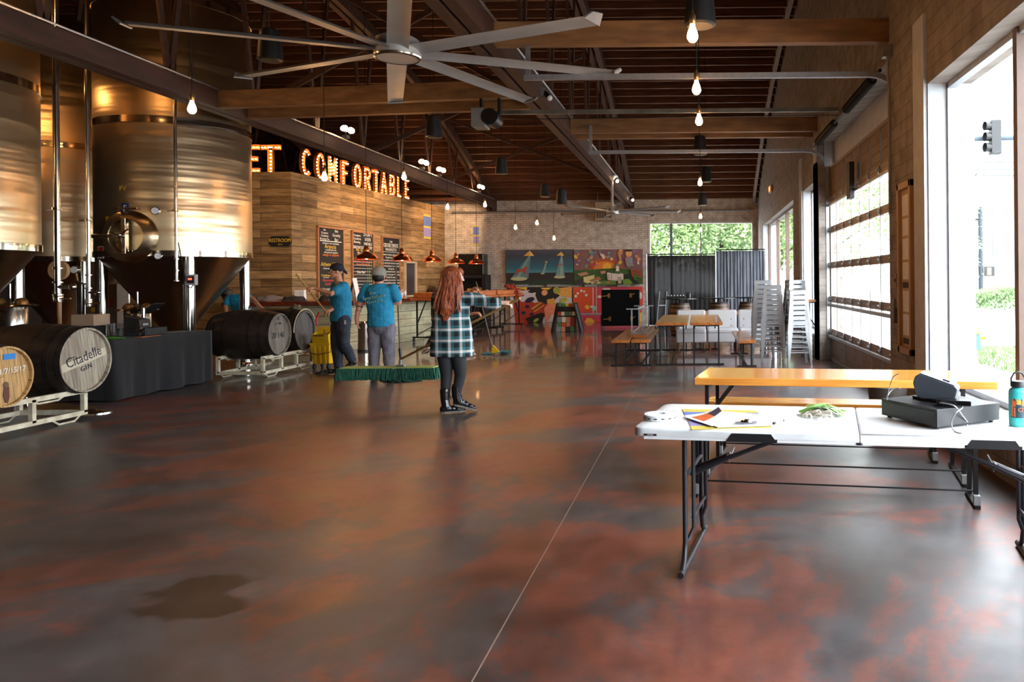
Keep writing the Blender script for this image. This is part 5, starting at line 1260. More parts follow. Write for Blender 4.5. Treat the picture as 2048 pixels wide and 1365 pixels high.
# low grey bench by the wall
g = P(1178, 629, 25)
t = thing('folding_bench', (g.x, 25.3, 0), 'low grey folding bench before the lower right painting', 'bench')
zt = P(1178, 627, 25.3).z
MB().box((0, 0, zt-.03), (.95, .35, .05)).build('seat', M['steelgrey'], t, bevel=.008)
for s in (-1, 1): MB().beam((s*.38, -.12, 0), (s*.38, -.12, zt-.05), .03, .03).beam((s*.38, .12, 0), (s*.38, .12, zt-.05), .03, .03).build('leg', M['blackmetal'], t, smooth=False)
# leaning folded table frame by the barrel
g = G(1312, 658); t = thing('folded_table', (g.x, g.y, 0), 'folded black table standing on edge left of the barrel tables', 'table')
tp = P(1318, 580, g.y)
MB().prism([(0, 0, 0), (.3, .05, 0), (.38, .1, tp.z), (.1, .05, tp.z)], (.02, .4, 0)).build('table_top', M['black'], t, smooth=False)
MB().beam((.02, -.03, .05), (.12, 0, tp.z-.05), .03, .03).beam((.26, -.0, .05), (.34, .05, tp.z-.05), .03, .03).beam((.1, -.02, tp.z*.6), (.3, .03, tp.z*.6), .03, .03).build('folded_leg', M['steelgrey'], t, smooth=False)
q = P(1106+144, 617, 22.9)

# ---------------------------------------------------------------- stacked metal stools
M['stool'] = mat('galvanised_stool', '#a6a9ab', .32, .55, c2='#94979a', ns=5)
def make_stool(loc, label):
    t = thing('metal_stool', loc, label, 'stool', 'stacked metal stools'); Hs, s0, s1 = .76, .145, .21
    b = MB(); r = .15
    b.box((0, 0, Hs-.012), (.31, .31, .02)).build('seat', M['stool'], t, bevel=.01)
    b = MB()
    for (u, v) in ((1, 0), (-1, 0), (0, 1), (0, -1)):
        w_ = (.31, .006) if u == 0 else (.006, .31)
        b.box((u*.153, v*.153, Hs-.045), (w_[0] if u == 0 else .006, .006 if u == 0 else .31, .06))
    b.build('apron', M['stool'], t, smooth=False)
    for sx in (-1, 1):
        for sy in (-1, 1):
            a = Vector((sx*s0, sy*s0, Hs-.03)); c = Vector((sx*s1, sy*s1, 0)); n1, n2 = Vector((-sx*.052, 0, 0)), Vector((0, -sy*.052, 0)); k = .5
            g = MB()
            g.add([a, a+n1, c+n1*k, c], [(0, 1, 2, 3)]); g.add([a, a+n2, c+n2*k, c], [(0, 1, 2, 3)])
            lg = g.build('leg', M['stool'], t, smooth=False); m_ = lg.modifiers.new('s', 'SOLIDIFY'); m_.thickness = .004
            MB().box(c+Vector((-sx*.012, -sy*.012, .01)), (.035, .035, .02)).build('foot_cap', M['black'], lg) if False else None
    def q(sx, sy, z): f = (Hs-z)/Hs; return Vector((sx*(s0+(s1-s0)*f-.012), sy*(s0+(s1-s0)*f-.012), z))
    for z, sgn in ((.22, 1), (.33, 0)):
        for (p1, p2) in ((((-1, -1), (1, -1)), ((-1, 1), (1, 1))) if sgn else (((-1, -1), (-1, 1)), ((1, -1), (1, 1)))):
            MB().beam(q(*p1, z), q(*p2, z), .008, .022).build('foot_rail', M['stool'], t, smooth=False)
    return t
stacks = [  # px of stack centre at floor, floor py, count, yaw, name
 (1599, 732, 7, R(4), 'front right'), (1549, 729, 8, R(-6), 'front left'), (1594, 716, 9, R(10), 'rear right'), (1528, 718, 9, R(-3), 'rear left')]
ord_ = ['bottom', 'second from bottom', 'third from bottom', 'fourth from bottom', 'fifth from bottom', 'sixth from bottom', 'seventh from bottom', 'eighth from bottom', 'ninth from bottom']
S0 = None
for (x, y, n, a, nm_) in stacks:
    g = G(x, y); g.y += .22
    for i in range(n):
        lb = '%s grey metal stool of the %s stack by the window' % ('topmost' if i == n-1 else ord_[i], nm_)
        loc = (g.x, g.y, i*.088)
        if S0 is None: S0 = make_stool(loc, lb); S0.rotation_euler = (0, 0, a)
        else: copy_tree(S0, None, loc, a, lb)

# ---------------------------------------------------------------- near beer table and benches (right)
def longtable(name, cat, xl, xr, width, zt, foot_y, label, legs=(0.1, 2.02), th=.055, m='wood', brace=True):
    """front edge runs xl -> xr (world points at floor level)"""
    d = (xr-xl); L = d.length; d.normalize(); nrm = Vector((-d.y, d.x, 0)); a = atan2(d.y, d.x)
    t = thing(name, xl, label, cat, rz=a)
    MB().box((L/2, width/2, zt-th/2), (L, width, th)).build('table_top' if cat == 'table' else 'seat', M[m], t, bevel=.006, smooth=False)
    for x in legs:
        b = MB(); y0, y1 = foot_y
        for y in (y0, y1):
            b.beam((x, y, .02), (x, y, zt-th), .028, .028)
        b.beam((x, y0-.07, .012), (x, y1+.07, .012), .035, .02).beam((x, y0, zt-th-.015), (x, y1, zt-th-.015), .03, .025)
        s = 1 if x < L/2 else -1
        if brace: b.beam((x, y0, zt-th-.24), (x+s*.18, y0, zt-th-.01), .022, .022).beam((x, y1, zt-th-.24), (x+s*.18, y1, zt-th-.01), .022, .022)
        b.build('leg_frame', M['blackmetal'], t, smooth=False)
        MB().box((x, y0-.03, .05), (.04, .05, .06)).build('foot_bracket', M['steelgrey'], t)
    MB().cyl((legs[0], foot_y[0], .1), (legs[1], foot_y[0], .1), .006, 6).build('tie_rod', M['blackmetal'], t)
    return t
tl, tr = Vector((-.035, 5.62, 0)), Vector((2.09, 5.24, 0))
longtable('beer_table', 'table', tl, tr, .66, .74, (.04, .56), 'long varnished orange pine table standing behind the white folding table', (.09, 1.93))
u = (tr-tl).normalized(); v = Vector((-u.y, u.x, 0))
bl = G(1411, 803, .45)
longtable('bench', 'bench', Vector((bl.x, bl.y-.02, 0)), Vector((bl.x, bl.y-.02, 0))+u*1.98, .29, .45, (.03, .26), 'varnished pine bench just beyond the long pine table', (.12, 1.85), m='wood', brace=False)
bl = tl - v*.5 + u*.02
longtable('bench', 'bench', bl, bl+u*2.02, .29, .45, (.03, .26), 'varnished pine bench in front of the long pine table, mostly below the white tabletop', (.08, 1.9), m='wood', brace=False)
# round planter / bin behind the table
g = P(1775, 778, 7.3); t = thing('floor_bin', (g.x, g.y, 0), 'round dark bin with a red inside by the garage door', 'bin')
zt = .43
MB().lathe([(0, 0), (.15, 0), (.19, zt), (.175, zt), (.15, .06), (0, .06)], n=32).build('body', mat('bin_dark', '#3b322c', .6), t)
MB().lathe([(.174, zt-.01), (.17, zt-.06), (.15, .08)], n=32, cap=False).build('inside', mat('bin_red', '#8e1c14', .5), t)
MB().lathe([(.17, zt), (.195, zt-.005), (.195, zt+.012), (.17, zt+.012), (.17, zt)], n=32, cap=False).build('rim', M['steelgrey'], t)

# ---------------------------------------------------------------- white folding table
FL, FJ = Vector((-.335, 3.73, 0)), Vector((.755, 3.535, 0))
u = (FJ-FL).normalized(); fa = atan2(u.y, u.x); half = 1.107; Wt = .735
t = thing('folding_table', FL, 'white plastic folding table with grey steel legs nearest the viewer', 'table', rz=fa)
def slab(x0, x1, rl, rr, nm_):
    """rounded top with a skirt; cut-out for the handle on the front skirt"""
    def outline(inset=0, r=.06):
        pts = []
        def corner(cx, cy, a0):
            for i in range(7): a = a0+pi/2*i/6; pts.append((cx+(r-inset)*cos(a), cy+(r-inset)*sin(a)))
        for (cx, cy, a0, rnd) in ((x1, 0, -pi/2, rr), (x1, Wt, 0, rr), (x0, Wt, pi/2, rl), (x0, 0, pi, rl)):
            sx = -1 if cx == x1 else 1; sy = 1 if cy == 0 else -1
            if rnd: corner(cx+sx*r, cy+sy*r, a0)
            else: pts.append((cx+sx*(inset if True else 0), cy+sy*inset))
        return pts
    out = outline(); inn = outline(.012); n = len(out)
    zs = [(.7, out, 0), (.728, out, 0), (.736, outline(.003), 0), (.74, outline(.01), 0)]
    b = MB(); vs = []
    for (z, o, _) in zs: vs += [(p[0], p[1], z) for p in o]
    fs = []
    for k in range(len(zs)-1):
        for i in range(n): j = (i+1) % n; fs.append((k*n+i, k*n+j, (k+1)*n+j, (k+1)*n+i))
    fs.append(tuple((len(zs)-1)*n+i for i in range(n)))
    fs.append(tuple(range(n))[::-1])
    b.add(vs, fs)
    top = b.build(nm_, M['white'], t, ang=50)
    # lower skirt below the slab, with handle gap
    gap = (x0+.47, x0+.72) if x0 < .5 else (x0+.47, x0+.72)
    sk = MB(); th = .02; z0, z1 = .685, .702
    pts = [p for p in out]
    xa, xb = x0+(.06 if rl else 0), x1-(.06 if rr else 0)
    sk.prism([(xa, .002, .702), (gap[0], .002, .702), (gap[0]-.0, .002, .685), (xa, .002, .685)], (0, th, 0))
    sk.prism([(gap[1], .002, .702), (xb, .002, .702), (xb, .002, .685), (gap[1], .002, .685)], (0, th, 0))
    sk.box2((xa, Wt-th, .685), (xb, Wt, .702)).box2((x0+.002, .06 if rl else 0, .685), (x0+th, Wt-.06, .702)).box2((x1-th, .06, .685), (x1-.002, Wt-.06, .702))
    sk.build('skirt', M['white'], t, smooth=False)
    MB().prism([(gap[0]+.03, -.003, .725), (gap[1]-.03, -.003, .725), (gap[1], -.003, .684), (gap[0], -.003, .684)], (0, .02, 0)).build('handle_recess', M['black'], t, smooth=False)
slab(0, half, True, False, 'table_top')
slab(half+.004, half*2, False, True, 'table_top')
MB().prism([(.06, -.002, .712), (.125, -.002, .712), (.125, -.002, .702), (.06, -.002, .702)], (0, .002, 0)).build('maker_badge', M['black'], t, smooth=False)
text('LIFETIME', .0085, M['white'], t, (.0925, -.0022, .707), Mx=wallM((0, -1, 0)), name='badge_lettering', ext=.0004)
MB().box((half, .004, .69), (.03, .008, .012)).build('fold_hinge', M['black'], t)
M['leggrey'] = mat('charcoal_tube', '#34343a', .35, .5)
for (x, s) in ((.24, 1), (2*half-.24, -1)):
    b = MB()
    b.tube([(x, .13, .69), (x, .13, .14), (x, .10, .06), (x, .04, .02)], .0135, 10)
    b.tube([(x, Wt-.13, .69), (x, Wt-.13, .14), (x, Wt-.10, .06), (x, Wt-.04, .02)], .0135, 10)
    b.tube([(x+.035*s, .18, .69), (x+.035*s, .18, .2), (x+.01*s, .15, .14)], .011, 8)
    b.tube([(x+.035*s, Wt-.18, .69), (x+.035*s, Wt-.18, .2), (x+.01*s, Wt-.15, .14)], .011, 8)
    b.tube([(x, .0, .018), (x, .15, .012), (x, Wt-.15, .012), (x, Wt, .018)], .016, 10)
    b.cyl((x, .13, .47), (x, Wt-.13, .47), .011, 8).cyl((x+.03*s, .18, .25), (x+.03*s, Wt-.18, .25), .009, 8)
    b.build('leg', M['leggrey'], t)
    b = MB().tube([(x+.0*s, Wt/2-.08, .44), (x+.2*s, Wt/2-.05, .53), (x+.62*s, Wt/2, .69)], .0125, 8).tube([(x+.0*s, Wt/2+.08, .44), (x+.2*s, Wt/2+.03, .53)], .0125, 8)
    b.build('folding_brace', M['leggrey'], t)
    MB().tube([(x+.2*s, Wt/2-.03, .50), (x+.22*s, Wt/2+.02, .57), (x+.2*s, Wt/2-.06, .52)], .004, 6).ball((x+.2*s, Wt/2-.02, .53), .016, 8, 6).build('brace_lock', M['galv'], t)

# ---------------------------------------------------------------- things on the white table
ZT = .741
def on(x, y, z=ZT): return G(x, y, z)
q = on(1320, 838); t = thing('sticker_roll', q, 'flat white roll of paper stickers at the left end of the white table', 'roll')
MB().lathe([(.028, 0), (.085, 0), (.087, .004), (.087, .024), (.082, .028), (.03, .028), (.028, .024), (.028, 0)], n=40, cap=False).build('roll', M['paper'], t)
for k in range(14): a = 2*pi*k/14; MB().box((cos(a)*.0872, sin(a)*.0872, .012), (.003, .016, .005), rz=a).build('print_mark', M['blackmetal'], t)
MB().lathe([(.0282, .001), (.0282, .027)], n=24, cap=False).build('core', mat('roll_core', '#9a9aa0', .7), t)
def flat(name, pxs, m, z, label=None, cat=None, parent=None, th=.0015, o=None):
    pts = [on(x, y, ZT+z) for x, y in pxs]; c = sum(pts, Vector())/len(pts)
    ob = MB().prism(pts, (0, 0, th)).build(name, m, parent, o if o is not None else c, smooth=False)
    return tag(ob, label, cat)
q = on(1450, 840)
t = thing('banded_clipboard_sheet', q, 'blue and yellow banded poster lying under papers on the white table', 'poster')
A_, B_, C_, D_ = on(1364, 819), on(1512, 822), on(1545, 856), on(1384, 860)
def bil(u, v, z=0): p = A_*(1-u)*(1-v)+B_*u*(1-v)+C_*u*v+D_*(1-u)*v; return Vector((p.x, p.y, ZT+z))
for (v0, v1, m) in ((0, .16, 'flag_y'), (.16, .5, 'flag_b'), (.5, .58, 'flag_y'), (.58, .85, 'flag_v'), (.85, 1, 'flag_y')):
    MB().prism([bil(0, v0), bil(1, v0), bil(1, v1), bil(0, v1)], (0, 0, .0015)).build('poster_band', M[m], t, q, smooth=False)
c = on(1480, 845, ZT+.004)
t = thing('loose_papers', c, 'stack of white papers with a metal clip on the banded poster', 'papers')
MB().prism([on(1368, 833, ZT+.004), on(1440, 824, ZT+.004), on(1538, 832, ZT+.004), on(1545, 852, ZT+.004), on(1435, 856, ZT+.004)], (0, 0, .004)).build('paper_sheets', M['paper'], t, c, smooth=False)
# curled printed sheet
vs = []; pa, pb, pc_, pd = on(1368, 834, ZT+.01), on(1436, 826, ZT+.01), on(1448, 832, ZT+.01), on(1425, 853, ZT+.01)
ns = 8
for i in range(ns+1):
    for j in range(ns+1):
        u_, v_ = i/ns, j/ns; p = pa*(1-u_)*(1-v_)+pb*u_*(1-v_)+pc_*u_*v_+pd*(1-u_)*v_; p = p+Vector((0, 0, .035*(u_**3)*(1-v_)**.7)); vs.append(p)
fs = [(i*(ns+1)+j, (i+1)*(ns+1)+j, (i+1)*(ns+1)+j+1, i*(ns+1)+j+1) for i in range(ns) for j in range(ns)]
cs = thing('curled_flyer', c, 'curled flyer with an orange and dark printed band on the papers', 'flyer')
MB().add(vs, fs).build('sheet', M['paper'], cs, c)
fs2 = [(i*(ns+1)+j, (i+1)*(ns+1)+j, (i+1)*(ns+1)+j+1, i*(ns+1)+j+1) for i in range(1, ns) for j in range(1, 5)]
MB().add([Vector(v_)+Vector((0, 0, .0012)) for v_ in vs], [f for f in fs2 if f[0] < 5*(ns+1)]).build('printed_band', mat('flyer_orange', '#c65a22', .6), cs, c)
MB().add([Vector(v_)+Vector((0, 0, .0012)) for v_ in vs], [f for f in fs2 if f[0] >= 5*(ns+1)]).build('printed_band', mat('flyer_dark', '#1d1d33', .6), cs, c)
q = on(1492, 848, ZT+.009)
cl_ = thing('paper_clip', q, 'shiny steel bulldog clip holding the papers', 'clip')
MB().box((0, 0, .006), (.11, .022, .008)).build('clip_bar', M['galv'], cl_, bevel=.002)
MB().lathe([(0, .008), (.03, .01), (.022, .02), (0, .024)], n=20, sy=.8).build('clip_spring', M['pipe'], cl_)
q = on(1557, 844, ZT+.006)
pn = thing('marker_pen', q, 'white and black marker pen lying between the papers and the green strips', 'pen')
MB().cyl((-.02, -.03, 0), (.02, .02, 0), .006, 8).build('barrel', M['paper'], pn); MB().cyl((-.03, -.042, 0), (-.02, -.03, 0), .007, 8).cyl((.02, .02, 0), (.03, .033, 0), .006, 8).build('cap', M['black'], pn)
# bunch of paper strips
q = on(1625, 832, ZT); random.seed(21); bg_, bw_ = MB(), MB()
def strip(b, p0, a, L, w, zc, curl):
    vs = []; n = 8
    for i in range(n+1):
        s = i/n; a2 = a+curl*s; x = p0[0]+L*s*cos(a+curl*s*.5); y = p0[1]+L*s*sin(a+curl*s*.5); z = zc*sin(pi*min(1, s*1.1))*1.0+.004+p0[2]
        dx, dy = -sin(a2)*w/2, cos(a2)*w/2; vs += [(x-dx, y-dy, max(.002, z)), (x+dx, y+dy, max(.002, z)+random.uniform(-.004, .004))]
    b.add(vs, [(2*i, 2*i+1, 2*i+3, 2*i+2) for i in range(n)])
for k in range(70): strip(bg_, (random.uniform(-.07, -.02), random.uniform(.0, .07), random.uniform(0, .012)), random.uniform(-.15, .3), random.uniform(.16, .25), .014, random.uniform(.01, .04), random.uniform(-.5, .3))
for k in range(55): strip(bw_, (random.uniform(-.08, .05), random.uniform(-.08, .0), random.uniform(0, .015)), random.uniform(-.9, .7), random.uniform(.07, .18), .007, random.uniform(.0, .03), random.uniform(-2.5, 2.5))
t = thing('wristband_bunch', q, 'tangled bunch of pale green and white paper strips on the white table', 'paper strips')
bg_.build('green_strips', mat('pale_green_paper', '#a9d986', .6, c2='#7fbf5a', ns=20), t, ang=180)['kind'] = 'stuff'
bw_.build('white_strips', mat('offwhite_paper', '#d9d2c4', .7, c2='#b7ab98', ns=20), t, ang=180)['kind'] = 'stuff'
# cash drawer
q = on(1874, 862); c0 = on(1874, 861); c1 = on(1757, 833); c2 = on(1969, 843)
e1 = (c1-c0); e2 = (c2-c0); e1.z = e2.z = 0
# make the footprint rectangular-ish
a1 = e1.normalized(); a2 = Vector((-a1.y, a1.x, 0)); a2 = a2 if a2.dot(e2) > 0 else -a2
L1, L2 = .40, .42
t = thing('cash_drawer', c0, 'black metal cash drawer at the right of the white table', 'cash drawer')
def fp(b, u0, u1, v0, v1, z0, z1): 
    b.prism([a1*u0+a2*v0+Vector((0, 0, z0)), a1*u1+a2*v0+Vector((0, 0, z0)), a1*u1+a2*v1+Vector((0, 0, z0)), a1*u0+a2*v1+Vector((0, 0, z0))], (0, 0, z1-z0)); return b
M['cashblack'] = mat('textured_black_steel', '#1b1c1f', .45, c2='#141518', ns=200)
fp(MB(), 0, L1, 0, L2, .012, .098).build('drawer_case', M['cashblack'], t, bevel=.003, smooth=False)
fp(MB(), .008, L1-.008, -.004, 0, .018, .086).build('drawer_front', M['cashblack'], t, smooth=False)
for (u_, v_) in ((.03, .03), (L1-.03, .03), (.03, L2-.03), (L1-.03, L2-.03)): MB().lathe([(.012, 0), (.012, .012)], a1*u_+a2*v_, n=12).build('rubber_foot', M['black'], t)
ctop = c0+Vector((0, 0, .099))
# card terminal/printer on the drawer
t = thing('receipt_printer', ctop+a1*.2+a2*.2, 'dark grey wedge-shaped payment terminal stand on the cash drawer', 'payment terminal')
fr = Matrix.Rotation(R(-26), 3, 'Z')
prof = [(-.10, .03), (-.115, .09), (-.105, .125), (-.08, .14), (.09, .085), (.105, .07), (.09, .012), (-.08, .012)]
b = MB().prism([fr @ Vector((x, -.055, z)) for x, z in prof], fr @ Vector((0, .12, 0)))
b.build('body', mat('terminal_grey', '#3f434a', .4), t, bevel=.006, smooth=False)
b = MB().prism([fr @ Vector((x, -.052, z)) for x, z in ((-.078, .141), (.088, .087), (.088, .09), (-.078, .144))], fr @ Vector((0, .114, 0))); b.build('top_cover', mat('terminal_cover', '#5a5f66', .3), t, smooth=False)
MB().box(fr @ Vector((.045, 0, .107)), (.035, .04, .006), M=fr @ Matrix.Rotation(R(17), 3, 'Y')).build('logo_patch', M['black'], t)
fp(MB(), -.07, .12, -.06, .07, -.0, .012).build('base_plate', M['black'], t, smooth=False)
t = thing('card_reader_box', ctop+a1*.03+a2*.14, 'flat black box with cables leaning on the terminal stand', 'box')
MB().box((0, 0, .02), (.16, .08, .026), rz=R(-18)).build('body', M['blackgloss'], t, bevel=.004)
def cable(name, pts, r, m, label):
    pts = [Vector(p) for p in pts]; out = []
    for i in range(len(pts)-1):
        p0, p1, p2, p3 = pts[max(0, i-1)], pts[i], pts[i+1], pts[min(len(pts)-1, i+2)]
        for k in range(6):
            s = k/6; out.append(.5*((2*p1)+(p2-p0)*s+(2*p0-5*p1+4*p2-p3)*s*s+(-p0+3*p1-3*p2+p3)*s**3))
    out.append(pts[-1]); o = tuple(out[0])
    return tag(MB().tube(out, r, 8).build(name, m, None, o), label, 'cable', 'cables around the cash drawer')
M['cablegrey'] = mat('grey_cable', '#8f9298', .5)
zz = .845
cable('power_cable', [on(1878, 806, .86), on(1908, 812, .86), on(1925, 832, .80), on(1935, 845, .76)], .0035, M['cablegrey'], 'grey cable end with a plug drooping over the front of the cash drawer')
cable('usb_cable', [on(1935, 850, .75), on(1925, 866, .745), on(1908, 862, .745), on(1903, 845, .78), on(1912, 826, .83), on(1925, 815, .845), on(1917, 800, .845), on(1900, 785, .845)], .003, M['cablegrey'], 'looped grey cable hanging down the side of the cash drawer')
cable('black_cable', [on(1868, 778, .87), on(1890, 776, .88), on(1905, 788, .86), on(1885, 790, .87), on(1872, 780, .865), on(1898, 782, .86), on(1912, 792, .85)], .0022, M['black'], 'thin black coiled cable behind the terminal stand')
cable('white_cable', [on(1799, 777, .88), on(1785, 780, .87), on(1775, 792, .845), on(1774, 800, .845)], .003, M['cablegrey'], 'pale cable curving down left of the terminal stand')
cable('long_black_cable', [on(1797, 748, .97), on(1786, 755, .93), on(1779, 775, .87), on(1774, 800, .845)], .0022, M['black'], 'thin black cable arching from the top of the terminal stand')
# water bottle
q = on(2037, 852); t = thing('water_bottle', q, 'teal steel water bottle with a black loop lid at the right edge', 'bottle')
M['teal'] = mat('teal_powder_coat', '#3fb9b4', .45, c2='#35aaa6', ns=60)
MB().lathe([(0, 0), (.04, 0), (.045, .005), (.0455, .165), (.042, .178), (.03, .188), (.029, .195), (0, .196)], n=40).build('flask', M['teal'], t)
MB().lathe([(.03, .19), (.036, .193), (.036, .215), (.033, .22), (0, .221)], n=32).build('lid', M['black'], t)
MB().tube([(-.034, 0, .205), (-.034, 0, .235), (-.02, 0, .258), (0, 0, .265), (.02, 0, .258), (.034, 0, .235), (.034, 0, .205)], .0045, 8).build('carry_loop', M['black'], t)
def onflask(pts, m, name, r=.0462):
    # pts: (angle deg from camera-facing, z)
    vs = []; 
    for (a, z) in pts: q_ = R(-90+a-8); vs.append((r*cos(q_), r*sin(q_), z))
    return MB().add(vs, [tuple(range(len(pts)))]).build(name, m, t, smooth=False)
M['st_orange'] = mat('sticker_orange', '#d8683a', .5); M['st_dark'] = mat('sticker_dark', '#22414a', .5); M['st_yellow'] = mat('sticker_yellow', '#e0a63c', .5)
def band(a0, a1, z0, z1, m, r=.0461, top=None):
    n = max(2, int((a1-a0)/8)); vs = []
    for i in range(n+1):
        a = R(-90-8+a0+(a1-a0)*i/n); zt_ = z1+(top[i % len(top)] if top else 0); vs += [(r*cos(a), r*sin(a), z0), (r*cos(a), r*sin(a), zt_)]
    MB().add(vs, [(2*i, 2*i+2, 2*i+3, 2*i+1) for i in range(n)]).build('sticker', m, t, smooth=False)
band(-62, 60, .045, .125, M['st_dark'], .0459, (0, .012, .004, .016, .006))
band(-60, -45, .05, .10, M['st_orange'], .0462); band(-58, -30, .10, .13, M['st_orange'], .0462, (0, .008, -.004)); band(-25, 0, .11, .135, M['st_yellow'], .0462, (.004, -.004)); band(5, 25, .105, .128, M['st_orange'], .0462)
band(-40, -32, .05, .095, M['st_orange'], .0462); band(-28, -22, .055, .105, M['st_dark'], .0463); band(5, 50, .03, .045, M['teal'], .0461)
text('EXIT', .03, M['st_orange'], t, (.006, -.0478, .085), Mx=wallM((0, -1, 0)), ext=.0005, name='sticker_lettering') if False else None
text('CITY', .026, M['st_orange'], t, (.006, -.0478, .085), Mx=wallM((0, -1, 0)), ext=.0005, name='sticker_lettering')

# ---------------------------------------------------------------- barrels on racks (left)
M['rack'] = mat('cream_rack_paint', '#d6cfb8', .5, c2='#a89d84', ns=10)
def headmat(name, c1, c2, mark=None):
    m, nt, p = newmat(name); p.inputs['Roughness'].default_value = .6
    v = coords(nt)
    sp = nt.nodes.new('ShaderNodeSeparateXYZ'); nt.links.new(v, sp.inputs[0])
    cb = nt.nodes.new('ShaderNodeCombineXYZ'); nt.links.new(sp.outputs[1], cb.inputs[0]); nt.links.new(sp.outputs[2], cb.inputs[1])
    bt = N(nt, 'ShaderNodeTexBrick'); mp = N(nt, 'ShaderNodeMapping'); mp.inputs['Rotation'].default_value = (0, 0, R(82)); nt.links.new(cb.outputs[0], mp.inputs[0]); nt.links.new(mp.outputs[0], bt.inputs[0])
    bt.inputs['Scale'].default_value = 1; bt.inputs['Brick Width'].default_value = 3; bt.inputs['Row Height'].default_value = .085; bt.inputs['Mortar Size'].default_value = .0015
    bt.inputs['Color1'].default_value = hexc(c1); bt.inputs['Color2'].default_value = hexc(c2); bt.inputs['Mortar'].default_value = hexc('#2b221a')
    nz = N(nt, 'ShaderNodeTexNoise'); nz.inputs['Scale'].default_value = 3; nz.inputs['Detail'].default_value = 6
    m2 = N(nt, 'ShaderNodeMapping'); m2.inputs['Scale'].default_value = (1, 14, 1); nt.links.new(mp.outputs[0], m2.inputs[0]); nt.links.new(m2.outputs[0], nz.inputs[0])
    mx = N(nt, 'ShaderNodeMix', data_type='RGBA', blend_type='MULTIPLY'); mx.inputs[0].default_value = 1
    nt.links.new(bt.outputs[0], mx.inputs[6]); nt.links.new(ramp(nt, nz.outputs[0], [(.35, (.55, .52, .5, 1)), (.6, (1, 1, 1, 1))]), mx.inputs[7]); nt.links.new(mx.outputs[2], p.inputs['Base Color'])
    return m
hm1 = headmat('weathered_head', '#a59c8a', '#86796a'); hm2 = headmat('tan_head', '#c29a62', '#b58c55'); hm3 = headmat('grey_head', '#8d8579', '#716a61'); hm4 = headmat('grey_head_dark', '#6f6b66', '#57534f')
def lying(X, Y, z, r1, r2, L, hm, label, yaw=0):
    t = thing('oak_barrel', (X-L/2, Y, z), label, 'barrel', 'oak barrels lying on racks', rz=yaw)
    barrel(t, (0, 0, 0), r1, r2, L, 'X', M['oakdark'], hm)
    return t
b1 = lying(-6.64, 8.14, .665, .345, .40, 1.0, hm1, 'large dark barrel with a grey wooden head lettered Citadelle GIN')
text('Citadelle', .155, mat('barrel_ink', '#2b2a33', .7), b1, (.5-.03, .0, .03), Mx=Matrix.Rotation(R(0), 3, 'X') @ wallM((1, 0, 0)) @ Matrix.Rotation(R(14), 3, 'Z'), name='head_lettering', sx=.86)
text('GIN', .075, bpy.data.materials['barrel_ink'], b1, (.5-.03, .03, -.085), Mx=wallM((1, 0, 0)) @ Matrix.Rotation(R(14), 3, 'Z'), name='head_lettering', spacing=1.3)
MB().box((.468, 0, 0), (.004, .62, .085)).build('head_stripe', mat('stripe_wood', '#b8ad98', .7), b1, smooth=False).rotation_euler = (R(14), 0, 0)
b2 = lying(-6.66, 7.22, .60, .29, .335, .92, hm2, 'smaller barrel with a tan head and blue tape label at the left edge')
MB().box((.431, .06, .19), (.003, .13, .055)).build('tape_label', mat('blue_tape', '#2a78c0', .6), b2, smooth=False).rotation_euler = (0, 0, 0)
text('15  1/7/15/17', .075, M['chalk'], b2, (.4325, .03, .05), Mx=wallM((1, 0, 0)) @ Matrix.Rotation(R(2), 3, 'Z'), name='chalk_writing', ext=.0006)
MB().lathe([(0, .43), (.03, .431), (.025, .436), (0, .437)], (0, .02, -.08), n=16, axis='X').build('bung', M['oak'], b2)
MB().prism([(.4315, -.0, -.1), (.4315, .05, -.1), (.4315, .055, -.2), (.4315, .04, -.26), (.4315, .01, -.25), (.4315, -.01, -.18)], (.0015, 0, 0)).build('drip_stain', mat('drip_stain', '#5a2f22', .6), b2, smooth=False)
b3 = lying(-6.72, 12.05, .665, .33, .40, 1.0, hm3, 'dark barrel with a grey head numbered 20 146 on the farther rack')
text('20 146', .13, bpy.data.materials['barrel_ink'], b3, (.468, .0, -.02), Mx=wallM((1, 0, 0)), name='head_lettering')
text('12', .08, bpy.data.materials['barrel_ink'], b3, (.468, .0, .25), Mx=wallM((1, 0, 0)), name='head_lettering')
text('...1 2 No', .055, bpy.data.materials['barrel_ink'], b3, (.468, .0, .17), Mx=wallM((1, 0, 0)), name='head_lettering')
b4 = lying(-6.76, 12.9, .665, .33, .40, 1.0, hm4, 'barrel nearest the mop bucket with a white hoop edge and plain grey head')
MB().tube([(.50, .37*cos(R(a)), .37*sin(R(a))) for a in range(30, 190, 8)], .011, 6).build('white_hose', M['rack'], b4)
lump(Vector((-6.95, 12.95, 1.07)), (.08, .1, .05), mat('rag', '#6d5a41', .9), 'crumpled brown rag on top of the barrel beside the mop bucket', 'rag', 'rag', 8)

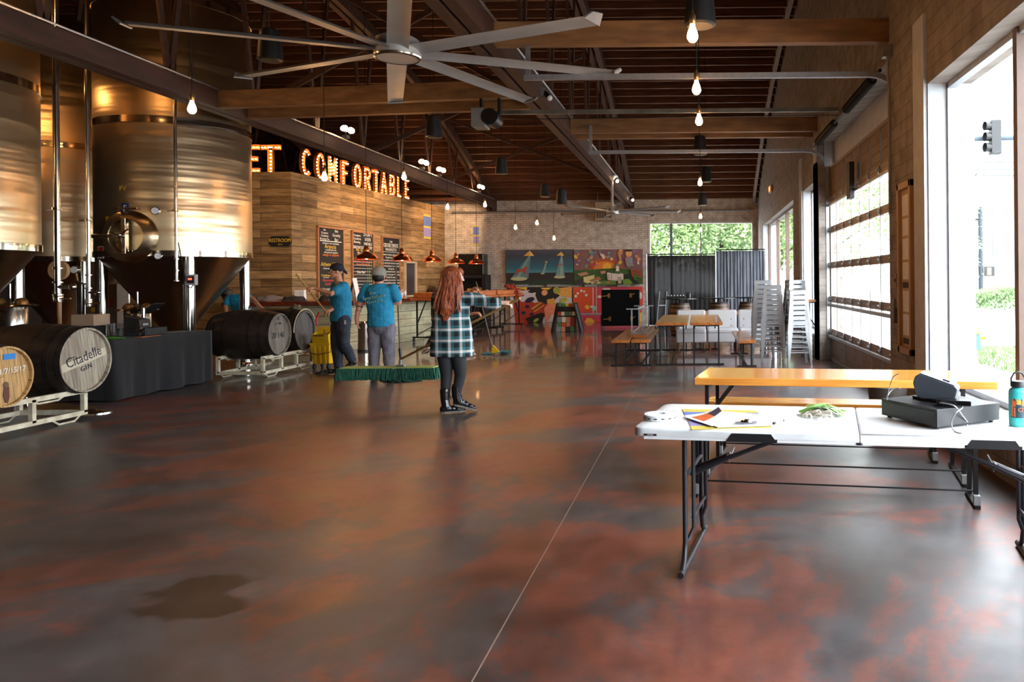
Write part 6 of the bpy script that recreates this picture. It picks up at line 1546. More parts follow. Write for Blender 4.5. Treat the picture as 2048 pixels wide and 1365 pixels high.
def rack(X, Y0, Y1, X2, label):
    c = (X, (Y0+Y1)/2, 0); t = thing('barrel_rack', c, label, 'barrel rack', 'cream steel barrel racks')
    for xx in (X, X2):
        b = MB(); w = .045
        for z in (.085, .32): b.beam((xx, Y0, z), (xx, Y1, z), w, w*1.1)
        for y in (Y0+.022, Y0+(Y1-Y0)*.35, Y0+(Y1-Y0)*.65, Y1-.022): b.beam((xx, y, .085), (xx, y, .32), w, w)
        b.build('side_frame', M['rack'], t, c, smooth=False)
        for y in (Y0+.25, Y1-.25):
            MB().tube([(xx, y-.2, .08), (xx, y-.1, .012), (xx, y+.1, .012), (xx, y+.2, .08)], .011, 6).build('foot_loop', M['rack'], t, c)
        for q in (1, 3):
            y = Y0+(Y1-Y0)*q/4; MB().tube([(xx, y-.26, .345), (xx, y-.2, .31), (xx, y-.12, .27), (xx, y+.12, .27), (xx, y+.2, .31), (xx, y+.26, .345)], .011, 6).build('saddle', M['rack'], t, c)
    for y in (Y0+.022, (Y0+Y1)/2, Y1-.022):
        MB().beam((X, y, .085), (X2, y, .085), .045, .05).build('cross_bar', M['rack'], t, c, smooth=False)
rack(-6.74, 6.35, 8.24, -7.45, 'cream steel rack under the two barrels at the left edge')
rack(-6.80, 11.68, 13.2, -7.5, 'cream steel rack under the two farther barrels')

# black cloth-covered table
c = Vector((-7.75, 10.42, 0)); t = thing('draped_table', c, 'table under a floor-length black cloth between the two barrel racks', 'table')
hx, hy, zt = .36, .97, .775; vs = []; fs = []; per = []
n1 = 40
for i in range(n1): per.append((hx, -hy+2*hy*i/n1, 1, 0))
for i in range(16): per.append((hx-2*hx*i/16, hy, 0, 1))
for i in range(n1): per.append((-hx, hy-2*hy*i/n1, -1, 0))
for i in range(16): per.append((-hx+2*hx*i/16, -hy, 0, -1))
n = len(per); random.seed(2)
for j in range(7):
    f = j/6; z = zt*(1-f)+.02*f
    for i, (x, y, nx, ny) in enumerate(per):
        w = f*(.028*sin(i*.62)+.02*sin(i*.27+1.3)+.012*sin(i*1.3))+.02*f
        vs.append((x+nx*w, y+ny*w, z+.008*f*sin(i*.5)))
for j in range(6):
    for i in range(n): k = (i+1) % n; fs.append((j*n+i, j*n+k, (j+1)*n+k, (j+1)*n+i))
fs.append(tuple(range(n)))
MB().add(vs, fs).build('tablecloth', M['darkcloth'], t, ang=180)
tb = MB().box((0, 0, zt-.03), (hx*1.9, hy*1.9, .04)).build('table_top', M['black'], t)
for sx in (-1, 1): MB().beam((sx*.3, -.85, 0), (sx*.3, -.85, zt-.05), .03, .03).beam((sx*.3, .85, 0), (sx*.3, .85, zt-.05), .03, .03).build('leg', M['blackmetal'], t)
Z2 = zt+.001
p = Vector((-7.58, 9.75, Z2)); g_ = thing('glass_jug', p, 'clear glass jug on the black draped table', 'jug')
MB().lathe([(0, .004), (.085, .004), (.09, .02), (.09, .19), (.094, .2), (.088, .2), (.086, .02)], n=32, cap=False).build('jug', glassmat('jug_glass', (.85, .85, .85, 1), .8), g_)
p = Vector((-7.52, 10.1, Z2)); g_ = thing('stem_glass', p, 'small stemmed tasting glass beside the glass jug', 'glass')
MB().lathe([(0, 0), (.035, .002), (.006, .01), (.005, .05), (.03, .07), (.038, .1), (.03, .14), (.028, .14), (.035, .1), (.0, .065)], n=24, cap=False).build('bowl', glassmat('amber_glass', (.75, .5, .35, 1), .8), g_)
for k in range(1): 
    p = Vector((-7.62, 9.57, Z2)); random.seed(31); b = MB()
    for j in range(40): strip(b, (random.uniform(-.1, -.04), random.uniform(-.06, .1), random.uniform(0, .012)), random.uniform(-.1, .7), random.uniform(.2, .32), .012, .02, random.uniform(-.3, .3))
    o = b.build('green_strips', mat('green_paper_strips', '#5fae3a', .6, c2='#3f8a28', ns=20), None, ang=180); o.location = p; tag(o, 'loose bundle of green paper strips at the near end of the black draped table', 'paper strips', kind='stuff')
tag(MB().box((-7.45, 10.15, Z2+.004), (.1, .35, .006)).build('paper_slip', M['cedar'], None, (-7.45, 10.15, Z2)), 'thin tan card lying at the front of the black draped table', 'card')
p = Vector((-7.75, 10.45, Z2)); g_ = thing('cash_drawer', p, 'black cash drawer with a register on the black draped table', 'cash drawer')
MB().box((0, 0, .055), (.4, .42, .1)).build('drawer_case', M['cashblack'], g_, bevel=.004); MB().box((.203, 0, .055), (.006, .38, .07)).build('drawer_front', M['cashblack'], g_)
p = Vector((-7.75, 10.4, Z2+.106)); g_ = thing('register_printer', p, 'black receipt printer on the cash drawer of the draped table', 'printer')
MB().prism([(-.12, -.14, 0), (.12, -.14, 0), (.1, -.14, .12), (-.12, -.14, .17)], (0, .2, 0)).build('body', M['black'], g_, bevel=.008, smooth=False)
MB().box((.112, -.04, .05), (.006, .1, .03)).build('paper_slot', M['galv'], g_)
p = Vector((-7.8, 10.62, Z2+.106)); g_ = thing('tablet_stand', p, 'black tilted tablet on a chrome post behind the receipt printer', 'tablet')
MB().cyl((0, -.08, 0), (0, -.08, .27), .025, 16).build('post', M['pipe'], g_)
MB().box((.04, .04, .26), (.24, .22, .02), M=Matrix.Rotation(R(-35), 3, 'Y')).build('tablet', M['black'], g_, bevel=.004)
# keg-top vessel with two domes behind
for (x, y, Y, lb) in ((275, 620, 11.2, 'polished lidded brew vessel with domed fittings behind the draped table'), (20, 612, 9.2, 'polished lidded brew vessel with domed fittings at the left edge behind the barrels')):
    p = P(x, y, Y); z0 = p.z; g_ = thing('brew_vessel', (p.x, p.y, 0), lb, 'vessel', 'small polished vessels under the tanks')
    MB().lathe([(0, .25), (.1, .25), (.17, .4), (.17, z0-.02), (.16, z0)], n=32, cap=False).build('shell', M['pipe'], g_)
    MB().lathe([(.27, z0-.012), (.28, z0), (.27, z0+.012), (0, z0+.05)], n=32).build('lid', M['tankband'], g_)
    for s in (-1, 1): MB().lathe([(.07, z0+.01), (.065, z0+.06), (.04, z0+.09), (0, z0+.1)], (s*.14, 0, 0), n=20, cap=False).build('dome_fitting', M['brass'], g_)
    MB().cyl((0, 0, z0), (0, 0, z0+.27), .012, 8).build('stirrer_rod', M['pipe'], g_)
    for k in range(3): a = 2*pi*k/3; MB().cyl((cos(a)*.14, sin(a)*.14, .5), (cos(a)*.2, sin(a)*.2, 0), .018, 8).build('leg', M['pipe'], g_)
# steel discs on the floor
for k, (x, y, r, m, lb) in enumerate(((192, 828, .16, 'pipe', 'shiny dished steel base plate on the floor under the barrel rack, right one'), (152, 822, .2, 'brass', 'golden reflecting dished base on the floor under the barrel rack, middle one'), (96, 820, .26, 'brass', 'golden reflecting dished base on the floor under the barrel rack, left one'), (568, 706, .12, 'brass', 'x'), (612, 707, .2, 'brass', 'copper-coloured dished base on the floor behind the farther rack'))):
    if lb == 'x': continue
    g = G(x, y); g.z = .001
    tag(MB().lathe([(r, 0), (r*.97, .02), (r*.6, .05), (0, .065)], n=32).build('dished_base', M[m], None), lb, 'base plate', 'dished bases on the floor').location = g
# white cooler/box and clutter behind the barrels
q = P(175, 660, 10.8)
t = thing('work_box', (q.x, q.y, 0), 'small pale carton on a stand between the tanks behind the large barrel', 'box')
MB().box((0, 0, .45), (.3, .3, .9)).build('stand', M['blackmetal'], t); MB().box((.05, 0, .98), (.32, .3, .16)).build('carton', mat('pale_carton', '#b59a80', .7), t, bevel=.004)
q = P(215, 640, 14.2)
t = thing('control_cabinet', (q.x, q.y, 0), 'grey control cabinet with small yellow labels between the tank legs', 'cabinet')
MB().box((0, 0, .75), (.6, .3, 1.5)).build('body', mat('cabinet_grey_brown', '#5f564c', .6), t, bevel=.01)
MB().box((-.1, -.155, 1.02), (.16, .006, .08)).build('yellow_label', M['ink_yellow'], t); MB().box((.14, -.155, 1.15), (.2, .006, .16)).build('red_label', mat('dull_red_label', '#7d2f20', .6), t)
p1 = P(118, 541, 11.5)
tag(MB().cyl(p1+Vector((0, -.03, 0)), p1+Vector((0, .03, 0)), .15, 24).cyl(p1, (p1.x, p1.y, 0), .03, 10).build('round_hatch', mat('tan_hatch', '#b98f66', .6), None, p1), 'round tan disc on a post behind the thick valve pipe', 'disc')
p1 = P(152, 540, 10.6)
t = thing('pressure_gauge', p1, 'round pressure gauge on a bent pipe between the two upright pipes', 'gauge')
MB().lathe([(0, -.035), (.055, -.035), (.058, .0), (.055, .02), (0, .02)], n=24, axis='Y').build('gauge_case', M['pipe'], t); MB().cyl((0, -.041, 0), (0, -.036, 0), .047, 24).build('gauge_face', M['white'], t)
MB().tube([(0, 0, -.05), (.02, 0, -.16), (.1, 0, -.2), (.2, 0, -.2)], .014, 8).build('stem', M['brass'], t)

# yellow mop bucket
g = G(651, 737); t = thing('mop_bucket', (g.x, g.y, 0), 'yellow wheeled mop bucket with a wringer beside the striding man', 'mop bucket')
Y_ = mat('bucket_yellow', '#e6b912', .4, c2='#d4a60c', ns=6); M['bucket'] = Y_
b = MB()
def ring(z, w, d): return [(-w, -d, z), (w, -d, z), (w, d, z), (-w, d, z)]
vs = ring(.09, .135, .15)+ring(.42, .165, .2)+ring(.43, .175, .21)+ring(.45, .175, .21)
fs = [(3, 2, 1, 0)]+[(k*4+i, k*4+(i+1) % 4, k*4+4+(i+1) % 4, k*4+4+i) for k in range(3) for i in range(4)]
b.add(vs, fs); b.build('tub', Y_, t, bevel=.015, smooth=False)
for x in (-.08, .0, .08): MB().prism([(x-.015, -.155, .1), (x+.015, -.155, .1), (x+.017, -.205, .4), (x-.017, -.205, .4)], (0, -.012, 0)).build('tub_rib', Y_, t, bevel=.003, smooth=False)
MB().add([(-.13, -.14, .4), (.13, -.14, .4), (.13, .06, .4), (-.13, .06, .4), (-.15, -.2, .6), (.15, -.2, .6), (.14, .02, .64), (-.14, .02, .64)], [(3, 2, 1, 0), (0, 1, 5, 4), (1, 2, 6, 5), (2, 3, 7, 6), (3, 0, 4, 7)]).build('wringer', Y_, t, smooth=False).modifiers.new('s', 'SOLIDIFY').thickness = .008
MB().add([(-.15, -.02, .6), (.15, -.02, .6), (.15, .02, .72), (-.15, .02, .72)], [(0, 1, 2, 3)]).build('wringer_back', Y_, t, smooth=False).modifiers.new('s', 'SOLIDIFY').thickness = .02
MB().tube([(-.09, -.21, .68), (-.09, -.23, .58), (.09, -.23, .58), (.09, -.21, .68)], .009, 6).build('press_bar', M['black'], t)
MB().tube([(-.14, .03, .68), (-.18, .05, .84), (-.13, .06, .97)], [.012, .014, .02], 8).build('wringer_handle', mat('red_grip', '#c2321c', .5), t)
MB().tube([(-.18, -.15, .42), (-.2, -.23, .3), (0, -.26, .26), (.2, -.23, .3), (.18, -.15, .42)], .006, 6).build('carry_wire', M['black'], t)
for (x, y) in ((-.12, -.14), (.12, -.14), (-.12, .14), (.12, .14)):
    MB().lathe([(0, -.016), (.04, -.016), (.045, -.01), (.045, .01), (.04, .016), (0, .016)], (x, y, .045), n=16, axis='X').box((x, y, .085), (.03, .03, .03)).build('caster', M['black'], t)

# ---------------------------------------------------------------- people
# every garment and body is one continuous surface: overlapping tapered forms, voxel-merged and smoothed
def ell_ring(c, rx, ry, yaw=0, n=20, tilt=None):
    out = []
    for k in range(n):
        q = 2*pi*k/n; v = Vector((rx*cos(q), ry*sin(q), 0))
        v = Matrix.Rotation(yaw, 3, 'Z') @ v
        if tilt is not None: v = tilt @ v
        out.append(Vector(c)+v)
    return out
class Body(MB):
    def limb(s, pts, rad, n=14):
        pts = [Vector(p) for p in pts]
        P2, R2 = [], []
        for i in range(len(pts)):
            P2.append(pts[i]); R2.append(rad[i])
        d0 = (P2[0]-P2[1]).normalized(); d1 = (P2[-1]-P2[-2]).normalized()
        P3 = [P2[0]+d0*R2[0]*.9, P2[0]+d0*R2[0]*.6]+P2+[P2[-1]+d1*R2[-1]*.6, P2[-1]+d1*R2[-1]*.9]
        R3 = [R2[0]*.35, R2[0]*.8]+R2+[R2[-1]*.8, R2[-1]*.35]
        return s.tube(P3, R3, n)
    def loft(s, rings):
        """rings: (centre, rx, ry, yaw)"""
        vs = []; fs = []; n = 20
        for (c, rx, ry, yaw) in rings: vs += ell_ring(c, rx, ry, yaw, n)
        m = len(rings)
        for i in range(m-1):
            for k in range(n): l = (k+1) % n; fs.append((i*n+k, i*n+l, (i+1)*n+l, (i+1)*n+k))
        fs.append(tuple(range(n))[::-1]); fs.append(tuple((m-1)*n+k for k in range(n)))
        return s.add(vs, fs)
def skin(b, name, m, par, o, vox=.008, sm=6, extra=None, crumple=0):
    ob = b.build(name, m, par, o, ang=180)
    r = ob.modifiers.new('merge', 'REMESH'); r.mode = 'VOXEL'; r.voxel_size = vox; r.use_smooth_shade = True
    s = ob.modifiers.new('smooth', 'SMOOTH'); s.factor = .5; s.iterations = sm
    if crumple:
        tx = bpy.data.textures.get('folds') or bpy.data.textures.new('folds', 'CLOUDS'); tx.noise_scale = .11; tx.noise_depth = 2
        d = ob.modifiers.new('folds', 'DISPLACE'); d.texture = tx; d.strength = crumple; d.mid_level = .5
    return ob
M['skin'] = mat('skin_tone', '#c08a6b', .5, c2='#b57c5e', ns=12)
M['skin_pale'] = mat('pale_skin', '#dcb5a2', .5, c2='#d3a692', ns=12)
M['tee'] = mat('teal_blue_tshirt', '#1a86ad', .85, c2='#14779c', ns=18, b=.2)
M['jeans'] = mat('dark_jeans', '#2f3844', .85, c2='#222833', ns=9, b=.3)
M['greypants'] = mat('grey_trousers', '#6d6a73', .85, c2='#5a5760', ns=8, b=.3)
M['leggings'] = mat('black_leggings', '#17181d', .8, c2='#101116', ns=9)
M['boot'] = mat('glossy_black_leather', '#0e0e10', .2, c2='#17171a', ns=5)
M['shoe'] = mat('black_shoe', '#131315', .5)
M['cap_navy'] = mat('navy_cap', '#15182a', .85); M['cap_grey'] = mat('grey_cap', '#8f8a80', .9, c2='#7d786f', ns=40)
M['hair_dark'] = mat('dark_hair', '#21150f', .6, c2='#140c08', ns=40); 
M['hair_red'] = mat('auburn_hair', '#a04a1c', .45, c2='#481b0a', ns=14, scale=(4.5, 4.5, .45), b=1.0, bd=.02, det=8)
M['stick'] = mat('pale_wooden_handle', '#a37f47', .5, c2='#8a6836', ns=6)
M['eye'] = mat('eye_white', '#e8e4df', .3)
def hand(b, wrist, d, up, s=1.0, curl=.6, side=1, spread=.012):
    """palm + five fingers. d: direction of the palm, up: direction the knuckles face"""
    d = Vector(d).normalized(); up = Vector(up); up = (up-d*up.dot(d)).normalized(); x = d.cross(up)*side
    w = Vector(wrist)
    b.limb([w-d*.02, w+d*.035*s, w+d*.07*s], [.024*s, .03*s, .03*s], 12)
    b.limb([w+d*.05*s+x*.022*s, w+d*.075*s+x*.024*s], [.019*s, .015*s]); b.limb([w+d*.05*s-x*.022*s, w+d*.075*s-x*.024*s], [.019*s, .015*s])
    for k, (off, L) in enumerate(((-.03, .070), (-.011, .08), (.009, .076), (.027, .06))):
        p = w+d*.085*s+x*off*s; dd = d; pts = [p]; 
        for j, f in enumerate((.45, .3, .25)):
            dd = (dd*cos(curl)-up*sin(curl)).normalized() if j or curl > .4 else dd
            p = p+dd*L*f*s; pts.append(p)
        b.limb(pts, [.0095*s, .0088*s, .008*s, .007*s], 8)
    th = (d*.6-x*.7-up*.25).normalized(); p = w+d*.025*s-x*.02*s
    p2 = p+th*.035*s; th2 = (th*.7+d*.3-up*curl*.6).normalized(); b.limb([p, p2, p2+th2*.032*s, p2+th2*.05*s-up*.01*curl], [.014*s, .012*s, .010*s, .008*s], 8)
def head(b, c, f, s=1.0):
    """c head centre, f facing direction (unit, horizontal); 0.235 m tall"""
    f = Vector(f).normalized(); r = Vector((f.y, -f.x, 0)); z = Vector((0, 0, 1)); yaw = atan2(f.y, f.x)
    Mx = Matrix((f, -r, z)).transposed(); c = Vector(c)
    b.ball(c+z*.025*s, .1*s, 20, 14, (1.0, .8, 1.02), Mx)
    b.ball(c+f*.02*s-z*.035*s, .078*s, 18, 12, (.95, .8, 1.05), Mx)
    b.ball(c+f*.055*s-z*.092*s, .032*s, 12, 8, (1, 1.1, .75), Mx)      # chin
    b.limb([c+f*.093*s+z*.015*s, c+f*.112*s-z*.022*s], [.009*s, .015*s], 8)   # nose
    b.ball(c+f*.088*s-z*.058*s, .018*s, 10, 8, (.8, 1.3, .6), Mx)        # lips
    b.ball(c+f*.08*s+z*.035*s, .03*s, 10, 8, (.7, 2.1, .5), Mx)         # brow
    for sd in (-1, 1): b.ball(c+r*.083*s*sd-z*.012*s-f*.005*s, .03*s, 10, 8, (.7, .35, 1.05), Mx)   # ears
def face(par, o, c, f, s=1.0, beard=False, glasses=True):
    f = Vector(f).normalized(); r = Vector((f.y, -f.x, 0)); z = Vector((0, 0, 1)); c = Vector(c)
    for sd in (-1, 1):
        e = c+f*.083*s+r*.032*s*sd+z*.008*s
        MB().ball(e, .013*s, 12, 8).build('eye', M['eye'], par, o); MB().ball(e+f*.0095*s, .006*s, 8, 6).build('iris', M['hair_dark'], par, o)
        MB().tube([e+z*.02*s-r*.02*s, e+z*.027*s+f*.006, e+z*.02*s+r*.02*s], .004*s, 6).build('eyebrow', M['hair_dark'], par, o)
    MB().tube([c+f*.1*s-z*.056*s-r*.022*s, c+f*.106*s-z*.058*s, c+f*.1*s-z*.056*s+r*.022*s], .004*s, 6).build('mouth', mat('lips', '#9a5548', .5), par, o)
    if glasses:
        b = MB()
        for sd in (-1, 1):
            q = c+f*.106*s+r*.034*s*sd+z*.006*s
            b.tube([q+r*.025*s*cos(a)+z*.018*s*sin(a) for a in [2*pi*k/14 for k in range(14)]], .0022, 6, closed=True)
            b.tube([q+r*.026*s*sd+z*.006, c+r*.084*s*sd+z*.008*s+f*.0], .002, 6)
        b.tube([c+f*.11*s-r*.01*s+z*.008*s, c+f*.11*s+r*.01*s+z*.008*s], .002, 6)
        b.build('glasses', M['paper'] if glasses == 2 else M['blackmetal'], par, o)
def shoe(b, heel, d, L=.28, w=.05, h=.07, pitch=0):
    d = Vector(d).normalized(); x = Vector((d.y, -d.x, 0)).normalized(); up = d.cross(x)*-1 if False else x.cross(d)
    if up.z < 0: up = -up
    heel = Vector(heel)
    for (t0, r, hh) in ((.1, .8, .9), (.3, .85, .95), (.5, .85, .8), (.7, 1.0, .62), (.88, .85, .5)):
        c = heel+d*L*t0+up*h*hh*.5
        Mx = Matrix((d, x, up)).transposed(); b.ball(c, 1, 12, 8, (L*.17, w*r, h*hh*.55), Mx)
def sole(par, o, heel, d, L=.29, w=.05, m=None):
    d = Vector(d).normalized(); x = Vector((d.y, -d.x, 0)).normalized(); up = x.cross(d); up = -up if up.z < 0 else up; heel = Vector(heel)
    pts = []
    for (t0, s) in ((0, .55), (.12, .8), (.35, .75), (.55, .85), (.75, 1.02), (.92, .8), (1, .4)): pts.append(heel+d*L*t0+x*w*s)
    pts += [heel+d*L*t0-x*w*s for (t0, s) in ((1, .4), (.92, .8), (.75, 1.02), (.55, .85), (.35, .75), (.12, .8), (0, .55))]
    MB().prism(pts, up*.022).build('shoe_sole', m or M['black'], par, o, smooth=False)

# ===== woman in plaid shirt =====
Yw = 8.38
def J(x, y, dy=0.0, Y=None): return P(x, y, (Y or CY)+dy)
CY = Yw; base = G(900, 829); base = Vector((P(903, 700, Yw).x, Yw, 0))
t = thing('person', base, 'red-haired person in a teal plaid shirt and black boots holding the dust mop', 'person')
hc = J(906, 557, .0); fd = Vector((.92, .38, 0)).normalized()
pole_a, pole_b = P(1040, 597, 8.25), P(801, 719, 9.28)
def on_pole(x):   # point of the pole at pixel column x
    lo, hi = 0.0, 1.0
    for _ in range(30):
        m_ = (lo+hi)/2; q = pole_a.lerp(pole_b, m_); k = VX+F*q.x/q.y
        if k > x: lo = m_
        else: hi = m_
    return pole_a.lerp(pole_b, (lo+hi)/2)
h1, h2 = on_pole(1020), on_pole(905)
shR, shL = J(936, 594, .0), J(876, 594, .03)
elR, wrR = J(970, 604, -.03), h1+Vector((-.09, .0, .005))
elL = J(874, 640, .22); wrL = h2+Vector((-.04, -.07, .05))
hipR, hipL = J(916, 700), J(889, 700)
knR, anR = J(921, 750, .03), J(913, 793, .02)
knL, anL = J(893, 752, .02), J(890, 800, -.02)
b = Body()
head(b, hc, fd, .98)
b.limb([hc-Vector((0, 0, .08)), J(904, 592)], [.05, .055])
b.loft([(J(902, 700), .15, .1, 0), (J(903, 670), .13, .09, 0), (J(904, 640), .12, .085, 0), (J(905, 610), .15, .1, 0), (J(905, 596), .15, .09, 0), (J(905, 588), .08, .07, 0)])
b.limb([shR, elR, wrR], [.05, .04, .026]); b.limb([shL, elL, wrL], [.05, .04, .026])
b.limb([hipR, knR, anR], [.085, .055, .038]); b.limb([hipL, knL, anL], [.085, .055, .038])
hand(b, wrR, h1+Vector((.03, .02, 0))-wrR, (-.2, -.5, .8), .92, .9, 1); hand(b, wrL, h2-wrL, (-.5, 0, .8), .92, 1.0, -1)
body = skin(b, 'body', M['skin_pale'], t, base, .0062, 3)
face(body, (0, 0, 0), hc-base, fd, .98, glasses=2)
def plaid():
    m, nt, p = newmat('teal_plaid_flannel'); p.inputs['Roughness'].default_value = .9
    v = coords(nt); sp = nt.nodes.new('ShaderNodeSeparateXYZ'); nt.links.new(v, sp.inputs[0])
    def tri(out, period, off, stops):
        a = N(nt, 'ShaderNodeMath', operation='ADD'); nt.links.new(out, a.inputs[0]); a.inputs[1].default_value = off+10*period
        d = N(nt, 'ShaderNodeMath', operation='DIVIDE'); nt.links.new(a.outputs[0], d.inputs[0]); d.inputs[1].default_value = period
        f = N(nt, 'ShaderNodeMath', operation='FRACT'); nt.links.new(d.outputs[0], f.inputs[0])
        return ramp(nt, f.outputs[0], stops, 'CONSTANT')
    W_, T_, K_, G_ = hexc('#e6e0dd'), hexc('#2d636b'), hexc('#0c0d11'), hexc('#3a5a60')
    stops = [(0, T_), (.16, K_), (.56, T_), (.68, W_), (.77, K_), (.795, W_), (.88, K_), (.9, T_)]
    ad = N(nt, 'ShaderNodeMath', operation='MULTIPLY_ADD'); nt.links.new(sp.outputs[1], ad.inputs[0]); ad.inputs[1].default_value = .55; nt.links.new(sp.outputs[0], ad.inputs[2])
    a = tri(ad.outputs[0], .135, .02, stops); c = tri(sp.outputs[2], .122, .0, stops)
    mx = N(nt, 'ShaderNodeMix', data_type='RGBA'); mx.inputs[0].default_value = .5; nt.links.new(a, mx.inputs[6]); nt.links.new(c, mx.inputs[7]); nt.links.new(mx.outputs[2], p.inputs['Base Color']); return m
b = Body()
def S(x, y, dy, rx, ry, yaw=0): return (J(x, y, dy), rx, ry, yaw)
b.loft([S(905, 713, .03, .245, .15), S(904, 709, .03, .247, .155), S(904, 690, .03, .242, .152), S(903, 660, .02, .228, .145), S(902, 635, .02, .208, .135), S(903, 612, .01, .2, .13), S(904, 600, .01, .19, .115), S(905, 592, .01, .14, .09), S(905, 585, .01, .07, .065)])
b.limb([shR+Vector((-.04, 0, -.01)), shR.lerp(elR, .5)+Vector((0, 0, -.005)), elR, J(985, 608, -.05), J(994, 607, -.06)], [.075, .078, .07, .066, .062])
b.limb([shL, elL, elL.lerp(wrL, .6)], [.078, .068, .058])
skin(b, 'plaid_shirt', plaid(), t, base, .0085, 4, crumple=.02)
MB().tube([J(989, 607, -.055), J(998, 606, -.065)], [.066, .06], 16, caps=True).build('sleeve_cuff', bpy.data.materials['teal_plaid_flannel'], t, base)
b = Body(); b.limb([hipR, knR, anR+Vector((0, 0, .02))], [.096, .064, .048]); b.limb([hipL, knL, anL+Vector((0, 0, .02))], [.096, .064, .048]); b.ball(J(903, 697), .12, 14, 10, (1.15, .9, .9))
skin(b, 'leggings', M['leggings'], t, base, .009, 5)
fdR, fdL = Vector((.75, .45, -.28)), Vector((.88, .5, 0))
for nm_, an, fdd, hl in (('R', anR, fdR, J(907, 812, .0)), ('L', anL, fdL, Vector((J(886, 829).x, Yw-.06, .015)))):
    b = Body(); shoe(b, hl+Vector((-.0, 0, .01)), fdd, .25, .046, .085); b.limb([an+Vector((0, 0, .10)), an, hl+fdd.normalized()*.055+Vector((0, 0, .06))], [.056, .05, .045])
    o_ = skin(b, 'boot', M['boot'], t, base, .006, 4); sole(o_, (0, 0, 0), hl-base, fdd, .265, .047, mat('boot_sole', '#5c554c', .6) if nm_ == 'R' else bpy.data.materials['boot_sole'])
    MB().tube([an+fdd.normalized()*.045+Vector((0, 0, .05)), an+fdd.normalized()*.06+Vector((0, 0, .03)), an+fdd.normalized()*.07+Vector((0, -.01, .0))], .005, 6).build('lace', M['black'], o_, base)
b = Body(); random.seed(4)
back = -fd; rt = Vector((fd.y, -fd.x, 0))
b.ball(hc+Vector((0, 0, .035))-fd*.022, .108, 18, 12, (1.0, .98, 1.0))
b.limb([hc+Vector((-.02, -.02, .02)), J(900, 590, -.08), J(893, 618, -.12), J(890, 636, -.12)], [.095, .1, .085, .04])
for k in range(40):
    u_ = k/39; jd = random.uniform(-.03, .012); x0 = 886+34*u_; x1 = 871+50*u_+random.uniform(-4, 4); yb = 628+random.uniform(-14, 8)-(abs(u_-.4)*16)
    b.limb([hc+Vector(((x0-906)/178*.9, -.055-.05*sin(pi*u_), .07)), J(x0-2+random.uniform(-3, 3), 566, -.105-.02*sin(pi*u_)+jd*.4), J((x0+x1)/2-2+random.uniform(-4, 4), 597, -.135-.02*sin(pi*u_)+jd), J(x1+random.uniform(-5, 5), yb, -.145+jd)], [.016, .018, .017, .006], 8)
b.limb([hc+fd*.045-rt*-.055+Vector((0, 0, .06)), J(921, 572, -.055), J(926, 592, -.06)], [.028, .03, .012])
b.limb([hc+fd*.07+Vector((0, 0, .088)), hc+fd*.095+Vector((0, 0, .06)), hc+fd*.102+Vector((0, 0, .04))], [.035, .028, .012])
skin(b, 'hair', M['hair_red'], t, base, .0055, 1)

# dust mop
q = Vector((P(778, 735, 9.3).x, 9.3, P(778, 752, 9.3).z))
t = thing('dust_mop', pole_b, 'big green fringed dust mop held just above the floor on a pale wooden pole', 'mop')
MB().tube([pole_a, pole_b], .0145, 12).build('pole', M['stick'], t, pole_b)
x0, x1 = P(682, 740, 9.3).x, P(876, 740, 9.3).x; zt_ = P(778, 733, 9.3).z; zb_ = P(778, 759, 9.3).z
MB().box2((x0+.02, 9.2, zt_-.03), (x1-.02, 9.42, zt_-.005)).build('mop_backing', mat('lime_backing', '#a8b766', .8, c2='#93a455', ns=9), t, pole_b, bevel=.01)
b = MB(); random.seed(8)
for k in range(1500):
    side = random.random(); x = random.uniform(x0, x1); y = 9.19+random.uniform(-.02, .05) if side < .75 else random.uniform(9.2, 9.42)
    if side > .9: x = random.choice((x0, x1))+random.uniform(-.02, .02)
    a = random.uniform(-.02, .02); b.tube([(x, y, zt_-.015), (x+a, y-.015, (zt_+zb_)/2), (x+a*2, y-.01, zb_+random.uniform(-.0, .03))], .0045, 4, caps=False)
o_ = b.build('fringe', mat('green_fringe', '#2c6e58', .85, c2='#1d4f3f', ns=20), t, pole_b, ang=180); o_['kind'] = 'stuff'
MB().prism([(pole_b.x-.06, 9.185, zt_-.01), (pole_b.x-.015, 9.185, zt_-.01), (pole_b.x-.03, 9.18, zb_+.02), (pole_b.x-.05, 9.18, zb_+.02)], (0, -.01, 0)).build('strap', bpy.data.materials['lime_backing'], t, pole_b, smooth=False)
MB().box((pole_b.x, 9.29, zt_+.01), (.1, .08, .025)).cyl(pole_b, (pole_b.x-.01, 9.29, zt_+.015), .02, 8).build('swivel_clamp', M['galv'], t, pole_b)

# ===== man 1, striding left with a pole =====
CY = 12.35; base = Vector((P(683, 700, CY).x, CY, 0))
t = thing('person', base, 'person in teal T-shirt, jeans and backward navy cap striding left, gripping a pole', 'person')
hc = J(673, 543); fd = Vector((-.86, -.5, 0)).normalized()
pA, pB = P(592, 548, 11.95), P(657, 631, 12.05)
hA, hB = pA.lerp(pB, .36), pA.lerp(pB, .92)
shN, shF = J(684, 573, -.12), J(672, 572, .15)
elN = J(662, 588, -.32); wrN = hA+Vector((.08, .05, .01)); elF = J(664, 608, .1); wrF = hB+Vector((.06, .05, .03))
hpN, hpF = J(686, 640, -.08), J(678, 640, .08)
knN, anN = J(688, 686, -.1), J(705, 722, .05)    # trailing leg
knF, anF = J(672, 690, -.02), J(679, 738, -.1)    # leading leg
b = Body(); head(b, hc, fd, 1.02)
b.limb([hc-Vector((-.02, 0, .08)), J(679, 568)], [.058, .062])
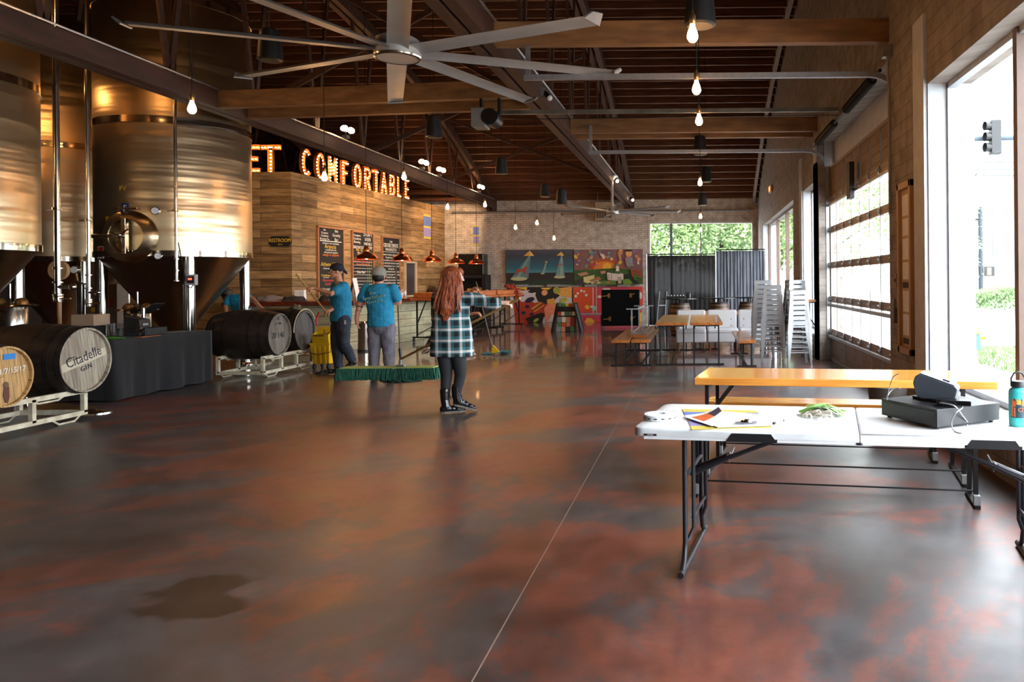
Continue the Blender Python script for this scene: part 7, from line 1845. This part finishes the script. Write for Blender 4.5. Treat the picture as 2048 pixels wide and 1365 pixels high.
b.loft([(J(682, 645), .13, .17, R(20)), (J(682, 620), .125, .16, R(20)), (J(682, 595), .13, .18, R(20)), (J(680, 575), .12, .19, R(20)), (J(679, 565), .07, .1, R(20))])
b.limb([shN, elN, wrN], [.058, .046, .03]); b.limb([shF, elF, wrF], [.056, .044, .03])
b.limb([hpN, knN, anN], [.095, .06, .045]); b.limb([hpF, knF, anF], [.095, .06, .045]); b.limb([anN, anN+Vector((-.05, 0, -.06))], [.045, .04]); b.limb([anF, anF+Vector((-.05, -.03, -.04))], [.045, .04])
hand(b, wrN, hA-wrN, (0, -.3, 1), 1.05, .95, 1); hand(b, wrF, hB-wrF, (0, -.3, 1), 1.05, .95, 1)
body = skin(b, 'body', M['skin'], t, base, .0072, 3); face(body, (0, 0, 0), hc-base, fd, 1.02)
b = Body(); b.loft([(J(682, 642), .165, .2, R(20)), (J(682, 636), .165, .2, R(20)), (J(682, 612), .16, .195, R(20)), (J(683, 592), .16, .2, R(20)), (J(681, 577), .145, .2, R(20)), (J(679, 569), .1, .13, R(20)), (J(679, 564), .062, .07, R(20))])
b.limb([shN+Vector((.02, .02, 0)), shN.lerp(elN, .62)], [.085, .075]); b.limb([shF, shF.lerp(elF, .6)], [.08, .075])
skin(b, 'tshirt', M['tee'], t, base, .01, 5, crumple=.025)
b = Body(); b.limb([hpN, knN, anN], [.12, .088, .07]); b.limb([hpF, knF, anF], [.12, .088, .07]); b.ball(J(682, 640), .155, 14, 10, (1, 1.1, .8))
skin(b, 'jeans', M['jeans'], t, base, .01, 4, crumple=.03)
for an, hl, dd in ((anN, J(706, 728, .05)+Vector((.02, 0, -.03)), Vector((-.7, -.3, -.5))), (anF, Vector((J(684, 748).x, CY-.2, .01)), Vector((-.95, -.3, 0)))):
    b = Body(); shoe(b, hl, dd, .29, .05, .085); b.limb([an, hl+Vector((0, 0, .05))], [.05, .045]); o_ = skin(b, 'shoe', M['shoe'], t, base, .007, 3); sole(o_, (0, 0, 0), hl-base, dd, .3, .05)
b = Body(); rt = Vector((fd.y, -fd.x, 0)); b.ball(hc+Vector((0, 0, .055))-fd*.008, .112, 20, 12, (1.0, .92, .78)); b.loft([(hc+Vector((0, 0, .035))-fd*.005, .108, .098, atan2(fd.y, fd.x)), (hc+Vector((0, 0, .07)), .11, .1, atan2(fd.y, fd.x))])
b.limb([hc-fd*.1+Vector((0, 0, .02)), hc-fd*.15+Vector((0, 0, -.03))], [.03, .02])
skin(b, 'cap', M['cap_navy'], t, base, .007, 2)
MB().box(J(690, 645, -.22), (.03, .004, .07)).build('cloth_tag', M['paper'], t, base)
t = thing('mop_pole', pA, 'plain wooden pole held diagonally by the person in the navy cap', 'pole')
MB().tube([pA, pB], .014, 10).build('pole', M['stick'], t, pA)

# ===== man 2, from behind, with mop =====
CY = 11.3; base = Vector((P(763, 700, CY).x, CY, 0))
t = thing('person', base, 'person seen from behind in a teal T-shirt, grey trousers and grey cap, with a mop', 'person')
hc = J(758, 553); fd = Vector((.1, .99, 0)).normalized()
shL, shR = J(731, 576), J(787, 577); elL, wrL = J(719, 612, .0), J(713, 637, -.05); elR, wrR = J(797, 606, .0), J(799, 588, .28)
hpL, hpR = J(752, 655), J(775, 655); knL, anL = J(748, 702, .0), J(748, 742, .0); knR, anR = J(777, 702, .02), J(779, 742, 0)
b = Body(); head(b, hc, fd, 1.02); b.limb([hc-Vector((0, 0, .07)), J(758, 575)], [.06, .065])
b.loft([(J(763, 660), .17, .12, 0), (J(762, 635), .16, .11, 0), (J(761, 605), .18, .12, 0), (J(760, 583), .19, .11, 0), (J(759, 572), .1, .08, 0)])
b.limb([shL, elL, wrL], [.056, .046, .03]); b.limb([shR, elR, wrR], [.056, .05, .03])
b.limb([hpL, knL, anL], [.095, .06, .045]); b.limb([hpR, knR, anR], [.095, .06, .045]); b.limb([anL, anL+Vector((-.02, .08, -.05))], [.045, .04]); b.limb([anR, anR+Vector((0, .08, -.05))], [.045, .04])
hand(b, wrL, (.15, .05, -1), (-1, -.2, 0), 1.05, .35, -1); hand(b, wrR, (.1, .6, .7), (0, -.5, 1), 1.05, .9, 1)
skin(b, 'body', M['skin'], t, base, .0072, 3)
b = Body(); b.loft([(J(762, 654), .2, .15, 0), (J(762, 650), .205, .155, 0), (J(761, 625), .192, .145, 0), (J(760, 600), .2, .15, 0), (J(759, 584), .212, .14, 0), (J(759, 575), .19, .115, 0), (J(759, 568), .08, .08, 0)])
b.limb([shL+Vector((.02, 0, 0)), shL.lerp(elL, .35), shL.lerp(elL, .62)], [.07, .072, .07]); b.limb([shR+Vector((-.01, 0, 0)), shR.lerp(elR, .4), shR.lerp(elR, .66)], [.076, .078, .073])
tee = skin(b, 'tshirt', M['tee'], t, base, .01, 5, crumple=.025)
b = Body(); b.limb([hpL, knL, anL], [.125, .09, .075]); b.limb([hpR, knR, anR], [.125, .09, .075]); b.ball(J(763, 655), .17, 14, 10, (1.15, .85, .8))
skin(b, 'trousers', M['greypants'], t, base, .01, 4, crumple=.03)
for hx_, sgn in ((748, -1), (778, 1)):
    hl = Vector((J(hx_, 755).x, CY-.06, .01)); dd = Vector((.15*sgn, 1, 0)); b = Body(); shoe(b, hl, dd, .29, .052, .09); o_ = skin(b, 'shoe', M['shoe'], t, base, .007, 3); sole(o_, (0, 0, 0), hl-base, dd, .3, .05)
b = Body(); b.ball(hc+Vector((0, -.008, .06)), .113, 20, 12, (.95, 1.02, .85)); b.loft([(hc+Vector((0, -.008, .022)), .105, .113, 0), (hc+Vector((0, 0, .07)), .106, .114, 0)]); b.limb([hc+fd*.1+Vector((0, 0, .03)), hc+fd*.17+Vector((0, 0, .02))], [.05, .03])
skin(b, 'cap', M['cap_grey'], t, base, .007, 2)
b = Body(); b.ball(hc+Vector((0, -.02, -.015)), .1, 18, 12, (.9, .95, .75)); skin(b, 'hair', M['hair_dark'], t, base, .008, 2)
for (f0, f1) in ((.3, .38), (.66, .69)):
    p0, p1 = elL.lerp(wrL, f0-.25), elL.lerp(wrL, f1-.25); r0 = .054-.02*f0
    MB().tube([p0, p1], [r0+.001, r0-.001], 16, caps=False).build('arm_tattoo', M['hair_dark'], t, base)
ink = mat('tshirt_print', '#74a7a0', .8)
mxp = wallM((0, -1, 0)) @ Matrix.Rotation(R(10), 3, 'Z')
for (s, dz, dx, sz) in (('the', .06, -.02, .07), ('Spectacular', .0, 0, .075), ('Good Co', -.065, .01, .06)):
    text(s, sz, ink, t, J(757, 594)+Vector((dx, -.162, dz)), Mx=mxp, o=base, ext=.008, name='shirt_print')
q = G(790, 766); t = thing('string_mop', (q.x, q.y, 0), 'dark green string mop held by the person in grey trousers', 'mop')
hp1 = P(789, 500, CY+.35); hp1 = P(794, 575, CY+.3); hp2 = P(801, 718, 11.3)
MB().tube([hp1+(hp1-hp2).normalized()*.35, hp1, P(800, 700, 11.3)], .012, 8).build('handle', mat('brown_handle', '#5a4433', .5), t, t.location)
MB().tube([P(799.5, 697, 11.3), P(802, 722, 11.3), P(800, 740, 11.28)], [.022, .018, .03], 10).build('grip_clamp', M['black'], t, t.location)
b = MB(); random.seed(14); c = P(797, 748, 11.26)
for k in range(260):
    a = random.uniform(0, 2*pi); L = random.uniform(.12, .34); ex = 1.0 if cos(a) > 0 else .75
    b.tube([c, c+Vector((cos(a)*L*.5, sin(a)*L*.3, -.02)), Vector((c.x+cos(a)*L*ex, c.y+sin(a)*L*.55, random.uniform(.005, .05))), Vector((c.x+cos(a+.3)*L*ex*1.05, c.y+sin(a+.3)*L*.6, .006))], .007, 5, caps=False)
o_ = b.build('mop_strings', mat('dark_green_strings', '#1f5748', .9, c2='#153c33', ns=20), t, t.location, ang=180); o_['kind'] = 'stuff'

# ===== person 4, mostly behind the red-haired person =====
CY = 15.0; base = Vector((P(893, 700, CY).x, CY, 0))
t = thing('person', base, 'person in black and white sneakers mostly hidden behind the red-haired person, mopping', 'person')
hc = J(899, 574); fd = Vector((.9, .3, 0)).normalized()
m1, m2 = P(954, 572, 14.6), P(985, 697, 14.6); hA = m1.lerp(m2, .03); hB = P(960, 627, 14.6)
shN, shF = J(905, 598, -.15), J(905, 596, .15); elF, wrF = J(925, 602, .1), hA+Vector((-.09, .05, -.02)); elN, wrN = J(928, 632, -.2), hB+Vector((-.1, .02, .0))
b = Body(); head(b, hc, fd, 1.0); b.limb([hc-Vector((0, 0, .07)), J(898, 592)], [.055, .06])
b.loft([(J(892, 650), .13, .16, 0), (J(895, 625), .12, .15, 0), (J(899, 603), .12, .17, 0), (J(899, 592), .07, .08, 0)])
b.limb([shF, elF, wrF], [.055, .045, .03]); b.limb([shN, elN, wrN], [.055, .045, .03])
hpN, hpF = J(890, 648, -.08), J(890, 648, .08); knL_, anL_ = J(868, 675, -.1), J(852, 702, -.1); knR_, anR_ = J(913, 676, .08), J(930, 706, .08)
b.limb([hpN, knL_, anL_], [.09, .06, .04]); b.limb([hpF, knR_, anR_], [.09, .06, .04])
hand(b, wrF, hA-wrF, (0, 0, 1), 1.0, .9, 1); hand(b, wrN, hB-wrN, (0, -.2, 1), 1.0, .9, 1)
body = skin(b, 'body', M['skin'], t, base, .008, 3); face(body, (0, 0, 0), hc-base, fd, 1.0, glasses=False)
b = Body(); b.loft([(J(892, 652), .155, .18, 0), (J(895, 625), .145, .17, 0), (J(899, 605), .14, .18, 0), (J(899, 594), .07, .09, 0)]); b.limb([shF, shF.lerp(elF, .5)], [.075, .07]); b.limb([shN, elN, elN.lerp(wrN, .55)], [.075, .065, .05])
skin(b, 'black_shirt', M['leggings'], t, base, .011, 4, crumple=.02)
b = Body(); b.limb([hpN, knL_, anL_], [.11, .08, .06]); b.limb([hpF, knR_, anR_], [.11, .08, .06]); b.ball(J(890, 650), .15, 12, 8, (1, 1.1, .8)); skin(b, 'black_trousers', M['leggings'], t, base, .011, 4)
for an, hl, dd in ((anL_, J(846, 709, -.1), Vector((.55, -.5, .35))), (anR_, J(926, 713, .08), Vector((.9, -.3, 0)))):
    hl = Vector((hl.x, hl.y, max(.012, hl.z if dd.z else .012))); b = Body(); shoe(b, hl, dd, .28, .05, .09); o_ = skin(b, 'sneaker', M['white'], t, base, .008, 3); sole(o_, (0, 0, 0), hl-base, dd, .29, .05, mat('sneaker_sole', '#a58f78', .7) if 'sneaker_sole' not in bpy.data.materials else bpy.data.materials['sneaker_sole'])
b = Body(); b.ball(hc+Vector((0, 0, .04))-fd*.02, .108, 18, 12); skin(b, 'hair', M['hair_dark'], t, base, .009, 2)
q = G(992, 709); t = thing('flat_mop', (q.x, q.y, 0), 'mop with yellow clip and pale teal strings right of the red-haired person', 'mop')
cl2 = P(990, 704, 14.7); MB().tube([m1-(m2-m1).normalized()*.08, m2], .012, 8).build('handle', mat('brown_handle2', '#4b382b', .5), t, t.location)
MB().prism([m2+Vector((-.03, 0, .06)), m2+Vector((.02, 0, .06)), cl2+Vector((.09, 0, -.01)), cl2+Vector((-.06, 0, -.03))], (0, .03, 0)).build('yellow_clip', M['bucket'], t, t.location, bevel=.005, smooth=False)
b = MB(); random.seed(17); c = Vector((q.x, q.y, .04))
for k in range(200):
    s_ = random.choice((-1, 1)); L = random.uniform(.1, .31); zz_ = random.uniform(.006, .07 if s_ > 0 else .02)
    b.tube([c+Vector((0, random.uniform(-.05, .05), 0)), c+Vector((s_*L*.5, random.uniform(-.08, .08), zz_*.6-.01)), Vector((c.x+s_*L, c.y+random.uniform(-.1, .1), zz_))], .007, 5, caps=False)
o_ = b.build('mop_strings', mat('pale_teal_strings', '#5c8f93', .9, c2='#3e6a70', ns=20), t, t.location, ang=180); o_['kind'] = 'stuff'

# ===== person 5, bending behind the barrels =====
CY = 14.1; base = Vector((P(480, 700, CY).x, CY, 0))
t = thing('person', base, 'person in a teal T-shirt stooping behind the farther barrels under the tank', 'person')
b = Body(); hc = J(452, 590, .1); head(b, hc, (-.6, .5, 0), 1.0)
b.limb([hc, J(462, 598, .05)], [.055, .06]); b.loft([(J(484, 640), .15, .12, 0), (J(482, 615), .15, .12, 0), (J(474, 598), .17, .12, 0), (J(468, 588), .14, .1, 0)])
shL, shR = J(460, 596, -.05), J(488, 592, -.02); b.limb([shL, J(452, 612, -.1), J(453, 632, -.15)], [.05, .042, .03]); b.limb([shR, J(507, 600, -.1), J(523, 617, -.35)], [.05, .042, .03])
hand(b, J(523, 617, -.35), (.7, -.4, -.2), (0, 0, 1), 1, .5, 1); hand(b, J(453, 632, -.15), (0, -.1, -1), (0, -1, 0), 1, .4, 1)
for x in (478, 490): b.limb([J(x, 640), J(x, 680), J(x, 722)], [.09, .06, .045])
skin(b, 'body', M['skin'], t, base, .009, 3)
b = Body(); b.loft([(J(484, 642), .17, .14, 0), (J(482, 615), .17, .14, 0), (J(474, 598), .18, .14, 0), (J(470, 588), .13, .1, 0)]); b.limb([shL, J(455, 606, -.08)], [.075, .07]); b.limb([shR, J(497, 596, -.05)], [.075, .07]); skin(b, 'tshirt', M['tee'], t, base, .011, 4, crumple=.02)
b = Body(); b.ball(J(484, 645), .16, 12, 8, (1, .9, .8))
for x in (478, 490): b.limb([J(x, 645), J(x, 680), J(x, 718)], [.11, .08, .065])
skin(b, 'trousers', M['jeans'], t, base, .012, 4)
for x in (476, 492): hl = Vector((J(x, 720).x, CY-.05, .01)); b = Body(); shoe(b, hl, (0, 1, 0), .29, .05, .09); skin(b, 'shoe', M['shoe'], t, base, .009, 3)
b = Body(); b.ball(hc+Vector((0, 0, .04)), .108, 16, 10); skin(b, 'hair', M['hair_dark'], t, base, .01, 2)
